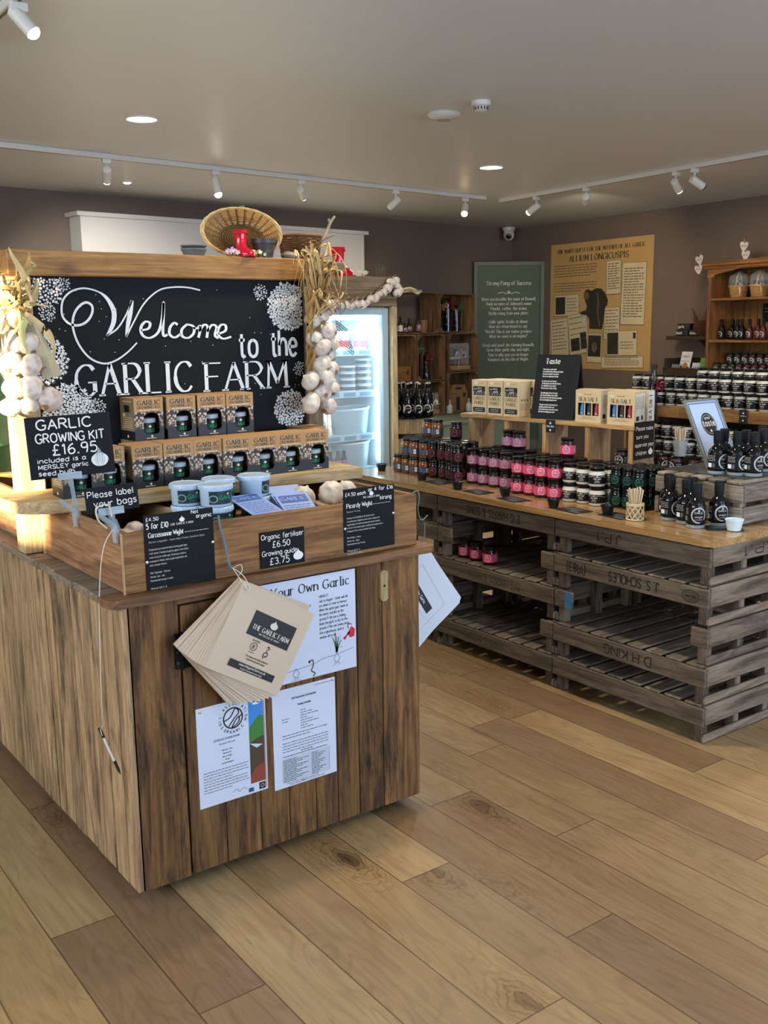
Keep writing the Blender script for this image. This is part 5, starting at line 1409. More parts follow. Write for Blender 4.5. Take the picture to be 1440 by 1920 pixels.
boot('small red ceramic boot in front of the wicker basket', (1.668, 3.025, ZB), .088, -1.35)
M_GPOT = mat('dark_glazed_pot', '#3a3835', .45, var=.2, vscale=20); M_GPOT2 = mat('grey_slate_pot', '#5c625f', .6, var=.15, vscale=25)
def pot(label, loc_, r0, r1, h, m, group=None):
    t = thing('plant_pot', label, 'pot', loc_, 0, group)
    mb = MB(); mb.lathe([(r0, 0), (r0 + (r1 - r0) * .78, h * .76)], 24, 0, capt=False); mb.lathe([(r1 * .80, h * .25), (r1 * .86, h - .002)], 24, 0, capt=False); mb.build('pot_body', m, t)
    mb = MB(); mb.lathe([(r1 * .97, h * .74), (r1, h * .76), (r1, h), (r1 * .88, h), (r1 * .86, h * .7)], 24, 0, capb=False, capt=False); mb.build('rim', m, t)
pot('dark glazed pot beside the red boot in front of the basket', (1.752, 3.04, ZB), .029, .042, .062, M_GPOT)
pot('grey pot lying left of the basket on the top beam', (1.512, 3.08, ZB), .032, .042, .026, M_GPOT2)
t = thing('grey_saucer', 'grey saucer resting on the low pot left of the basket', 'saucer', (1.512, 3.08, ZB + .0265)); mb = MB(); mb.lathe([(.034, 0), (.043, .006), (.043, .009), (.036, .006), (.0001, .005)], 24, 0); mb.build('dish', M_GPOT2, t)
def flowers(label, loc_, cols, n, seed, s=.012, name='silk_flowers'):
    t = thing(name, label, 'flowers', loc_)
    r = random.Random(seed)
    mats = [mat('petal_' + c.strip('#'), c, .7) for c in cols] + [mat('stem_green', '#6c7344', .8)]
    mb = MB(); 
    for i in range(n):
        c = Vector((r.uniform(-1, 1) * s * 2.2, r.uniform(-1, 1) * s, s * .7 + r.uniform(0, 1) * s * 1.2)); nrm = Vector((r.uniform(-.6, .6), -1, r.uniform(.1, .9))).normalized(); u = nrm.orthogonal().normalized(); v = nrm.cross(u)
        for k in range(6):
            a = 2 * PI * k / 6 + r.random(); d = u * math.cos(a) + v * math.sin(a); e = nrm.cross(d)
            mb.face([tuple(c), tuple(c + d * s * .5 + e * s * .3 + nrm * s * .1), tuple(c + d * s * .9 + nrm * s * .25), tuple(c + d * s * .5 - e * s * .3 + nrm * s * .1)], r.randrange(len(cols)))
    mb.build('petals', mats[:-1], t)
    mb = MB()
    for i in range(n): mb.tube([(r.uniform(-1, 1) * s * 2, r.uniform(-1, 1) * s, 0), (r.uniform(-1, 1) * s * 2, r.uniform(-1, 1) * s, s * 1.2)], .0012, 4)
    mb.build('stems', mats[-1], t)
flowers('pale pink flowers at the left of the small red boot', (1.630, 3.015, ZB), ['#d9bfd2', '#c9a9bf'], 9, 3)
flowers('little yellow green flowers between boot and dark pot', (1.708, 3.012, ZB), ['#d8cf7a', '#e3e0b0'], 7, 4, .010)
flowers('cream flower behind the dark pot at the basket rim', (1.728, 3.005, ZB), ['#e6dcc0'], 3, 6, .008)
b2 = thing('wicker_basket', 'dark upright wicker basket behind the dry garlic leaves', 'basket', (1.965, 3.15, ZB))
mb = MB(); woven(mb, [(.062, .002), (.076, .085)], 20, .004, 0, Matrix.Identity(4)); mb.lathe([(.0001, .001), (.062, .0015)], 20, 0); mb.build('woven_side', M_WICKD, b2)
mb = MB(); mb.tube([(.078 * math.cos(2 * PI * i / 32), .078 * math.sin(2 * PI * i / 32), .087) for i in range(33)], .005, 6, caps=False); mb.build('rim', M_WICKD, b2)
t = thing('shelf_board', 'grey board end carrying the dark basket behind the right post', 'board', (1.87, 3.08, 1.70)); mb = MB(); mb.box(.06, .24, 0, .16, 0.005, .0415, 0, .003); mb.build('plank', W_GREYP, t)
t = thing('round_stone', 'small grey rounded stone between the two baskets', 'stone', (1.86, 3.06, ZB)); mb = MB(); mb.lathe([(.012, 0), (.024, .006), (.026, .014), (.017, .024), (.0001, .027)], 16, 0); mb.build('stone', mat('grey_stone', '#8b877f', .8, var=.2, vscale=50), t)
t = thing('driftwood_branch', 'bare twisted branch rising from the dark basket', 'branch', (1.985, 3.15, ZB + .01))
mb = MB(); mb.tube(spline([(.0, 0, .0), (.04, 0, .045), (.075, -.01, .075), (.098, 0, .105), (.115, 0, .135), (.135, .005, .155)], 4), [.0085 - .0002 * k for k in range(21)], 7); mb.tube(spline([(.07, -.01, .07), (.105, -.015, .085), (.118, -.01, .088)], 4), .005, 6); mb.tube([(.11, 0, .128), (.105, .0, .145)], .005, 6); mb.tube([(.06, -.005, .06), (.06, -.02, .085)], .004, 6)
mb.build('branch', mat('grey_driftwood', '#7b7062', .85, var=.25, vscale=30), t)

# ---- fridge in its timber surround
YFR = 4.60
W_GREYB = wood('grey_brown_beam', '#978568', '#6a5a44', '#4b3f30', .7, .35, rvar=.10)
fs_ = thing('fridge_surround', 'rough timber surround with deep header board round the tall fridge', 'timber surround', (0, YFR, 0))
mb = MB(); mb.box(2.55, 3.470, -0.045, -0.005, 1.655, 1.778, 0, .004, rnd=.5); mb.box(2.55, 3.472, -0.042, -0.005, 1.618, 1.654, 0, .003, rnd=.65); mb.build('header_board', W_GREYB, fs_)
mb = MB(); mb.box(3.434, 3.472, -0.045, .62, 0, 1.617, 0, .004, rnd=.6); mb.build('side_post', W_PALE, fs_)
mb = MB(); mb.box(2.55, 2.60, -0.045, .62, 0, 1.617, 0, .004); mb.build('side_post', W_GREYB, fs_)
mb = MB(); mb.box(2.55, 3.472, -.004, .62, 1.735, 1.777, 0, .004); mb.build('top_board', W_GREYB, fs_)
fr = thing('display_fridge', 'tall upright glass-door fridge glowing blue white behind the island', 'fridge', (0, YFR, 0))
M_FW = mat('fridge_white', '#cfe3ea', .35); M_FIN = mat('fridge_lining', '#dcecf2', .5); M_FGLASS = mat('fridge_door_glass', '#e8f4ff', .03, alpha=.16, spec=.5)
x0, x1, zt, zb_ = 2.62, 3.428, 1.612, 0.03
mb = MB(); mb.box(x0, x0 + .03, .02, .6, zb_, zt, 0); mb.box(x1 - .03, x1, .02, .6, zb_, zt, 0); mb.box(x0 + .03, x1 - .03, .02, .6, zb_, .45, 0); mb.box(x0 + .03, x1 - .03, .02, .6, zt - .03, zt, 0); mb.box(x0 + .03, x1 - .03, .58, .6, .45, zt - .03, 0); mb.box(x0 + .04, x1 - .04, .03, .57, 0, zb_, 0)
mb.build('cabinet', M_FIN, fr)
mb = MB()
for a in ((x0, x0 + .045, .55, 1.608), (x1 - .045, x1, .55, 1.608), (x0 + .045, x1 - .045, .55, .705), (x0 + .045, x1 - .045, 1.572, 1.608)): mb.box(a[0], a[1], -.018, .018, a[2], a[3], 0, .004)
mb.build('door_frame', mat('fridge_frame_grey', '#9fb4bc', .35), fr)
mb = MB(); mb.box(x0 + .045, x1 - .045, -.004, .002, .705, 1.572, 0); mb.build('glass', M_FGLASS, fr)
M_TUBE = mat('fridge_light', '#ffffff', .4, emit='#b0e2ff', es=13.0)
mb = MB(); mb.box(x0 + .06, x1 - .06, .04, .065, 1.545, 1.572, 0); mb.build('light_tube', M_TUBE, fr)
mb = MB(); mb.box(x1 - .048, x1 - .034, .03, .055, .75, 1.53, 0); mb.build('light_tube', M_TUBE, fr)
M_SHELF = mat('fridge_shelf', '#bfe0ea', .3)
SH = [1.382, 1.150, .905, .712]
for z in SH:
    mb = MB(); mb.box(x0 + .035, x1 - .05, .06, .56, z - .012, z, 0, .002); mb.box(x0 + .035, x1 - .05, .05, .06, z - .034, z + .003, 0, .001)
    for k in range(6): mb.rect(x0 + .10 + k * .11, z - .028, x0 + .18 + k * .11, z - .006, 1, lambda u, v: (u, .0495, v))
    mb.build('shelf', [M_SHELF, mat('shelf_price_strip', '#7d9db5', .5)], fr)
def lpot(name, label, loc_, prof, mats_, mi, seg=16, cat='tub', group=None, rz=0):
    mb = MB(); mb.lathe(prof, seg, mi); o = mb.build(name, mats_, None, loc_, rz); return tag(o, label, cat, group)
M_REDL = mat('red_tub_label', '#d0443f', .4); M_WTUB = mat('white_tub', '#e9eff0', .4)
red0 = None; k = 0
for x in (2.905, 2.985, 3.065, 3.145, 3.228, 3.335):
    nm = 'red and white tub on the top fridge shelf, %s from left' % ORD[k]; k += 1
    if red0 is None: red0 = lpot('dip_tub', nm, (x, YFR + .13, SH[0] + .0005), [(.033, 0), (.036, .012), (.037, .05), (.0375, .05), (.038, .088), (.039, .088), (.039, .100), (.0001, .101)], [M_WTUB, M_REDL], [0, 1, 1, 0, 0, 0, 0], 18, 'tub', 'tubs on the top fridge shelf')
    else: dup(red0, (x, YFR + .13 + rng.uniform(-.01, .02), SH[0] + .0005), rng.random() * 6, nm)
dup(red0, (3.11, YFR + .15, SH[0] + .102), 1, 'red and white tub stacked on top of the others in the fridge')
M_DLAB = mat('dark_tub_print', '#4a5a60', .4)
d0 = None; k = 0
for ix, (x, n_) in enumerate([(2.93, 3), (3.01, 3), (3.10, 3), (3.235, 4), (3.345, 5)]):
    for j in range(n_):
        nm = 'flat dark-labelled tub in stack %s from left, layer %d from the bottom, middle fridge shelf' % (ORD[ix], j + 1)
        z = SH[1] + .0005 + j * .036
        if d0 is None: d0 = lpot('butter_tub', nm, (x, YFR + .12, z), [(.041, 0), (.044, .004), (.045, .024), (.047, .024), (.047, .034), (.0001, .0345)], [M_WTUB, M_DLAB], [0, 1, 0, 0, 0], 18, 'tub', 'flat tubs on the middle fridge shelf')
        else:
            o = dup(d0, (x, YFR + .12, z), 0, nm)
            if ix == 4: o.data = None or d0.data
d0w = None
M_ICE = mat('ice_clear_basket', '#cfeaf2', .2, alpha=.6)
for j, z in enumerate((SH[2], SH[3])):
    t = thing('fridge_basket', 'clear curved basket on the %s fridge shelf' % ('third' if j == 0 else 'bottom'), 'basket', (3.27, YFR + .16, z + .0005), 0, 'clear baskets in the fridge')
    mb = MB(); mb.lathe([(.10, 0), (.115, .14)], 26, 0, capt=False); mb.lathe([(.096, .005), (.111, .14)], 26, 0, capt=False, capb=False); mb.build('basket_wall', M_ICE, t)
    mb = MB(); mb.tube([(.115 * math.cos(2 * PI * i / 36), .115 * math.sin(2 * PI * i / 36), .142 + .008 * math.cos(2 * PI * i / 36)) for i in range(37)], .006, 6, caps=False); mb.build('rim', M_WTUB, t)
b0 = None
for k in range(8):
    x = 2.86 + k * .046; nm = 'dark bottle with pink label on the bottom fridge shelf, %s from left' % ORD[k]
    if b0 is None: b0 = lpot('sauce_bottle', nm, (x, YFR + .085, SH[3] + .0005), [(.018, 0), (.019, .004), (.019, .05), (.019, .052), (.010, .072), (.009, .09), (.010, .092), (.010, .104), (.0001, .105)], [mat('dark_sauce', '#221a1c', .15), mat('pink_label', '#d98ba5', .5)], [0, 1, 1, 0, 0, 0, 0, 0], 14, 'bottle', 'bottles on the bottom fridge shelf')
    else: dup(b0, (x, YFR + .085 + .006 * (k % 2), SH[3] + .0005), 0, nm)
t = thing('cheese_pack', 'pale wrapped block lying on the third fridge shelf', 'food pack', (2.98, YFR + .12, SH[2] + .0005)); mb = MB(); mb.box(-.09, .09, -.03, .10, 0, .09, 0, .015); mb.build('pack', M_WTUB, t)
lamp('fridge_light_glow', 'AREA', (3.02, YFR + .06, 1.53), 10, (.62, .86, 1.0), (3.02, YFR + .3, .9), shape='RECTANGLE', size=.65, size_y=.05)
lamp('fridge_door_glow', 'AREA', (3.02, YFR + .10, 1.10), 4, (.62, .86, 1.0), (3.02, YFR - 1, .9), shape='RECTANGLE', size=.6, size_y=.7) if False else None
boot('tall red ceramic boot with its toe to the right on the fridge header', (3.15, 4.63, 1.779), .152, 0.12)
flowers('cream dried flowers left of the tall red boot', (3.06, 4.60, 1.779), ['#d9c48e', '#e6d8ae', '#c79a4e'], 14, 12, .026, 'dried_flowers')
flowers('cream dried flower right of the tall red boot', (3.285, 4.605, 1.779), ['#e3dcc0', '#d3c49a'], 6, 13, .015, 'dried_flowers')
t = thing('dry_twigs', 'short dry twig stumps on the fridge header right of the boot', 'twigs', (3.42, 4.64, 1.779))
mb = MB()
for k in range(5): mb.tube([(-.02 + k * .011, 0, 0), (-.026 + k * .014, .004, .03 + .012 * (k % 3)), (-.03 + k * .017, .0, .055 + .012 * (k % 2))], [.006, .005, .003], 6)
mb.build('twigs', mat('twig_brown', '#5f4f3c', .85), t)
# garland of small bulbs hung across the header
gt = thing('garlic_garland', 'string of small garlic bulbs hung across the fridge header', 'garlic garland', (3.2, YFR - .075, 1.65))
GP = [(3.03, 1.634), (3.062, 1.626), (3.098, 1.622), (3.137, 1.618), (3.168, 1.626), (3.205, 1.627), (3.243, 1.637), (3.262, 1.655), (3.300, 1.662), (3.322, 1.681), (3.352, 1.690), (3.376, 1.712), (3.400, 1.722), (3.414, 1.742), (3.438, 1.752), (3.446, 1.724), (3.462, 1.705), (3.445, 1.690), (3.40, 1.748)]
for i, (x, z) in enumerate(GP): bulb_obj('bulb', .021 + .003 * (i % 3), (x - 3.2, -.006 * (i % 2), z - 1.65), (rng.uniform(-.6, .6), .5, .6), 500 + i, gt, M_GARLIC, .7)
mb = MB(); mb.tube(spline([(x - 3.2, .018, z - 1.645) for x, z in GP[:15]], 3), .006, 6)
for k in range(14): strip(mb, [(GP[k][0] - 3.2, .01, GP[k][1] - 1.64), (GP[k][0] - 3.19, 0, GP[k][1] - 1.615), (GP[k][0] - 3.17, -.005, GP[k][1] - 1.60)], .010, 0, 1, k)
mb.build('braided_stems', M_STRAW, gt)
mb = MB()
for k in range(7): strip(mb, [(.26, .0, .06 - .004 * k), (.33, -.005, .055 + .006 * (k % 3)), (.39, 0, .045 + .012 * math.sin(k)), (.43 - .01 * (k % 3), .0, .05 + .01 * (k % 2))], .014, k % 2, 2, 70 + k)
mb.build('dried_leaves', [M_STRAW2, mat('grey_dry_leaf', '#8b8070', .8)], gt)
# green drum behind the left post
t = thing('green_drum', 'big rounded pale green drum partly hidden behind the left garlic plait', 'drum', (1.02, 4.72, 0))
mb = MB(); mb.lathe([(.30, 0), (.325, .02), (.33, .5), (.34, .52), (.33, .54), (.33, 1.0), (.34, 1.02), (.33, 1.04), (.325, 1.26), (.29, 1.34), (.18, 1.385), (.0001, 1.395)], 40, 0); mb.build('shell', mat('green_paint', '#5f8f63', .35), t)
mb = MB(); mb.lathe([(.06, 1.385), (.06, 1.42), (.05, 1.425), (.0001, 1.425)], 20, 0); mb.build('bung_cap', mat('drum_cap_dark', '#20342a', .5), t)
# ================================================================ TRAY COUNTER (right)
W_TRAY = wood('grey_tray_timber', '#8f8070', '#5b4e42', '#29231e', .8, .7, across=24, rvar=.20)
W_SLAT = wood('tray_slat_timber', '#86796a', '#554b41', '#2f2a26', .8, .5, across=24, rvar=.22)
W_TOP = wood('varnished_worktop', '#bf9b6b', '#987448', '#7a5a38', .22, .2, across=12, along=.45, knots=.4, rvar=.05, coat=.5, bump=.02)
M_STEN = mat('stencil_black', '#26221f', .85)
LT, HT = 0.749, 0.148          # tray length and stacking height
TX, TY = 2.944, 2.067
def make_tray(label, loc_, cut=False, depth=.45, bar_far=True):
    """slatted growing tray turned upside down: origin at its front right corner on the tray below; x into the counter, y along the front"""
    t = thing('growing_tray', label, 'wooden tray', loc_, 0, 'stacked upside-down trays')
    th = .014; zb, zt = HT - .080, HT - .011
    def board(a, b_, nm='front_board'):
        mb = MB(); mb.box(0, th, a, b_, zb + rng.uniform(-.002, .002), zt, 0, .002, ax=1); return mb.build(nm, W_TRAY, t)
    if cut:
        board(.0, .072, 'front_stub'); board(LT - .10, LT - .003, 'front_stub')
    else:
        board(.002, LT - .002)
    mb = MB(); mb.box(depth - th, depth, .002, LT - .002, zb, zt, 0, .002, ax=1); mb.build('rear_board', W_TRAY, t)
    for y0 in (.0, LT - th):
        mb = MB(); mb.box(th + .001, depth - th - .001, y0, y0 + th, zb + .002, zt + .008, 0, .002, ax=0); mb.build('end_board', W_TRAY, t)
        mb = MB(); mb.box(.010, depth - .01, y0 + (.001 if y0 == 0 else -.001), y0 + th * 1.0, .003, .034, 0, .003, ax=0); mb.build('carrying_bar', W_TRAY, t)
        for x in (th + .001, depth * .5 - .018, depth - th - .037):
            if y0 > 0 and x > .1 and x < .3: pass
            yy = y0 + th + .001 if y0 == 0 else y0 - .037
            mb = MB(); mb.box(x, x + .036, yy, yy + .036, 0.001, zt - .001, 0, .002, ax=2); mb.build('corner_post', W_TRAY, t)
    if not cut:
        n = 8
        for k in range(n):
            a = .008 + k * (LT - .016) / n
            mb = MB(); mb.box(.001 + rng.uniform(0, .004), depth - .003, a + .008, a + (LT - .016) / n - .011, HT - .0105, HT - .001, 0, .003, ax=0); mb.build('slat', W_SLAT, t)
    return t
STK = ['right', 'middle', 'left']
LEV = ['top', 'second', 'third', 'fourth', 'bottom']
full0 = None; cut0 = None
TR = {}
for c in range(3):
    for lv in range(5):
        cut = (lv == 2 and c == 0) or (lv in (1, 3) and c == 1) or (lv == 2 and c == 2)
        z = .147 + HT * (4 - lv) - HT
        z = max(z, 0.0)
        lab = '%s tray%s in the %s stack under the worktop' % (LEV[lv], ' with its front cut away to stubs' if cut else '', STK[c])
        L_ = (TX + rng.uniform(-.003, .003), TY + c * (LT + .002), z)
        src = cut0 if cut else full0
        if src is None:
            o = make_tray(lab, L_, cut)
            if cut: cut0 = o
            else: full0 = o
        else: o = dup(src, L_, 0, lab)
        TR[c, lv] = o
        if c < 2:
            lab2 = '%s tray in the back row behind the %s stack' % (LEV[lv], STK[c])
            dup(full0, (TX + .453, L_[1], z), 0, lab2)
# stencils, upside down on the front boards (the viewer reads them inverted)
def stencil(tr, txt, y0, y1, h, zc=HT - .046, face='front', m=None, pen=.13):
    mb = MB()
    if face == 'front': f = lambda u, v: (-.0007, u, zc - v)
    else: f = lambda u, v: (y1 - u, -.0007, zc - v)
    fit(mb, txt, y0 if face == 'front' else 0, y1 if face == 'front' else y1 - y0, -h / 2, h, 0, f, font='plain', pen=pen, sub=3)
    mb.build('stencil', m or M_STEN, tr)
stencil(TR[0, 0], 'J.P.1', .40, .52, .036); stencil(TR[0, 0], 'J.P.1', .20, .40, .034, face='end')
stencil(TR[0, 1], 'J. S. SCHOLES', .215, .455, .036, pen=.17); stencil(TR[0, 1], '(1983)', .575, .675, .036, pen=.17)
stencil(TR[0, 3], 'D H KING', .24, .47, .036)
mb = MB(); fo = lambda u, v: (-.0007, u, HT - .046 + v)
mb.ribbon([(.075 + .036 * math.cos(2 * PI * i / 20), .022 * math.sin(2 * PI * i / 20)) for i in range(20)], .003, 0, fo, True); mb.ribbon([(.075 + .028 * math.cos(2 * PI * i / 20), .014 * math.sin(2 * PI * i / 20)) for i in range(20)], .0015, 0, fo, True); greek(mb, .052, .098, -.004, .009, 0, fo, 3)
mb.build('oval_stamp', M_STEN, TR[0, 1])
stencil(TR[1, 0], 'E G HARRIS & SONS', .20, .54, .034); stencil(TR[1, 0], '(1980)', .63, .72, .032, m=mat('faded_stencil', '#4d443c', .9))
stencil(TR[1, 2], 'D G HARRIS & SONS', .20, .53, .034, m=MATS['faded_stencil']); stencil(TR[1, 4], 'HARRIS & SONS', .30, .56, .034, m=MATS['faded_stencil'])
mb = MB(); mb.ribbon([(.17 + .04 * math.cos(2 * PI * i / 20), .02 * math.sin(2 * PI * i / 20)) for i in range(20)], .003, 0, fo, True); mb.build('oval_stamp', M_STEN, TR[2, 1])
# blue painted stub end of the cut tray between right and middle stacks
mb = MB(); mb.box(-.0012, .0, LT - .100, LT - .062, HT - .079, HT - .012, 0, .0); mb.build('blue_paint_patch', mat('faded_blue_paint', '#3f7396', .7, var=.15, vscale=30), TR[0, 2])

wt = thing('worktop', 'long honey varnished worktop on the stacked trays, full of jars', 'worktop', (0, 0, .7405))
mb = MB()
mb.prism(corner(TX - .030 + .05, TY - .028 + .05, .05, PI, 1.5 * PI, 8) + [(3.86, TY - .028), (3.86, 4.30), (TX - .034, 4.30)], 0, .0245, 0, ax=1, rnd=.5)
mb.build('slab', W_TOP, wt)
mb = MB(); mb.prism([(x + (.004 if x < 3 else -.004) * 0 + .003, y) for x, y in corner(TX - .030 + .053, TY - .028 + .053, .05, PI, 1.5 * PI, 8)] + [(3.85, TY - .024), (3.85, 4.29), (TX - .030, 4.29)], -.001, .0, 0, ax=1)
WZ = .7655
# ---------------------------------------------------------------- jars
M_LIDB = mat('black_jar_lid', '#0c0c0d', .28, spec=.4); M_GLASSC = mat('jar_glass_rim', '#cfd6d6', .08, alpha=.5)
def jar_mesh(mb, R, H, lid_h, content, glass_gap=.004, seg=18, ml=0, mc=1, rim=None):
    b = R * .10
    mb.lathe([(R * .82, 0), (R - b * .4, b * .6), (R, b * 1.4), (R, H - lid_h - .016), (R * .93, H - lid_h - .007), (R * .87, H - lid_h - .003), (R * .87, H - lid_h)], seg, mc)
    mb.lathe([(R * .90, H - lid_h), (R * .93, H - lid_h + .002), (R * .93, H - .002), (R * .88, H), (R * .84, H - .0012), (.0001, H - .0012)], seg, ml, capb=False)
def make_jar(nm, label, group, R, H, content, wrap, style, lid=None, rough=.14):
    t = thing(nm, label, 'jar', (0, 0, 0), 0, group)
    mb = MB(); jar_mesh(mb, R, H, .015, content, mc=0, ml=1); mb.build('jar', [content, lid or M_LIDB], t)
    if wrap is None: return t
    lab, ink, ink2 = wrap
    z0, z1 = .012, H - (.046 if style == 'back' else .032)
    a0, span = PI, 2.35
    mb = MB(); mb.lathe([(R + .0004, z0), (R + .0004, z1)], 20, 0, capb=False, capt=False, a0=a0 - span, a1=a0 + span)
    f = cylmap(R, a0, 0, .0009); hh = z1 - z0; zc = (z0 + z1) / 2
    if style == 'ring':       # round emblem with ring, print either side
        mb.ring(0, zc, hh * .40, hh * .07, 1, f, 18); text(mb, 'GARLIC', 0, zc - .001, hh * .15, 1, f, 'c', pen=.18, sub=2); garlic_icon(mb, 0, zc + hh * .24, hh * .16, 1, f); greek(mb, -.008, .009, zc - hh * .2, hh * .07, 1, f, 5)
        for k in range(5):
            greek(mb, R * .95, R * 1.75, zc + hh * (.26 - k * .13), hh * .055, 1, f, k); greek(mb, -R * 1.8, -R * 1.0, zc + hh * (.26 - k * .13), hh * .055, 1, f, k + 9)
    elif style == 'back':     # turned round: text block and bar code
        for k in range(6): greek(mb, -R * .75, R * .2, zc + hh * (.34 - k * .13), hh * .055, 1, f, k)
        mb.rect(R * .32, z0 + hh * .2, R * .75, z1 - hh * .12, 2, f, 3)
        for k in range(5): mb.rect(R * (.37 + k * .075), z0 + hh * .34, R * (.37 + k * .075) + .0008, z1 - hh * .2, 3, cylmap(R, a0, 0, .0013))
    elif style == 'mountain':  # black wave-topped label on white cream
        text(mb, 'CREAMY', 0, zc + hh * .02, hh * .17, 1, f, 'c', font='roman', pen=.16, sub=2); text(mb, 'GARLIC', 0, zc - hh * .20, hh * .12, 1, f, 'c', font='roman', pen=.16, sub=2); garlic_icon(mb, 0, zc + hh * .38, hh * .2, 1, f); greek(mb, -.012, .012, zc - hh * .34, hh * .06, 1, f, 2)
        for s_ in (-1, 1): mb.ribbon(spline([(s_ * .002, zc + hh * .30), (s_ * R * .7, zc + hh * .36), (s_ * R * 1.5, zc + hh * .18), (s_ * R * 2.0, zc + hh * .30)], 4), hh * .035, 1, f)
    mb.build('label', [lab, ink, M_PAPER, M_INK], t)
    return t
M_AMBER = mat('amber_pickle', '#74401a', .12, var=.55, vscale=70, spec=.6, coat=.4); M_DARKC = mat('black_chutney', '#0c0707', .10, spec=.5, coat=.15)
M_BEET = mat('deep_red_chutney', '#3a0d14', .10, spec=.5, coat=.15); M_PLUM = mat('plum_chutney', '#200a10', .10, spec=.5, coat=.15); M_CREAM = mat('white_garlic_mayo', '#d5d0c4', .15, coat=.5); M_GRN2 = mat('dark_pesto', '#090d09', .10, spec=.5, coat=.15)
NAVY = mat('navy_label', '#2a3350', .5); PINK = mat('hot_pink_label', '#d4476f', .45); MAUVE = mat('mauve_label', '#9a5f7d', .5); MAROON = mat('maroon_black_label', '#1a0d10', .55, spec=.25); BLKL = mat('black_label', '#0c0d10', .55, spec=.25); GRNL = mat('green_black_label', '#0b1411', .55, spec=.25)
I_PALE = mat('pale_print', '#d8d4cc', .6); I_PINK = mat('light_pink_print', '#f0c3cf', .6); I_MAUV = mat('pale_mauve_print', '#cfaec2', .6); I_RED = mat('dull_red_print', '#8c4048', .6); I_GRN = mat('sea_green_print', '#2f6f60', .6); I_BLUE = mat('blue_grey_print', '#7c89a8', .6)
KINDS = {
 'amber': ('pickle_jar', .0310, .090, M_AMBER, (NAVY, I_BLUE, None), 'back', 'amber pickle jar with navy label'),
 'dark': ('chutney_jar', .0300, .090, M_DARKC, (MAROON, I_RED, None), 'ring', 'near-black jar with dull red ring label'),
 'mauve': ('chutney_jar', .0335, .083, M_PLUM, (MAUVE, I_MAUV, None), 'ring', 'plum jar with mauve label'),
 'pink': ('relish_jar', .0335, .083, M_BEET, (PINK, I_PINK, None), 'ring', 'jar with hot pink label'),
 'cream': ('mayo_jar', .0345, .080, M_CREAM, (BLKL, I_PALE, None), 'mountain', 'white cream jar with black label'),
 'green': ('pesto_jar', .0290, .084, M_GRN2, (GRNL, I_GRN, None), 'ring', 'slim dark jar with green lettering')}
PROTO = {}
def jar(kind, x, y, z, label, rz=0.0, group=None):
    nm, R, H, cont, wrap, style, desc = KINDS[kind]
    g = group or (desc + 's on the worktop')
    if kind not in PROTO:
        PROTO[kind] = make_jar(nm, label, g, R, H, cont, wrap, style); o = PROTO[kind]; o.location = (x, y, z); o.rotation_euler = (0, 0, rz)
    else: o = dup(PROTO[kind], (x, y, z), rz, label, g)
    return o
ROWN = ['front row', 'second row', 'third row']
def block(kind, ys, x0, rows, dx, levels=2, turn=.5, skip=()):
    H = KINDS[kind][2] + .001; desc = KINDS[kind][6]
    for r_ in range(rows):
        for i, y in enumerate(ys):
            for l in range(levels):
                if (r_, i, l) in skip: continue
                if r_ > 0 and l < levels - 1: lab = desc + ', hidden low inside its block behind the front row'
                else: lab = '%s, %s, %s layer, %s from left' % (desc, ROWN[r_], 'lower' if l == 0 else 'upper', ORD[i])
                jar(kind, x0 + r_ * dx + rng.uniform(-.003, .003) + .004 * (i % 2), y - .006 * r_ + rng.uniform(-.002, .002), WZ + l * H, lab, turn + rng.uniform(-.35, .35))
block('amber', [4.105, 4.035, 3.965, 3.897], 3.128, 3, .067, skip=((0, 0, 1),))
block('dark', [3.822, 3.757, 3.692], 3.135, 3, .066)
block('mauve', [3.560, 3.485, 3.412, 3.338], 3.165, 3, .072)
block('pink', [3.215, 3.143, 3.068, 2.995], 3.125, 3, .072)
block('cream', [2.925, 2.852, 2.778], 3.150, 3, .074)
block('green', [2.700, 2.642, 2.602 - .016], 3.185, 3, .064)
H_ = KINDS['amber'][2] + .001
for i, (y, r_) in enumerate([(4.035 - .012, 2), (3.965 - .012, 2)]): jar('amber', 3.128 + .134, y, WZ + 2 * H_, 'amber pickle jar on top of the stack, %s of two' % ['left', 'right'][i], .4)
jar('dark', 3.267, 3.822 - .012, WZ + 2 * H_, 'near-black jar standing alone on top right of the amber pair', .4)
for l in (0, 1): jar('dark', 3.105, 3.618, WZ + l * H_, 'near-black jar, %s one of the separate front column beside the mauve jars' % ['lower', 'upper'][l], 1.2)
H_ = KINDS['mauve'][2] + .001
for i, (x, y) in enumerate([(3.31, 3.485 - .012), (3.305, 3.412 - .012)]): jar('mauve', x, y, WZ + 2 * H_, 'plum jar with mauve label on top of the block, %s of two' % ['left', 'right'][i], .5)
jar('pink', 3.27, 3.068 - .012, WZ + 2 * H_, 'jar with hot pink label standing alone on top of the pink block', .5)
for i, (y, x) in enumerate([(3.455, 3.02), (3.375, 3.02), (3.275, 3.01)]):
    jar('mauve' if False else 'pink', x, y, .147 + HT * 2 + .0005, 'jar on the tray shelf under the worktop, %s of three' % ['left', 'middle', 'right'][i], .5, 'three jars on the tray shelf')
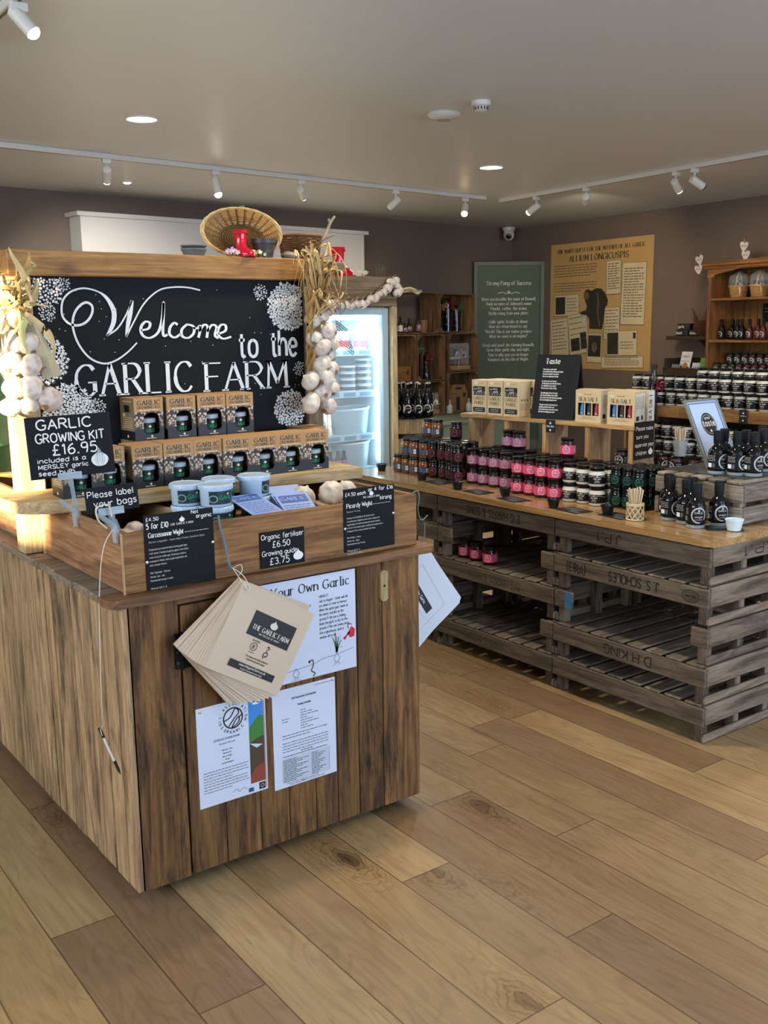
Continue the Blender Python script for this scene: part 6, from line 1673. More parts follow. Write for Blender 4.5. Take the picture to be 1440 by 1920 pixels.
# sample cups and price tickets along the worktop edge
M_CUPB = mat('black_sample_cup', '#0f0f11', .35); M_TICK = mat('slate_ticket', '#1c1d22', .5)
cup0 = None; tk0 = None
CP = [(3.075, 4.185, None), (3.03, 3.79, (3.045, 3.68)), (2.975, 3.46, (3.0, 3.345)), (3.015, 3.185, (2.985, 3.10)), (2.965, 2.845, (2.99, 2.755)), (3.02, 2.605, (3.03, 2.56))]
where = ['at the far left end beside the fridge', 'in front of the near-black jars', 'in front of the mauve jars', 'in front of the pink jars', 'in front of the cream jars', 'in front of the green jars']
for i, (x, y, tk) in enumerate(CP):
    lb = 'small black sample cup on the worktop ' + where[i]
    zc = WZ + (.0028 if i > 1 else 0)
    if cup0 is None:
        mb = MB(); mb.lathe([(.0195, 0), (.0265, .033), (.029, .033), (.029, .036), (.0255, .0365), (.0185, .004), (.0001, .004)], 20, 0); cup0 = mb.build('sample_cup', M_CUPB, None, (x, y, zc)); o = cup0
    else: o = cup0.copy(); COL.objects.link(o); o.location = (x, y, zc)
    tag(o, lb, 'cup', 'sample cups on the worktop')
    if tk:
        lb = 'flat dark price ticket on the worktop ' + where[i]
        if tk0 is None:
            mb = MB(); mb.box(-.045, .045, -.065, .065, 0, .002, 0); ff = lambda u, v: (v, -u, .0026)
            for k in range(3): greek(mb, -.045, .03, .02 - k * .014, .006, 1, ff, k)
            text(mb, '£4.50', .012, -.035, .016, 1, ff, pen=.16); tk0 = mb.build('price_ticket', [M_TICK, mat('ticket_print', '#9a9a9c', .8)], None, (tk[0], tk[1], WZ)); o = tk0
        else: o = tk0.copy(); COL.objects.link(o); o.location = (tk[0], tk[1], WZ)
        o.rotation_euler = (0, 0, rng.uniform(-.15, .1)); tag(o, lb, 'price ticket', 'price tickets on the worktop')
# woven pot of tasting sticks
t = thing('stick_basket', 'small woven cane pot holding wooden tasting sticks on the worktop', 'basket', (3.022, 2.470, WZ))
M_CANE = mat('pale_cane', '#d3bf95', .6, var=.15, vscale=40)
mb = MB(); R = .031
for s_ in (-1, 1):
    for k in range(9):
        a = 2 * PI * k / 9
        mb.tube([((R + .0015 * s_) * math.cos(a + s_ * 1.15 * j / 8), (R + .0015 * s_) * math.sin(a + s_ * 1.15 * j / 8), .006 + .052 * j / 8) for j in range(9)], .0022, 5)
mb.build('cane_lattice', M_CANE, t)
for z, w in ((.004, .0035), (.058, .003), (.063, .003)):
    mb = MB(); mb.tube([(R * 1.03 * math.cos(2 * PI * i / 28), R * 1.03 * math.sin(2 * PI * i / 28), z) for i in range(29)], w, 6, caps=False); mb.build('cane_hoop', M_CANE, t)
mb = MB(); mb.lathe([(.0001, .002), (R, .002)], 20, 0); mb.build('base', M_CANE, t)
M_STICK = mat('birch_stick', '#dcc9a8', .65)
st0 = None
def sticks(cx, cy, cz, n, spread, h, what, group):
    global st0
    for k in range(n):
        a = k * 2.4; rr_ = spread * math.sqrt((k + .5) / n)
        lo = Vector((rr_ * .55 * math.cos(a), rr_ * .55 * math.sin(a), .004)); hi = Vector((rr_ * 1.5 * math.cos(a), rr_ * 1.5 * math.sin(a), h + rng.uniform(-.006, .004)))
        if st0 is None:
            mb = MB(); mb.box(-.0028, .0028, -.0009, .0009, 0, .125, 0, .0006); st0 = mb.build('tasting_stick', M_STICK); o = st0
        else: o = st0.copy(); COL.objects.link(o)
        d = hi - lo
        o.matrix_world = Matrix.Translation(Vector((cx, cy, cz)) + lo) @ d.to_track_quat('Z', 'Y').to_matrix().to_4x4() @ Matrix.Rotation(a, 4, 'Z') @ Matrix.Scale(d.length / .125, 4)
        tag(o, 'flat wooden tasting stick in the ' + what, 'stick', group)
sticks(3.022, 2.470, WZ, 24, .021, .122, 'woven cane pot on the worktop', 'sticks in the cane pot')
# white cup at the corner
t = thing('white_cup', 'small white paper cup near the rounded worktop corner', 'cup', (3.128, 2.125 - .02, WZ + .0025))
mb = MB(); mb.lathe([(.0235, 0), (.032, .038), (.0335, .038), (.0335, .041), (.0305, .0415), (.0225, .003), (.0001, .003)], 24, 0); mb.build('cup', mat('white_cup_paper', '#cfe0e6', .5), t)
o = tk0.copy(); COL.objects.link(o); o.location = (3.135, 2.155, WZ); o.rotation_euler = (0, 0, .8); tag(o, 'flat dark price ticket under the white cup by the worktop corner', 'price ticket', 'price tickets on the worktop')

# ---- display tray with flasks at the right end
CX, CY = 3.211, 2.135
dt = thing('display_tray', 'slatted wooden tray with a slate top carrying flasks on the worktop', 'wooden tray', (CX, CY, WZ))
W_TRAY2 = wood('pale_tray_timber', '#a59a8b', '#6f6558', '#3c352e', .8, .5, across=20, rvar=.18)
D2, L2, H2 = .395, .72, .166
for k, (z0, z1) in enumerate(((.004, .066), (.084, .150))):
    mb = MB(); mb.box(0, .014, .0, D2, z0, z1, 0, .003, ax=1); mb.build('side_board', W_TRAY2, dt)
    mb = MB(); mb.box(.0145, L2, -.002, .012, z0 + .001, z1 + .002, 0, .003, ax=0); mb.build('front_board', W_TRAY2, dt)
    mb = MB(); mb.box(.0145, L2, D2 - .012, D2, z0, z1, 0, .003, ax=0); mb.build('back_board', W_TRAY2, dt)
for y in (.014, D2 - .05):
    for x in (.016, L2 - .05): mb = MB(); mb.box(x, x + .034, y, y + .034, 0, .150, 0, .002, ax=2); mb.build('corner_post', W_TRAY2, dt)
for k in range(5):
    a = k * D2 / 5
    mb = MB(); mb.box(-.004 + rng.uniform(0, .004), L2, a + .005, a + D2 / 5 - .008, .151, H2, 0, .005, ax=0); mb.build('slat', W_TRAY2, dt)
ZT = WZ + H2
o = card('slate_mat', 'thin dark slate sheet lying under the flasks on the display tray', 'slate', (CX + .055, CY + .03, ZT + .0035), (1, 0, 0), (0, 1, 0), .62, .37, mat('dark_slate', '#3a3d40', .35, var=.2, vscale=20), .003)
M_FLASK = mat('black_glass', '#060608', .06, spec=.5, coat=.1); M_CLR = mat('clear_thick_glass', '#aeb9bd', .05, alpha=.55, spec=.7); M_SEAL = mat('black_seal', '#0b0c10', .55, spec=.25)
def make_flask(label, loc_, rz):
    t = thing('flask_bottle', label, 'bottle', loc_, rz, 'flasks of dark sauce')
    mb = MB(); mb.lathe([(.031, .011), (.0335, .016), (.034, .075), (.031, .092), (.022, .104), (.0145, .112), (.0135, .125), (.0135, .13), (.0001, .131)], 24, 0); mb.build('glass_body', M_FLASK, t)
    mb = MB(); mb.lathe([(.030, 0), (.0335, .003), (.0337, .012), (.031, .0145)], 24, 0); mb.build('glass_foot', M_CLR, t)
    mb = MB(); mb.lathe([(.0162, .116), (.0166, .130), (.0175, .131), (.0175, .163), (.0160, .166), (.0001, .166)], 20, 0); mb.build('seal', M_SEAL, t)
    mb = MB(); R = .0342
    f = cylmap(R, PI, 0, .0007); zc = .050
    mb.lathe([(R + .0003, .020), (R + .0003, .080)], 22, 0, capb=False, capt=False, a0=PI - 2.6, a1=PI + 2.6)
    mb.ribbon([(.026 * math.cos(a), zc + .027 * math.sin(a)) for a in [-.2 * PI + 1.75 * PI * i / 26 for i in range(27)]], lambda dx, dy, k: .0038 + .0018 * math.sin(PI * k), 1, f)
    text(mb, 'GARLIC', 0, zc + .006, .0075, 1, f, 'c', pen=.16, sub=2); text(mb, 'vinegar', 0, zc - .009, .0075, 1, f, 'c', pen=.14, sub=2, slant=.25); garlic_icon(mb, 0, zc + .019, .009, 1, f); greek(mb, -.013, .013, zc - .017, .003, 1, f, 4)
    for u0 in (-.075, .040):
        for k in range(4): greek(mb, u0, u0 + .034, .071 - k * .006, .0032, 1, f, k)
        mb.rect(u0 + .002, .028, u0 + .021, .044, 2, f, 3); mb.rect(u0 + .024, .028, u0 + .033, .044, 3, f, 2)
    mb.build('label', [BLKL, mat('silver_print', '#b9b8b4', .4), M_PAPER, M_GREYINK], t)
    return t
FL = [(3.075, 2.232, 'front right, ring label facing out', .95), (3.112, 2.305, 'second from right in front', 1.6), (3.122, 2.385, 'third from right in front', 1.65), (3.185, 2.445, 'far left, behind', 1.75), (3.172, 2.205, 'right, behind, close to the tray', 1.1), (3.182, 2.330, 'hidden behind between the front ones', 1.6)]
fl0 = None
for x, y, w, rz in FL:
    lb = 'dark flask standing on the worktop, ' + w
    if fl0 is None: fl0 = make_flask(lb, (x, y, WZ), rz)
    else: dup(fl0, (x, y, WZ), rz, lb)
FT = [(3.145, 2.240, 'front left', .45), (3.185, 2.185, 'front middle', .45), (3.250, 2.155, 'front right with its ring label', .15)]
for x, y, w, rz in [(3.300, 2.310, 'front left', 1.6), (3.322, 2.240, 'front middle', 1.65), (3.350, 2.185, 'front right', 1.45), (3.375, 2.335, 'behind left', 1.6), (3.400, 2.255, 'behind right', 1.5), (3.485, 2.235, 'in the right-hand group, left one', 1.5), (3.545, 2.185, 'in the right-hand group, right one', 1.0), (3.560, 2.290, 'in the right-hand group, behind', .1)]:
    dup(fl0, (x, y, ZT + .004), rz, 'dark flask on the slate top of the display tray, ' + w)

# ---- pine shelf riser
rs = thing('shelf_riser', 'low pine shelf riser with upright dividers behind the jars', 'shelf unit', (3.455, 2.850, WZ), .085)
W_RISE = wood('riser_pine', '#c3a070', '#99744a', '#7a5a38', .55, .2, across=13, rvar=.10); W_RISEP = wood('riser_board_pale', '#b7a48b', '#8f7b62', '#70604c', .6, .2, across=9, rvar=.10)
mb = MB(); mb.box(-.004, .175, -.004, 1.045, .283, .302, 0, .002, ax=1); mb.build('top_board', W_RISE, rs)
for y in (0.0, .235, .485, .725, .965):
    mb = MB(); mb.box(0, .022, y, y + .024, 0, .282, 0, .002, ax=2); mb.build('upright_edge', W_RISE, rs)
    mb = MB(); mb.box(.0225, .170, y + .002, y + .022, 0, .282, 0, .002, ax=2); mb.build('upright_board', W_RISEP, rs)
RT = WZ + .3022
def rp(y, x, z=0.0): # point on the riser, y along it from its right end, x back from its front
    c_, s_ = math.cos(.085), math.sin(.085); return (3.455 + x * c_ - y * s_, 2.850 + x * s_ + y * c_, RT + z)
o = card('supervise_sign', 'small black card asking to supervise children on the riser end', 'sign', (3.462, 2.8465, .918), (math.cos(.085), math.sin(.085), 0), (0, 0, 1), .150, .165)
mb = MB()
for s_, x0_, x1_, y in (('Please make', .010, .138, .128), ('sure you', .014, .104, .092), ('supervise your', .006, .146, .056), ('children', .014, .092, .020)): fit(mb, s_, x0_, x1_, y, .017, 0, FC, pen=.15, wiggle=.04)
garlic_icon(mb, .124, .034, .036, 0, FC); mb.build('lettering', M_CHALK, o)
o = card('shelf_ticket', 'tiny dark ticket on the front edge of the riser top', 'price ticket', (rp(.475, -.012)[0], rp(.475, 0)[1], RT - .058), (math.sin(.085), -math.cos(.085), 0), (0, 0, 1), .055, .060, M_TICK, .002)
mb = MB(); garlic_icon(mb, .027, .046, .012, 0, FC); fit(mb, 'Black Garlic', .006, .049, .026, .008, 0, FC, pen=.15); mb.disc(.027, .012, .005, .005, 0, FC, 8); mb.build('lettering', M_CHALK, o)
# purée cartons
M_CART = mat('cream_carton', '#cdb892', .6)
def make_puree(label, loc_, rz):
    t = thing('puree_carton', label, 'carton', loc_, rz, 'garlic purée cartons'); W, D, H = .100, .085, .172
    mb = MB(); mb.box(-0.0, D, -W / 2, W / 2, 0, H, 0, .0015)
    f = lambda u, v: (-.0007, -u, v)
    mb.rect(-.040, .096, .040, .140, 1, f); f2 = lambda u, v: (-.0012, -u, v)
    text(mb, 'low', -.032, .124, .009, 2, f2, pen=.15); text(mb, 'DRESS', -.012, .126, .008, 2, f2, pen=.15); text(mb, 'BARE', -.006, .112, .009, 2, f2, pen=.15)
    for k in range(9): mb.ribbon([(-.036 + k * .0085, .099), (-.033 + k * .0085 + .004 * (k % 3), .118)], .0022, 3 if k % 2 else 2, f2)
    fit(mb, 'GARLIC', -.038, .038, .074, .015, 1, f, font='roman', pen=.15, sub=3); fit(mb, 'PURÉE', -.030, .032, .051, .015, 1, f, font='roman', pen=.15, sub=3)
    mb.rect(-.040, .012, .040, .036, 1, f); greek(mb, -.025, .025, .027, .003, 2, f2, 2); greek(mb, -.028, .028, .019, .003, 2, f2, 3)
    mb.rect(-.030, .152, -.008, .164, 2, f); greek(mb, -.004, .032, .155, .003, 4, f, 6)
    for s_ in (-1, 1):
        g = (lambda s_: (lambda u, v: (u, s_ * (W / 2 + .0007), v)))(s_)
        for k in range(3): mb.disc(.02 + .02 * k, .08, .006, .006, 4, g, 8); 
        for k in range(4): greek(mb, .012, .072, .058 - k * .008, .003, 4, g, k)
    mb.build('carton', [M_CART, M_INK, I_PALE, mat('print_mauve_grey', '#8a7f8d', .6), mat('carton_brown_ink', '#7a6444', .7)], t)
    return t
pu0 = None
for r_ in range(2):
    for i in range(3):
        lb = 'garlic purée carton, %s row, %s from left on the riser' % (('front', 'back')[r_], ORD[i]); p = rp(.965 - .045 - i * .106 - r_ * .025, .004 + r_ * .088)
        if pu0 is None: pu0 = make_puree(lb, p, .085 + .02)
        else: dup(pu0, p, .085 + rng.uniform(-.03, .03), lb)
# folding taste board
ab = thing('folding_board', 'black folding table board headed Taste on the riser between cartons', 'sign', rp(.475, .03), .085 + .16)
th_ = math.radians(9)
for s_, nm in ((1, 'front_panel'), (-1, 'rear_panel')):
    mb = MB(); q = Matrix.Translation((.0 if s_ == 1 else .12, 0, 0)) @ Matrix.Rotation(s_ * math.radians(11.5), 4, 'Y')
    mb.box(-.003, .003, -.115, .115, 0.0, .305, 0, .001, mtx=q); mb.build(nm, mat('board_black', '#14151a', .6, spec=.3), ab)
    if s_ == 1:
        mb = MB(); f = lambda u, v: tuple(q @ Vector((-.0038, .115 - u, v)))
        fit(mb, 'Taste', .050, .125, .262, .024, 0, f, font='roman', pen=.17, sub=4)
        TT = ['Please enjoy our garlic tasters', 'It\'s extremely moreish, addictive and fantastic', 'We promise essential to consult first', 'Use your own replacement and deal', '', 'Our tasters vary from in luscious,', 'To hotly smoky to eerie Incendiary Demons,', 'It\'s a diabolical lick and a vampire', 'Please eat some of what is on dips', '', 'The double-dipping, that just not quite,', 'Don\'t keep the chutney on your clothes', 'Get to rows to shore that smile, like a grape dips', 'Don\'t eat the brightly coloured or dim', '', 'The pieces to number, take mints per set,', 'and please wash your hands in wet', 'This be all the sauce we have time to share,', 'Don\'t be like a breaking up to scorch']
        para(mb, TT, .040, .232, .0072, .0112, 0, f, font='plain', pen=.16, track=.8, sub=2, sx=.62); mb.build('lettering', M_CHALK, ab)
# sea salt cartons
BLU = mat('salt_blue', '#2f78b8', .4); SRED = mat('salt_red', '#a8243a', .4); SBLK = mat('salt_black', '#22252c', .4)
def make_salt(label, loc_, rz):
    t = thing('salt_carton', label, 'carton', loc_, rz, 'sea salt cartons'); W, D, H = .142, .052, .146
    mb = MB(); f = lambda u, v: (0, -u, v)
    wins = [(-.056, -.022), (-.016, .018), (.024, .058)]; z0, z1 = .032, .088
    mb.rect(-W / 2, 0, W / 2, z0, 0, f); mb.rect(-W / 2, z1, W / 2, H, 0, f)
    xs_ = [-W / 2] + [x for w in wins for x in w] + [W / 2]
    for k in range(0, 8, 2): mb.rect(xs_[k], z0, xs_[k + 1], z1, 0, f)
    for y in (-W / 2, W / 2): mb.rect(0, 0, D, H, 0, (lambda y: (lambda u, v: (u, y, v)))(y))
    mb.rect(-W / 2, 0, W / 2, H, 0, lambda u, v: (D, -u, v)); mb.rect(0, -W / 2, D, W / 2, 0, lambda u, v: (u, v, H)); mb.rect(0, -W / 2, D, W / 2, 0, lambda u, v: (u, v, .0004)); mb.rect(-W / 2 + .002, .002, W / 2 - .002, H - .002, 1, lambda u, v: (.026, -u, v))
    f1 = lambda u, v: (-.0007, -u, v)
    fit(mb, 'SEA SALT', -.052, .052, .096, .017, 1, f1, font='roman', pen=.15, sub=3); greek(mb, -.022, .024, .125, .005, 3, f1, 3); greek(mb, -.045, .045, .016, .003, 3, f1, 5); greek(mb, -.03, .03, .023, .003, 3, f1, 7); mb.rect(-.058, .122, -.038, .130, 2, f1)
    g = lambda u, v: (u, -W / 2 - .0007, v)
    mb.rect(.004, .012, .048, .138, 2, g)
    for k in range(7): greek(mb, .010, .042, .122 - k * .008, .003, 3, lambda u, v: (u, -W / 2 - .0012, v), k)
    mb.rect(.012, .02, .034, .04, 1, lambda u, v: (u, -W / 2 - .0012, v)); 
    g3 = lambda u, v: (D + .0007, u, v); g4 = lambda u, v: (D + .0007, v, u)
    mb.build('carton', [M_CART, M_INK, I_PALE, MATS['carton_brown_ink']], t)
    for (a, b_), m_ in zip(wins, (BLU, SBLK, SRED)):
        mb = MB(); q = Matrix.Translation((.013, -(a + b_) / 2, .008)); mb.lathe([(.0105, 0), (.0115, .004), (.0115, .060), (.008, .067), (.008, .078), (.0001, .078)], 14, [0] * 5, q)
        cm = cylmap(.0115, PI, 0, .0007); text(mb, 'SALT'[:3], 0, .030, .008, 1, lambda u, v: tuple(q @ Vector(cm(u, v))), 'c', pen=.17, sub=2); mb.build('salt_tube', [m_, I_PALE], t)
    return t
s0 = None
for y, x, rz, w in [(.255, .015, .0, 'front left with three colour tubes'), (.075, .012, .0, 'front right with three colour tubes'), (.285, .072, .0, 'behind the front left one'), (.095, .070, 0, 'behind the front right one'), (.175, .118, .0, 'at the back, half hidden')]:
    lb = 'sea salt carton on the riser, ' + w; p = rp(y, x)
    if s0 is None: s0 = make_salt(lb, p, .085 + rz)
    else: dup(s0, p, .085 + rz + rng.uniform(-.03, .03), lb)
t = thing('salt_carton', 'sea salt carton turned sideways showing its white lettered side', 'carton', rp(.012, .122), .085, 'sea salt cartons')
mb = MB(); mb.box(0, .05, 0, .14, 0, .148, 0, .001); g = lambda u, v: (u, -.0008, v); mb.rect(.003, .004, .047, .144, 1, g)
f90 = lambda u, v: (.036 - v, -.0013, u); fit(mb, 'SEA SALT', .016, .132, .004, .022, 2, f90, font='roman', pen=.14, sub=3); mb.build('carton', [M_CART, I_PALE, M_INK], t)
# ================================================================ BACK OF THE SHOP
def wall_r(t, off, z): p = onR(t, off); return (p[0], p[1], z)
def wall_l(t, off, z): p = onL(t, off); return (p[0], p[1], z)
XR = (dR[0], dR[1], 0); XL = (-dL[0], -dL[1], 0)
# ---- big parchment poster on the right wall
M_PARCH = mat('parchment', '#bd9a62', .8, var=.16, vscale=3.0); M_PAGE = mat('aged_page', '#cdbf9f', .8, var=.10, vscale=6); M_SEPIA = mat('sepia_ink', '#33271a', .8); M_FADED = mat('faded_ink', '#6d5d45', .8); M_PHOTO = mat('old_photo', '#2c2a22', .7, var=.6, vscale=9); M_EDGE = mat('page_shadow_edge', '#6b5636', .8)
PW, PH = 1.585, 1.41
o = card('history_poster', 'big parchment-coloured poster with pasted letters and old photographs on the right wall', 'poster', wall_r(.735, .012, .995), XR, (0, 0, 1), PW, PH, M_PARCH, .010)
mb = MB()
def U(u): return u * PW
def Vv(v): return (1 - v) * PH
fit(mb, "ONE MAN'S QUEST FOR THE MOTHER OF ALL GARLIC", U(.07), U(.93), Vv(.075), .042, 0, lift(.002), font='roman', pen=.17, sub=3)
fit(mb, 'ALLIUM LONGICUSPIS', U(.20), U(.78), Vv(.145), .062, 0, lift(.002), font='roman', pen=.17, sub=3)
for k in range(5): greek(mb, U(.04), U(.485 - .06 * (k == 4)), Vv(.178 + k * .021), .017, 2, lift(.002), k)
for k in range(4): greek(mb, U(.04), U(.485 - .16 * (k == 3)), Vv(.318 + k * .021), .017, 2, lift(.002), k + 9)
def page(u0, v0, u1, v1, rot=0.0, kind='text', L=.003, lines=10, m=1):
    cx, cy = U((u0 + u1) / 2), Vv((v0 + v1) / 2); w, h = U(u1 - u0), PH * (v1 - v0)
    c_, s_ = math.cos(rot), math.sin(rot)
    F = lambda k: (lambda u, v: lift(k)(cx + u * c_ - v * s_, cy + u * s_ + v * c_))
    mb.rect(-w / 2 - .008, -h / 2 - .008, w / 2 + .006, h / 2 + .004, 4, F(L)); mb.rect(-w / 2, -h / 2, w / 2, h / 2, m, F(L + .0012))
    if kind == 'text':
        for k in range(lines): greek(mb, -w * .42, w * (.42 - .2 * ((k * 3) % 4 == 3)), h * .40 - k * h * .82 / lines, min(.016, h * .5 / lines), 2, F(L + .0024), k + lines)
    return F(L + .0024), w, h
page(.58, .165, .715, .415, .02, lines=11); page(.73, .19, .945, .65, -.02, lines=19, L=.006)
F, w, h = page(.05, .41, .31, .575, .015, 'card', lines=5); mb.rect(-w * .45, -h * .42, -w * .05, h * .42, 3, F); [greek(mb, w * .02, w * .42, h * .3 - k * h * .15, .014, 2, F, k) for k in range(5)]
page(.02, .60, .205, .90, .09, lines=9); F, w, h = page(.215, .56, .41, .88, .13, lines=6, L=.007); mb.rect(-w * .42, -h * .42, w * .05, -h * .10, 3, F); mb.rect(w * .10, -h * .40, w * .42, h * .02, 3, F)
F, w, h = page(.57, .52, .715, .76, .02, lines=8)
F, w, h = page(.60, .70, .885, .885, .03, 'card', L=.008); mb.rect(-w * .47, -h * .45, -w * .10, h * .45, 3, F); mb.rect(w * .38, h * .18, w * .47, h * .42, 3, F); [greek(mb, -w * .04, w * .40, h * .02 - k * h * .12, .014, 2, F, k) for k in range(3)]
F, w, h = page(.41, .72, .555, .945, -.02, 'photo', L=.010); mb.rect(-w * .44, -h * .30, w * .44, h * .44, 3, F); mb.disc(0, h * .02, w * .16, h * .2, 1, lambda u, v: F(u, v), 12)
page(.555, .895, .945, .98, .03, lines=5, L=.006)
F = lift(.014)
man = [(.43, .68), (.425, .60), (.40, .575), (.33, .565), (.34, .545), (.39, .535), (.40, .50), (.385, .475), (.372, .44), (.365, .40), (.385, .375), (.415, .37), (.44, .385), (.49, .365), (.54, .372), (.575, .405), (.605, .46), (.60, .50), (.58, .515), (.575, .58), (.565, .64), (.555, .685)]
mb.face([(U(a), Vv(b)) for a, b in reversed(man)], 3, F); mb.disc(U(.392), Vv(.42), .045, .045, 4, lift(.016), 14)
mb.ribbon(spline([(U(.50), Vv(.40)), (U(.515), Vv(.48)), (U(.51), Vv(.56)), (U(.535), Vv(.66))], 4), .02, 4, lift(.016))
mb.build('printing', [M_SEPIA, M_PAGE, M_FADED, M_PHOTO, M_EDGE], o)
# ---- green glazed poem board standing across the corner
t = thing('poem_board', 'tall green glazed board with a white printed poem standing in the far corner', 'notice board', (8.10, 9.13, 0), math.atan2(-.47, .70))
M_GBF = mat('green_frame_paint', '#5c6653', .5); M_GBP = mat('green_board_panel', '#4a553f', .4, spec=.2)
mb = MB(); mb.box(0, .84, 0, .03, 0, 2.235, 0); mb.build('panel', M_GBP, t)
for x0_, x1_, z0_, z1_, nm in ((0, .045, 0, 2.235, 'frame_stile'), (.795, .84, 0, 2.235, 'frame_stile'), (.046, .794, 2.19, 2.235, 'frame_rail'), (.046, .794, 0, .12, 'frame_rail'), (.27, .285, .12, 2.19, 'glass_edge')):
    if nm == 'glass_edge': continue
    mb = MB(); mb.box(x0_, x1_, -.02, 0, z0_, z1_, 0, .004); mb.build(nm, M_GBF, t)
mb = MB(); f = lambda u, v: (.42 + u, -.0015, v)
fit(mb, 'Strong Pong of Success', -.265, .265, 1.965, .046, 0, f, font='roman', pen=.15, sub=3)
mb.ribbon(spline([(-.13, 1.87), (-.07, 1.88), (-.03, 1.862), (0, 1.895), (.03, 1.862), (.07, 1.88), (.13, 1.87)], 4), .008, 0, f); garlic_icon(mb, 0, 1.882, .035, 0, f)
PO = [('When you breathe the name of Boswell,', 1.785), ("Think no more of Johnson's name:", 1.730), ('Powder, rather, the aroma', 1.675), ('Richly rising from your plate.', 1.620), ('Gallic garlic-freaks at dinner', 1.520), ('Now are often heard to say:', 1.465), ('"Merde! This is our native produce:', 1.405), ('What we want is ail anglais!"', 1.350), ('Great and good, the farming Boswells', 1.245), ('Grow their garlic day and night.', 1.190), ('That is why you see no longer', 1.130), ('Vampires on the Isle of Wight.', 1.075)]
for s_, z in PO:
    hw = twidth(s_, .03, 1.2) / 2 * .94; fit(mb, s_, -hw, hw, z, .036, 0, f, font='roman', pen=.14, sub=2, track=1.2)
mb.build('lettering', mat('poem_white', '#c9ccc0', .8), t)
# ---- dresser on the right wall
W_DRESS = wood('waxed_pine_dresser', '#9a6c3e', '#6f4826', '#4a2d12', .45, .3, across=14, rvar=.10); W_DRESB = wood('dresser_back_boards', '#8d6435', '#65421f', '#40280f', .6, .3, across=14, rvar=.12)
DT0 = 3.345          # distance along the wall where the dresser starts
p = onR(DT0, .36); dr = thing('pine_dresser', 'honey pine dresser with arched top and three open shelves on the right wall', 'dresser', (p[0], p[1], 0), RZ_R)
DWd, DH = 1.55, 2.06   # local x to the viewer's right, y into the wall
for x0_ in (0, DWd - .03): mb = MB(); mb.box(x0_, x0_ + .03, 0, .34, 0, DH - .07, 0, .003, ax=2); mb.build('side_panel', W_DRESS, dr)
mb = MB()
for k in range(10): mb.box(.03 + k * .149, .03 + (k + 1) * .149 - .003, .325, .34, .05, DH - .07, 0, 0, ax=2)
mb.build('back_panel', W_DRESB, dr)
for z in (1.70, 1.315, .985, .62): mb = MB(); mb.box(.031, DWd - .031, .004, .324, z, z + .024, 0, .003, ax=0); mb.build('shelf', W_DRESS, dr)
mb = MB(); AR = [(0, DH - .07), (0, 1.915), (.065, 1.915), (.085, 1.94), (.36, 1.985), (DWd - .36, 1.985), (DWd - .085, 1.94), (DWd - .065, 1.915), (DWd, 1.915), (DWd, DH - .07)]
mb.prism([(a, b_) for a, b_ in AR], -.001, .017, 0, mtx=Matrix(((1, 0, 0, 0), (0, 0, -1, .004), (0, 1, 0, 0), (0, 0, 0, 1))), ax=0); mb.build('arched_pelmet', W_DRESS, dr)
mb = MB(); mb.box(-.025, DWd + .025, -.035, .34, DH - .07, DH - .045, 0, .006, ax=0); mb.box(-.045, DWd + .045, -.055, .34, DH - .044, DH - .014, 0, .010, ax=0); mb.box(-.03, DWd + .03, -.04, .34, DH - .013, DH, 0, .004, ax=0); mb.build('cornice', W_DRESS, dr)
mb = MB(); mb.box(.031, DWd - .031, .002, .022, .05, .62, 0, .003, ax=0); mb.build('lower_front', W_DRESS, dr)
o = card('dresser_sign', 'small dark price board hanging at the back of the second dresser shelf', 'sign', wall_r(DT0 + .395, .06, 1.50), XR, (0, 0, 1), .20, .17, M_SIGN, .004); mb = MB(); greek(mb, .02, .18, .12, .010, 0, FC, 1); greek(mb, .02, .18, .09, .010, 0, FC, 2); text(mb, '£4.95', .11, .02, .022, 0, FC, pen=.16); mb.build('lettering', mat('dim_chalk', '#77797c', .9), o)
def dpos(x, y, z): # point in the dresser's local frame
    c_, s_ = math.cos(RZ_R), math.sin(RZ_R); return (p[0] + x * c_ - y * s_, p[1] + x * s_ + y * c_, z)
M_CELLO = mat('cellophane', '#dfe6ea', .06, alpha=.16, spec=.8)
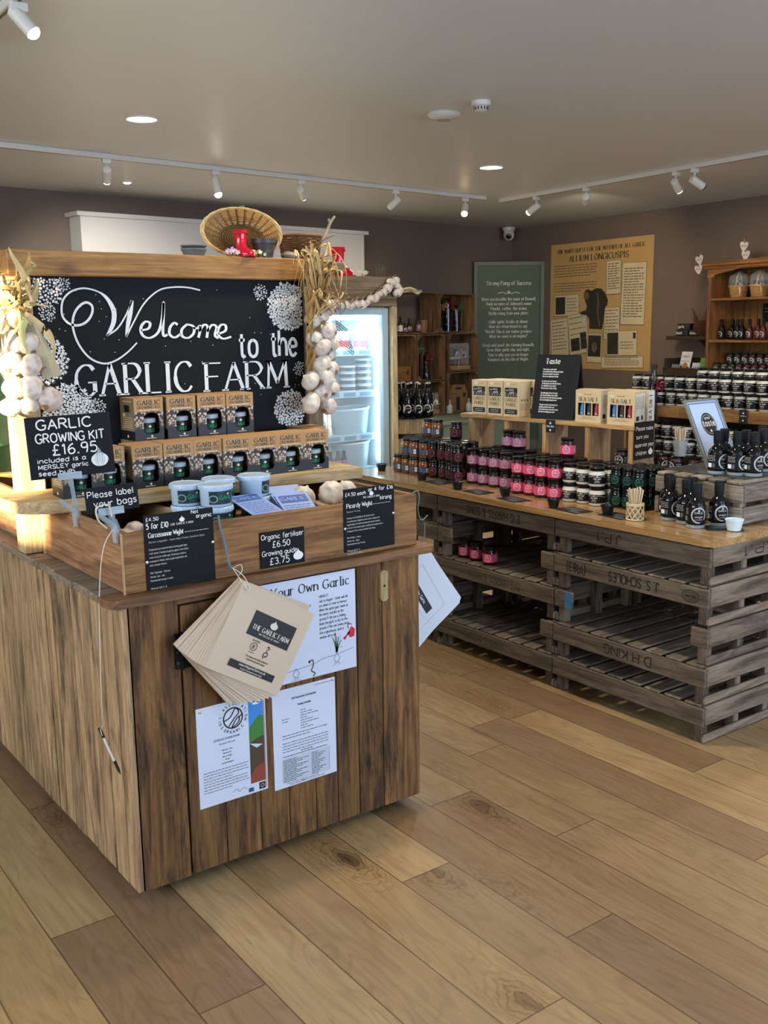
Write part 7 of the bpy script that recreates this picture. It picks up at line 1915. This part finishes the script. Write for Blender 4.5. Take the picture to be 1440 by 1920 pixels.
def gift_basket(label, loc_, rz):
    t = thing('gift_basket', label, 'gift basket', loc_, rz, 'gift baskets on the dresser'); q = Matrix.Identity(4)
    mb = MB(); mb.lathe([(.068, 0), (.078, .055), (.086, .10)], 24, 0, capt=False)
    for k in range(7): mb.tube([((.070 + .0023 * k) * math.cos(2 * PI * i / 24), (.070 + .0023 * k) * math.sin(2 * PI * i / 24), .007 + k * .015) for i in range(25)], .005, 4, 0, caps=False)
    mb.build('basket', M_WICK, t)
    mb = MB(); mb.tube([(.088 * math.cos(a), 0, .10 + .125 * math.sin(a)) for a in [PI * i / 18 for i in range(19)]], .0045, 6); mb.tube([(.089 * math.cos(2 * PI * i / 28), .089 * math.sin(2 * PI * i / 28), .104) for i in range(29)], .006, 6, caps=False); mb.build('handle', mat('pale_handle', '#c8ab7c', .6), t)
    for k, (x, y, m_) in enumerate(((-.03, -.03, M_DARKC), (.03, -.025, M_BEET), (.0, .035, M_GRN2))):
        mb = MB(); jar_mesh(mb, .027, .13, .014, m_, mc=0, ml=1, seg=14); j = mb.build('jar', [m_, M_LIDB], t); j.location = (x, y, .02)
        mb = MB(); mb.lathe([(.0275, .03), (.0275, .085)], 14, 0, capb=False, capt=False); l_ = mb.build('label', (BLKL, MAUVE, PINK)[k], j)
    mb = MB(); mb.lathe([(.084, .09), (.094, .15), (.085, .20), (.03, .232), (.02, .24)], 20, 0, capb=False, capt=False); mb.build('cellophane', M_CELLO, t)
    mb = MB()
    for s_ in (-1, 1): strip(mb, [(-.085, -.02, .10), (-.10 + s_ * .02, -.045, .125), (-.095 + s_ * .045, -.05, .10), (-.088, -.03, .098)], .016, 0, 1, 3 + s_); strip(mb, [(-.085, -.03, .10), (-.10 + s_ * .015, -.045, .06), (-.09 + s_ * .03, -.05, .015)], .018, 0, .5, 8 + s_)
    mb.build('raffia_bow', M_STRAW2, t)
    return t
g0 = None
for k, x in enumerate((.24, .47, .70)):
    lb = 'cellophane-topped gift basket on the top dresser shelf, %s from left' % ORD[k]; pp = dpos(x, .14, 1.725)
    if g0 is None: g0 = gift_basket(lb, pp, .3)
    else: dup(g0, pp, .5 - .2 * k, lb)
def make_bottle(nm, label, loc_, m_, lab, R=.031, H=.19, group=None, cap=None):
    t = thing(nm, label, 'bottle', loc_, 0, group)
    mb = MB(); mb.lathe([(R * .95, 0), (R, .004), (R, H * .50), (R * .80, H * .60), (R * .42, H * .70), (R * .40, H * .80)], 16, 0); mb.build('glass', m_, t)
    mb = MB(); mb.lathe([(R * .48, H * .72), (R * .48, H * .99), (R * .40, H), (.0001, H)], 14, 0, capb=False); mb.build('cap', cap or M_SEAL, t)
    if lab is not None:
        mb = MB(); mb.lathe([(R + .0004, H * .08), (R + .0004, H * .46)], 16, 0, capb=False, capt=False, a0=PI * 1.5 - 2.2, a1=PI * 1.5 + 2.2); f = cylmap(R, PI * 1.5, 0, .0012); mb.ribbon([(R * .72 * math.cos(a), H * .27 + R * .72 * math.sin(a)) for a in [-1.2 + 4.6 * i / 14 for i in range(15)]], .005, 1, f); greek(mb, -.014, .014, H * .26, .006, 1, f, 3); mb.build('label', [lab, I_PALE], t)
    return t
v0 = None; r0 = None
for k, x in enumerate((.085, .20, .265, .315, .15)):
    lb = 'black-capped dark bottle on the second dresser shelf, %s of the left group' % ('front ' + ORD[k] if k < 4 else 'one standing behind'); pp = dpos(x, .12 + (.08 if k == 4 else 0), 1.3395)
    v0 = make_bottle('vinegar_bottle', lb, pp, M_FLASK, BLKL, group='bottles on the second dresser shelf') if v0 is None else dup(v0, pp, RZ_R, lb) and v0
    if k == 0: v0.rotation_euler = (0, 0, RZ_R)
for k, x in enumerate((.40, .475, .55, .625, .72, .80)):
    lb = 'wine-red bottle on the second dresser shelf, %s from left of the red group' % ORD[k]; pp = dpos(x, .12 + .03 * (k % 2), 1.3395)
    if r0 is None: r0 = make_bottle('vinegar_bottle', lb, pp, mat('wine_red_glass', '#3d0f17', .08, spec=.7, coat=.5), mat('wine_label', '#4a1a22', .5), group='bottles on the second dresser shelf'); r0.rotation_euler = (0, 0, RZ_R)
    else: dup(r0, pp, RZ_R, lb)
M_OLV = mat('stuffed_olive_jar', '#3f4630', .14, var=.5, vscale=60); M_REDP = mat('red_pepper_jar', '#5c1f24', .14, var=.5, vscale=60)
st = thing('step_riser', 'dark step under the jars on the third dresser shelf', 'shelf riser', dpos(.04, .15, 1.0095), RZ_R); mb = MB(); mb.box(0, 1.45, 0, .15, 0, .085, 0, .003); mb.build('step', mat('dark_step_wood', '#3a2a1c', .7), st)
oj = {}
for row, (y, z) in enumerate(((.08, 1.0095), (.225, 1.0955))):
    for k in range(9):
        x = .085 + k * .086 + .03 * row; kind = 'olive' if (k < 3 or k > 6) else 'red'
        lb = '%s jar on the third dresser shelf, %s row, %s from left' % ('olive-green' if kind == 'olive' else 'red pepper', ('front', 'raised back')[row], ORD[k]); pp = dpos(x, y, z)
        if kind not in oj:
            oj[kind] = make_jar('olive_jar' if kind == 'olive' else 'pepper_jar', lb, 'small jars on the third dresser shelf', .034, .115, M_OLV if kind == 'olive' else M_REDP, (BLKL, I_PALE, None), 'ring'); oj[kind].location = pp; oj[kind].rotation_euler = (0, 0, RZ_R + PI / 2)
        else: dup(oj[kind], pp, RZ_R + PI / 2, lb)
def heart(label, loc_, tilt):
    t = thing('wooden_heart', label, 'hanging heart', loc_, RZ_R, 'white hearts on the dresser'); mb = MB()
    P = spline([(0, .028), (.016, .046), (.036, .044), (.042, .022), (.026, -.008), (0, -.036), (-.026, -.008), (-.042, .022), (-.036, .044), (-.016, .046)], 3, True); mb.prism(P[::-1], -.004, .004, 0, mtx=Matrix.Rotation(tilt, 4, 'Y') @ Matrix.Rotation(PI / 2, 4, 'X')); greek(mb, -.025, .025, .008, .012, 1, lambda u, v: tuple(Matrix.Rotation(tilt, 4, 'Y') @ Vector((u, -.005, v))), 3); mb.build('heart', [mat('white_heart_paint', '#c9c0bd', .6), M_GREYINK], t)
    mb = MB(); mb.tube([(0, 0, .03), (0, .003, .075)], .0015, 4); mb.build('cord', M_STRING, t)
heart('upper white wooden heart hanging at the left end of the dresser cornice', dpos(-.062, .0 - .06, 2.072), -.25); heart('lower white wooden heart hanging at the left end of the dresser cornice', dpos(-.062, -.068, 1.985), -.15)
heart('upper white wooden heart above the middle of the dresser cornice', dpos(.40, -.02, 2.165), .1); heart('lower white wooden heart above the middle of the dresser cornice', dpos(.425, -.02, 2.085), .0)
# ---- small dark wall shelf and leaflet crate left of the dresser
DK = wood('dark_shelf_wood', '#4a3b2b', '#2b2119', '#15100c', .7, .4, rvar=.15)
p2 = onR(2.74, .24); ws = thing('wall_shelf', 'dark wall shelf with a bracket left of the dresser', 'shelf', (p2[0], p2[1], 1.335), RZ_R)
mb = MB(); mb.box(0, .50, 0, .24, 0, .035, 0, .004); mb.build('board', DK, ws)
mb = MB(); mb.prism([(0, 0), (.19, 0), (0, -.17)], -.02, .02, 0, mtx=Matrix(((0, 0, 1, .40), (-1, 0, 0, .238), (0, 1, 0, 0), (0, 0, 0, 1)))); mb.build('bracket', DK, ws)
def spos(x, y, z): c_, s_ = math.cos(RZ_R), math.sin(RZ_R); return (p2[0] + x * c_ - y * s_, p2[1] + x * s_ + y * c_, z)
for k in range(3):
    t = thing('black_pack', 'black packet with white lettering on the dark wall shelf, %s' % ('lower left', 'top', 'leaning right')[k], 'packet', spos(.08 + .02 * k, .05, 1.3705 + (.062 if k == 1 else 0)), RZ_R, 'black packets on the wall shelf'); mb = MB(); mb.box(0, .15, 0, .10, 0, .06, 0, .004); f = lambda u, v: (u, -.0012, v); text(mb, ('black', 'garlic', 'cloves')[k], .012, .018, .026, 1, f, pen=.18); mb.build('pack', [mat('black_packet', '#17171a', .4), I_PALE], t)
    if k == 2: t.location = spos(.24, .06, 1.3705)
t = thing('wicker_hen', 'dark woven wicker hen basket on the wall shelf against the dresser', 'wicker ornament', spos(.40, .10, 1.3705), RZ_R)
mb = MB(); woven(mb, [(.05, .002), (.10, .05), (.105, .09), (.085, .15)], 16, .006, 0, Matrix.Identity(4)); mb.lathe([(.0001, .001), (.05, .002)], 16, 0); mb.build('body', mat('brown_twig', '#5b3a28', .8, var=.3, vscale=40), t)
mb = MB(); mb.tube([(.02, 0, .14), (.03, 0, .22), (.045, 0, .27)], [.045, .03, .022], 10); mb.tube([(.045, 0, .27), (.09, 0, .262)], [.014, .002], 6); mb.build('neck', MATS['brown_twig'], t)
mb = MB()
for k in range(5): mb.tube(spline([(-.07, 0, .10), (-.12, .01 * k - .02, .15 + .01 * k), (-.13 - .01 * k, 0, .21 + .015 * k)], 4), .006, 5)
mb.build('tail', MATS['brown_twig'], t)
p3 = onR(2.74, .27); lc = thing('leaflet_crate', 'open dark wooden crate of leaflets under the wall shelf', 'crate', (p3[0], p3[1], .86), RZ_R)
mb = MB(); mb.box(0, .50, 0, .018, 0, .20, 0, .003); mb.build('front_board', DK, lc)
for x in (0, .482): mb = MB(); mb.box(x, x + .018, .019, .25, 0, .20 if x else .29, 0, .003); mb.build('end_board', DK, lc)
for k in range(3): mb = MB(); mb.box(.0, .50, .232, .25, .002 + k * .100, .094 + k * .100, 0, .003); mb.build('back_slat', DK, lc)
mb = MB(); mb.box(.019, .481, .019, .231, .0, .015, 0); mb.build('base', DK, lc)
t = thing('low_cupboard', 'low dark cupboard under the leaflet crate against the right wall', 'cupboard', (p3[0], p3[1], 0), RZ_R); mb = MB(); mb.box(-.25, .54, .0, .25, 0, .858, 0, .004); mb.build('carcass', DK, t); mb = MB(); mb.box(-.24, .14, -.018, -.001, .05, .82, 0, .003); mb.build('door', DK, t)
LF = [(.03, 'foil packet at the left of the leaflet crate', mat('silver_foil', '#a9b4c4', .25, .6, bump=.6, bscale=60), .13, .22), (.13, 'white and orange booklet standing in the leaflet crate', None, .13, .35), (.29, 'white leaflet leaning in the leaflet crate', M_PAPER, .11, .24), (.38, 'bright green leaflet at the right of the leaflet crate', mat('lime_print', '#6fb04a', .5), .10, .29)]
for x, lb, m_, w, h in LF:
    c_, s_ = math.cos(RZ_R), math.sin(RZ_R); y = .05
    o = card('leaflet', lb, 'leaflet', (p3[0] + x * c_ - y * s_, p3[1] + x * s_ + y * c_, .8765), XR, (-dR[1] * .3 * 0 - s_ * .25, c_ * .25, 1), w, h, m_ or M_PAPER, .01)
    mb = MB()
    if 'orange' in lb: mb.rect(.01, .14, w - .01, .20, 1, FC); mb.disc(.07, .17, .04, .07, 2, FC2, 12); text(mb, 'GARLIC', .02, .29, .02, 0, FC, pen=.16); greek(mb, .015, .115, .25, .008, 0, FC, 2)
    else: greek(mb, .015, w - .02, h * .8, .010, 0, FC, 4); greek(mb, .015, w - .03, h * .68, .008, 0, FC, 5)
    mb.build('printing', [M_GREYINK, mat('print_black_band', '#2a2622', .6), mat('print_orange', '#c57f3c', .6)], o)
# ---- stepped jar display in the middle of the shop
JX, JY0, JY1 = 5.36, 2.95, 4.50
W_JAR = wood('jar_stand_pine', '#ad8350', '#835b31', '#5d3f22', .55, .3, across=14, rvar=.14)
js = thing('jar_stand', 'stepped pine display stand packed with white cream jars behind the worktop', 'display stand', (JX, JY0, 0))
LJ = JY1 - JY0
for y in (0, LJ - .018): mb = MB(); mb.box(.0, .36, y, y + .018, .666, .895, 0, .003, ax=2); mb.build('upright', W_JAR, js)
for k, (y0_, y1_) in enumerate(((0, .60), (.602, 1.10), (1.102, LJ))): mb = MB(); mb.box(0, .022, y0_, y1_, .900, .976, 0, .003, ax=1, rnd=(.8, .3, .6)[k]); mb.build('shelf_front', W_JAR, js)
mb = MB(); mb.box(.022, .40, 0, LJ, .955, .976, 0, .002, ax=1); mb.build('shelf_board', W_JAR, js)
mb = MB(); mb.box(-.22, .40, -.05, LJ + .05, .525, .560, 0, .004, ax=1); mb.build('table_top', DK, js)
for x in (-.19, .33):
    for y in (0, LJ - .06): mb = MB(); mb.box(x, x + .06, y, y + .06, 0, .524, 0, .003, ax=2); mb.build('leg', DK, js)
mb = MB(); mb.box(.36, .378, 0, LJ, .56, .955, 0, .002, ax=1); mb.build('back_board', DK, js)
mb = MB(); mb.box(-.015, .355, .02, LJ - .02, .561, .665, 0, .003, ax=1); mb.build('inner_step', DK, js)
wj0 = {}
M_CREAM2 = mat('yellow_cream', '#b3a765', .15, coat=.4)
def wj(kind, x, y, z, lb):
    if kind not in wj0:
        c_ = {'white': M_CREAM, 'yellow': M_CREAM2, 'red': mat('dark_red_jam', '#43100f', .12, spec=.6, coat=.5)}[kind]
        R, H = (.038, .098) if kind != 'red' else (.045, .118)
        wj0[kind] = make_jar('cream_jar' if kind != 'red' else 'jam_jar', lb, 'jars on the stepped stand', R, H, c_, (BLKL, I_PALE, None), 'mountain' if kind == 'white' else 'ring'); o = wj0[kind]; o.location = (x, y, z); o.rotation_euler = (0, 0, .2)
    else: dup(wj0[kind], (x, y, z), rng.uniform(-.5, .9), lb)
for row, (z, x, nm) in enumerate(((1.076, JX + .045, 'top row above the pine board'), (.9765, JX + .045, 'second row on the pine board'), (.7645, JX + .035, 'third row under the pine board'), (.6655, JX + .035, 'fourth row on the dark step'))):
    for k in range(15):
        y = JY1 - .07 - k * .0855 - (.02 if row % 2 else 0)
        if row < 2: pass
        kind = 'yellow' if (row > 1 and (k in (0, 11, 12, 13))) or (row < 2 and k == 12) else 'white'
        wj(kind, x + rng.uniform(-.008, .008), y, z, '%s cream jar, %s, %s from left' % ('white' if kind == 'white' else 'yellowish', nm, ORD[k]))
for k in range(9):
    wj('red', JX - .135 + .03 * (k % 2), JY1 - .10 - k * .112, .5605, 'big dark red jam jar on the dark table front, %s from left' % ORD[k])
for k in range(9):
    wj('white', JX + .16, JY1 - .50 - k * .0855, 1.120, 'white cream jar on the raised back step, %s from left' % ORD[k])
t = thing('back_step', 'low pine step raising the back row of jars on the stepped stand', 'shelf riser', (JX + .10, JY0 + .02, .9765)); mb = MB(); mb.box(0, .14, 0, 1.24, 0, .1425, 0, .003); mb.build('step', W_JAR, t)
o = card('shelf_ticket', 'tiny dark ticket on the pine board of the jar stand', 'price ticket', (JX - .004, JY0 + .66, .898), (0, -1, 0), (0, 0, 1), .058, .085, M_TICK, .002); mb = MB(); garlic_icon(mb, .028, .066, .014, 0, FC); greek(mb, .01, .05, .045, .007, 0, FC, 2); mb.disc(.028, .02, .006, .006, 0, FC, 8); mb.build('lettering', M_CHALK, o)
M_BOWR = mat('red_ribbon', '#7c1622', .4)
def gift_tube(label, loc_, h, R, rib, seed):
    t = thing('gift_tube', label, 'gift', loc_); mb = MB(); mb.lathe([(R, 0), (R, h * .86), (R * .55, h * .94), (R * .8, h)], 18, 0, capt=False); mb.build('cellophane', mat('dark_cellophane', '#14161a', .06, alpha=.55, spec=.8), t)
    mb = MB()
    for k in range(4): mb.lathe([(R * .7, .01 + k * h * .21), (R * .74, .02 + k * h * .21), (R * .74, h * .17 + k * h * .21), (R * .6, h * .195 + k * h * .21), (.0001, h * .197 + k * h * .21)], 14, k % 2)
    mb.build('jars', [M_DARKC, M_BEET], t)
    mb = MB(); r = random.Random(seed)
    for k in range(12): a = r.uniform(0, 6.28); d = Vector((math.cos(a), -.7, math.sin(a))); c = Vector((0, -R, h * .80)); strip(mb, [c, c + d * R * .8 + Vector((0, 0, .01)), c + d * R * 1.1, c + d * .2 * R], .02, 0, 1, k)
    mb.build('bow', rib, t)
gift_tube('tall clear gift tube with a red bow standing before the jar stand', (JX - .10, JY1 - .21, .976 - .0) if False else (JX - .052, JY1 - .275, .5605), .68, .032, M_BOWR, 3)
# framed award on a wire easel and a second stick pot on the display tray side
aw = card('award_frame', 'tilted silver frame with a round dark taste award on pale blue paper', 'picture frame', (3.392, 2.412, .9385), (1, .0, .0), (0, .126, .26), .198, .282, mat('pale_blue_paper', '#b9cbe6', .5), .006)
mb = MB()
for a in ((-.008, .206, -.008, .0), (-.008, .206, .282, .290), (-.008, .0, .0, .282), (.198, .206, .0, .282)): mb.box(a[0], a[1], a[2], a[3], -.007, .005, 0, .001)
mb.build('frame', mat('silver_frame', '#b5b8ba', .25, .8), aw)
mb = MB(); F = FC; mb.ribbon([(.010, .010), (.188, .010), (.188, .272), (.010, .272)], .004, 0, F, True); mb.disc(.099, .180, .046, .050, 0, F, 30); mb.ring(.099, .180, .041, .0015, 1, FC2, 30); fit(mb, 'taste', .060, .138, .173, .024, 1, FC2, pen=.2, sub=4); fit(mb, 'great', .082, .116, .203, .011, 1, FC2, pen=.17); garlic_icon(mb, .099, .153, .014, 1, FC2); fit(mb, 'The Garlic Farm', .062, .136, .060, .009, 2, F, pen=.14); mb.build('printing', [M_INK, I_PALE, M_GREYINK], aw)
mb = MB(); mb.tube([(.10, .20, -.006), (.10, .075, -.090)], .004, 6); mb.build('stand_strut', mat('silver_frame', '#b5b8ba'), aw)
t = thing('stick_pot', 'glass tumbler of wooden tasting sticks standing on the dark red jam jars', 'pot', (5.225, 3.93, .680)); mb = MB(); mb.lathe([(.036, 0), (.046, .10), (.044, .10), (.034, .004), (.0001, .004)], 20, 0); mb.build('tumbler', M_CLEAR, t)
sticks(5.225, 3.93, .680, 16, .026, .175, 'glass tumbler on the jam jars', 'sticks in the tumbler')

# ---- apple crates along the back wall with their wares
W_CR = wood('crate_slat', '#8a6944', '#5c432a', '#2a1d13', .75, .5, across=22, rvar=.22); W_CRP = wood('crate_corner', '#83684a', '#5a432c', '#2c2017', .75, .4, rvar=.15)
def lpos(x, y): # x measured as distance from the corner along the back wall, y metres into the room
    return onL(x, y)
def crate(label, t0, z, w, h, depth=.30, off=.42, back='slats', vertical=True):
    """open-fronted slatted crate: t0 = distance of its left end from the corner"""
    q = lpos(t0, off); t = thing('apple_crate', label, 'wooden crate', (q[0], q[1], z), RZ_L, 'stacked apple crates')
    th = .012
    for nm, a in (('bottom_board', (0, w, 0, depth, 0, th)), ('top_board', (0, w, 0, depth, h - th, h))):
        mb = MB(); n = 3
        for k in range(n): mb.box(a[0], a[1], depth * k / n + .003, depth * (k + 1) / n - .006, a[4], a[5], 0, .002, ax=0)
        mb.build(nm, W_CR, t)
    for x in (0, w - th):
        mb = MB(); n = 3
        for k in range(n): mb.box(x, x + th, depth * k / n + .003, depth * (k + 1) / n - .008, th, h - th, 0, .002, ax=2)
        mb.build('side_slats', W_CR, t)
    if back == 'slats':
        n = 5; mb = MB()
        for k in range(n):
            if vertical: mb.box(th + (w - 2 * th) * k / n + .004, th + (w - 2 * th) * (k + 1) / n - .006, depth - .01, depth, th, h - th, 0, .002, ax=2)
            else: mb.box(th, w - th, depth - .01, depth, th + (h - 2 * th) * k / n + .004, th + (h - 2 * th) * (k + 1) / n - .006, 0, .002, ax=0)
        mb.build('back_slats', W_CR, t)
    for x, sx in ((th, 1), (w - th, -1)):
        for zz, sz in ((th, 1), (h - th, -1)):
            mb = MB(); P = [(0, 0), (.05 * sx, 0), (0, .05 * sz)]
            if sx * sz < 0: P = P[::-1]
            mb.prism(P, -.018, -.0, 0, mtx=Matrix(((1, 0, 0, x), (0, 0, 1, .019), (0, 1, 0, zz), (0, 0, 0, 1)))); mb.build('corner_block', W_CRP, t)
    return t
def T(x): return (K[0] - x) / .99382          # wall distance of a room x on the back wall
bench = thing('green_bench', 'pale green painted bench along the back wall carrying the crates', 'bench', (lpos(T(6.27), 1.0)[0], lpos(T(6.27), 1.0)[1], 0), RZ_L)
M_BENCH = mat('bench_green_paint', '#8a9a84', .5)
mb = MB(); mb.box(0, 1.63, 0, .98, .475, .51, 0, .004); mb.build('top', M_BENCH, bench); mb = MB(); mb.box(.03, 1.60, .03, .95, 0, .474, 0); mb.build('front', M_BENCH, bench)
crate('crate at the lower left of the back stack behind the beer bottles', T(6.36), .512, .86, .385, back='slats', vertical=False)
crate('lowest right crate of the back stack holding a carton carrier', T(7.27), .512, .51, .470)
crate('tall middle crate of the back stack holding two wrapped bottles', T(6.79), .905, .435, .505)
crate('slatted crate next to the fridge holding a small wooden box', T(6.285), .905, .490, .505)
crate('right crate of the middle row holding a gift hamper', T(7.275), .990, .50, .425)
crate('open-backed crate at the top left holding sauce bottles and a cup', T(6.285), 1.418, .845, .44, back='none')
crate('top right crate of the back stack holding three tall gift tubes', T(7.14), 1.423, .575, .425)
def cz(x, off, z): q = lpos(T(x), off); return (q[0], q[1], z)
gift_tube('wide dark gift tube with tan bow, left of three in the top right crate', cz(7.25, .28, 1.436), .36, .055, mat('tan_ribbon', '#8a6238', .5), 5)
gift_tube('dark gift tube with deep red bow, middle of three in the top right crate', cz(7.40, .28, 1.436), .37, .055, M_BOWR, 6)
gift_tube('slim gift tube with green leaves, right of three in the top right crate', cz(7.545, .28, 1.436), .30, .045, mat('green_ribbon', '#2c5a36', .5), 7)
gift_tube('tall wrapped bottle with green leaves, left of two in the middle crate', cz(6.90, .28, .918), .42, .048, MATS['green_ribbon'], 8)
gift_tube('shorter wrapped bottle with red bow, right of two in the middle crate', cz(7.01, .33, .918), .30, .040, M_BOWR, 9)
SB = [(6.50, 'reddish sauce bottle', '#7a2f2a', '#b5695e', .17), (6.575, 'blue-labelled sauce bottle', '#35281f', '#5479a8', .14), (6.645, 'white-labelled sauce bottle', '#2b211c', '#cfcac0', .17), (6.71, 'squat brown sauce bottle', '#3a2018', '#57423a', .11), (6.775, 'dark square sauce bottle', '#2a1512', '#4d3a40', .15), (6.92, 'maroon bottle with a cork', '#371a22', '#7d5563', .19)]
for x, lb, c_, l_, h in SB: make_bottle('sauce_bottle', lb + ' in the open-backed top left crate', cz(x, .30, 1.4315), mat('glass_' + c_[1:], c_, .12), mat('lab_' + l_[1:], l_, .5), .027, h, 'sauce bottles in the top left crate')
t = thing('cork_cup', 'tan paper cup at the right of the sauce bottles in the top left crate', 'cup', cz(7.03, .27, 1.4315)); mb = MB(); mb.lathe([(.036, 0), (.050, .135), (.047, .135), (.034, .006), (.0001, .006)], 20, 0); mb.build('cup', mat('tan_card', '#7a5a38', .7), t)
t = thing('wooden_box', 'small honey wooden box with a dark knot in the crate by the fridge', 'box', cz(6.50, .40, .918), RZ_L); mb = MB(); mb.box(0, .21, 0, .2, 0, .155, 0, .004); mb.build('body', W_DRESS, t); mb = MB(); mb.disc(.155, .09, .018, .028, 0, lambda u, v: (u, -.0008, v), 12, .4); mb.ribbon(spline([(.14, .06), (.155, .09), (.175, .125)], 3), .008, 0, lambda u, v: (u, -.0012, v)); mb.build('knot', mat('knot_dark', '#2c1a0e', .7), t)
def hamper(label, loc_, w, h, seed, col):
    t = thing('gift_hamper', label, 'gift hamper', loc_, RZ_L); mb = MB(); mb.box(0, w, 0, .2, 0, .05, 0, .006); mb.build('tray', mat('hamper_kraft', '#8f7450', .7), t)
    for k in range(4): mb = MB(); jar_mesh(mb, .036, h * (.6 + .08 * (k % 2)), .014, M_DARKC, mc=0, ml=1, seg=14); j = mb.build('jar', [(M_BEET, M_DARKC, M_OLV, M_AMBER)[k], M_LIDB], t); j.location = (w * (.14 + .24 * k), .10, .052)
    mb = MB(); mb.box(.004, w - .004, .004, .196, .05, h, 0, .02); mb.build('cellophane', M_CELLO, t)
    mb = MB(); strip(mb, [(0, -.006, h * .45), (w * .5, -.012, h * .47), (w, -.006, h * .5)], .03, 0, 0, 1); strip(mb, [(w * .42, -.006, 0.0), (w * .44, -.012, h * .5), (w * .42, -.006, h)], .03, 0, 0, 2)
    for s_ in (-1, 1): strip(mb, [(w * .43, -.015, h * .47), (w * (.43 + s_ * .15), -.04, h * .7), (w * (.43 + s_ * .22), -.03, h * .5), (w * .43, -.015, h * .45)], .03, 1, 1, 4 + s_)
    mb.build('ribbon', [mat('cream_ribbon', '#b3a58a', .5), col], t)
hamper('cellophane gift hamper with striped ribbon in the right crate of the middle row', cz(7.31, .39, 1.003), .36, .30, 1, mat('blue_white_ribbon', '#8e97ad', .5))
hamper('low gift hamper with pale crossed ribbons right of the beer bottles', cz(6.90, .40, .525), .26, .24, 2, I_PALE)
t = thing('carton_carrier', 'brown carton carrier with hand hole and dark window in the lowest right crate', 'carton', cz(7.35, .36, .525), RZ_L); mb = MB()
mb.prism([(0, 0), (.30, 0), (.30, .22), (.25, .31), (.05, .31), (0, .22)], 0, .09, 0, mtx=Matrix(((1, 0, 0, 0), (0, 0, 1, 0), (0, 1, 0, 0), (0, 0, 0, 1)))); f = lambda u, v: (u, -.0008, v); mb.rect(.10, .255, .20, .28, 1, f); mb.rect(.11, .02, .17, .17, 1, f); mb.disc(.245, .19, .026, .03, 2, f, 12); greek(mb, .03, .14, .21, .008, 2, f, 3); mb.build('carton', [mat('brown_carton', '#86633f', .7), M_INK, M_SEPIA], t)
wb0 = None
for k, x in enumerate((7.30, 7.62)):
    lb = 'little white bottle %s of the carton carrier in the lowest right crate' % ('left', 'right')[k]
    make_bottle('white_bottle', lb, cz(x, .405, .525), mat('white_bottle_glass', '#b9bdbb', .3), None, .036, .15, 'little white bottles', mat('pale_cap', '#a9a59c', .5))
# ---- beer bottles on an upturned half barrel in front of the bench
t = thing('half_barrel', 'pale wooden half barrel between the fridge and the worktop jars', 'barrel', (4.57, 5.86, 0)); W_BAR = wood('barrel_stave', '#b59c72', '#8a7250', '#5f4d36', .6, .3, across=18, rvar=.16)
mb = MB(); n = 16
for k in range(n):
    a0, a1 = 2 * PI * k / n + .006, 2 * PI * (k + 1) / n - .006; vs = []; fs = []
    for j, (r_, z) in enumerate(((.160, 0), (.185, .3), (.188, .55), (.172, .842))):
        for rr_ in (r_, r_ - .02):
            for a in (a0, a1): vs.append((rr_ * math.cos(a), rr_ * math.sin(a), z))
    for j in range(3):
        b0_ = j * 4
        for q_ in ((0, 1, 5, 4), (1, 3, 7, 5), (3, 2, 6, 7), (2, 0, 4, 6)): fs.append(tuple(b0_ + i for i in q_))
    fs += [(0, 2, 3, 1), (12, 13, 15, 14)]
    mb.add(vs, fs, 0, False, 2)
mb.build('staves', W_BAR, t)
mb = MB(); mb.lathe([(.0001, .828), (.155, .828)], 24, 0); mb.build('head', W_BAR, t)
for z, r_ in ((.10, .170), (.70, .183)): mb = MB(); mb.lathe([(r_ + .004, z), (r_ + .004, z + .035)], 32, 0, capb=False, capt=False); mb.build('hoop', M_IRON, t)
bt = thing('bottle_tray', 'dark round tray under the beer bottles on the half barrel', 'tray', (4.57, 5.86, .8425)); mb = MB(); mb.lathe([(.185, 0), (.188, .008), (.18, .008), (.178, .004), (.0001, .004)], 28, 0); mb.build('tray', M_IRON, bt)
be0 = None
BP = [(-.125, .02), (-.065, -.06), (.0, -.115), (.065, -.125), (.125, -.075), (-.06, .055), (.01, .0), (.08, .01), (.02, .10), (-.108, .100)]
for k, (x, y) in enumerate(BP):
    lb = 'dark beer bottle on the half barrel, %s' % ['far left edge', 'front second from left', 'front middle with crescent label', 'front right of the middle', 'front right edge', 'second row left', 'centre', 'second row right', 'back right', 'back left'][k]
    if be0 is None:
        be0 = thing('beer_bottle', lb, 'bottle', (4.57 + x, 5.86 + y, .847), -.75, 'beer bottles on the half barrel')
        mb = MB(); mb.lathe([(.029, 0), (.0305, .005), (.0305, .125), (.026, .155), (.0145, .185), (.0135, .235), (.0145, .237), (.0145, .243)], 16, 0); mb.build('glass', M_FLASK, be0)
        mb = MB(); mb.lathe([(.0155, .240), (.0160, .246), (.0135, .252), (.0001, .253)], 16, 0, capb=False); mb.build('crown_cap', mat('silver_cap', '#9fa3a3', .3, .7), be0)
        mb = MB(); f = cylmap(.0305, -PI / 2, 0, .0010); mb.lathe([(.0309, .028), (.0309, .100)], 16, 0, capb=False, capt=False, a0=-PI / 2 - 1.5, a1=-PI / 2 + 1.5); mb.ring(0, .064, .026, .009, 1, f, 18, -1.6, 3.6); greek(mb, -.014, .014, .066, .006, 1, f, 3); mb.rect(-.044, .035, -.030, .092, 1, f, 2); mb.build('label', [BLKL, I_PALE], be0)
    else: dup(be0, (4.57 + x, 5.86 + y, .847), -.75 + rng.uniform(-.4, .4), lb)
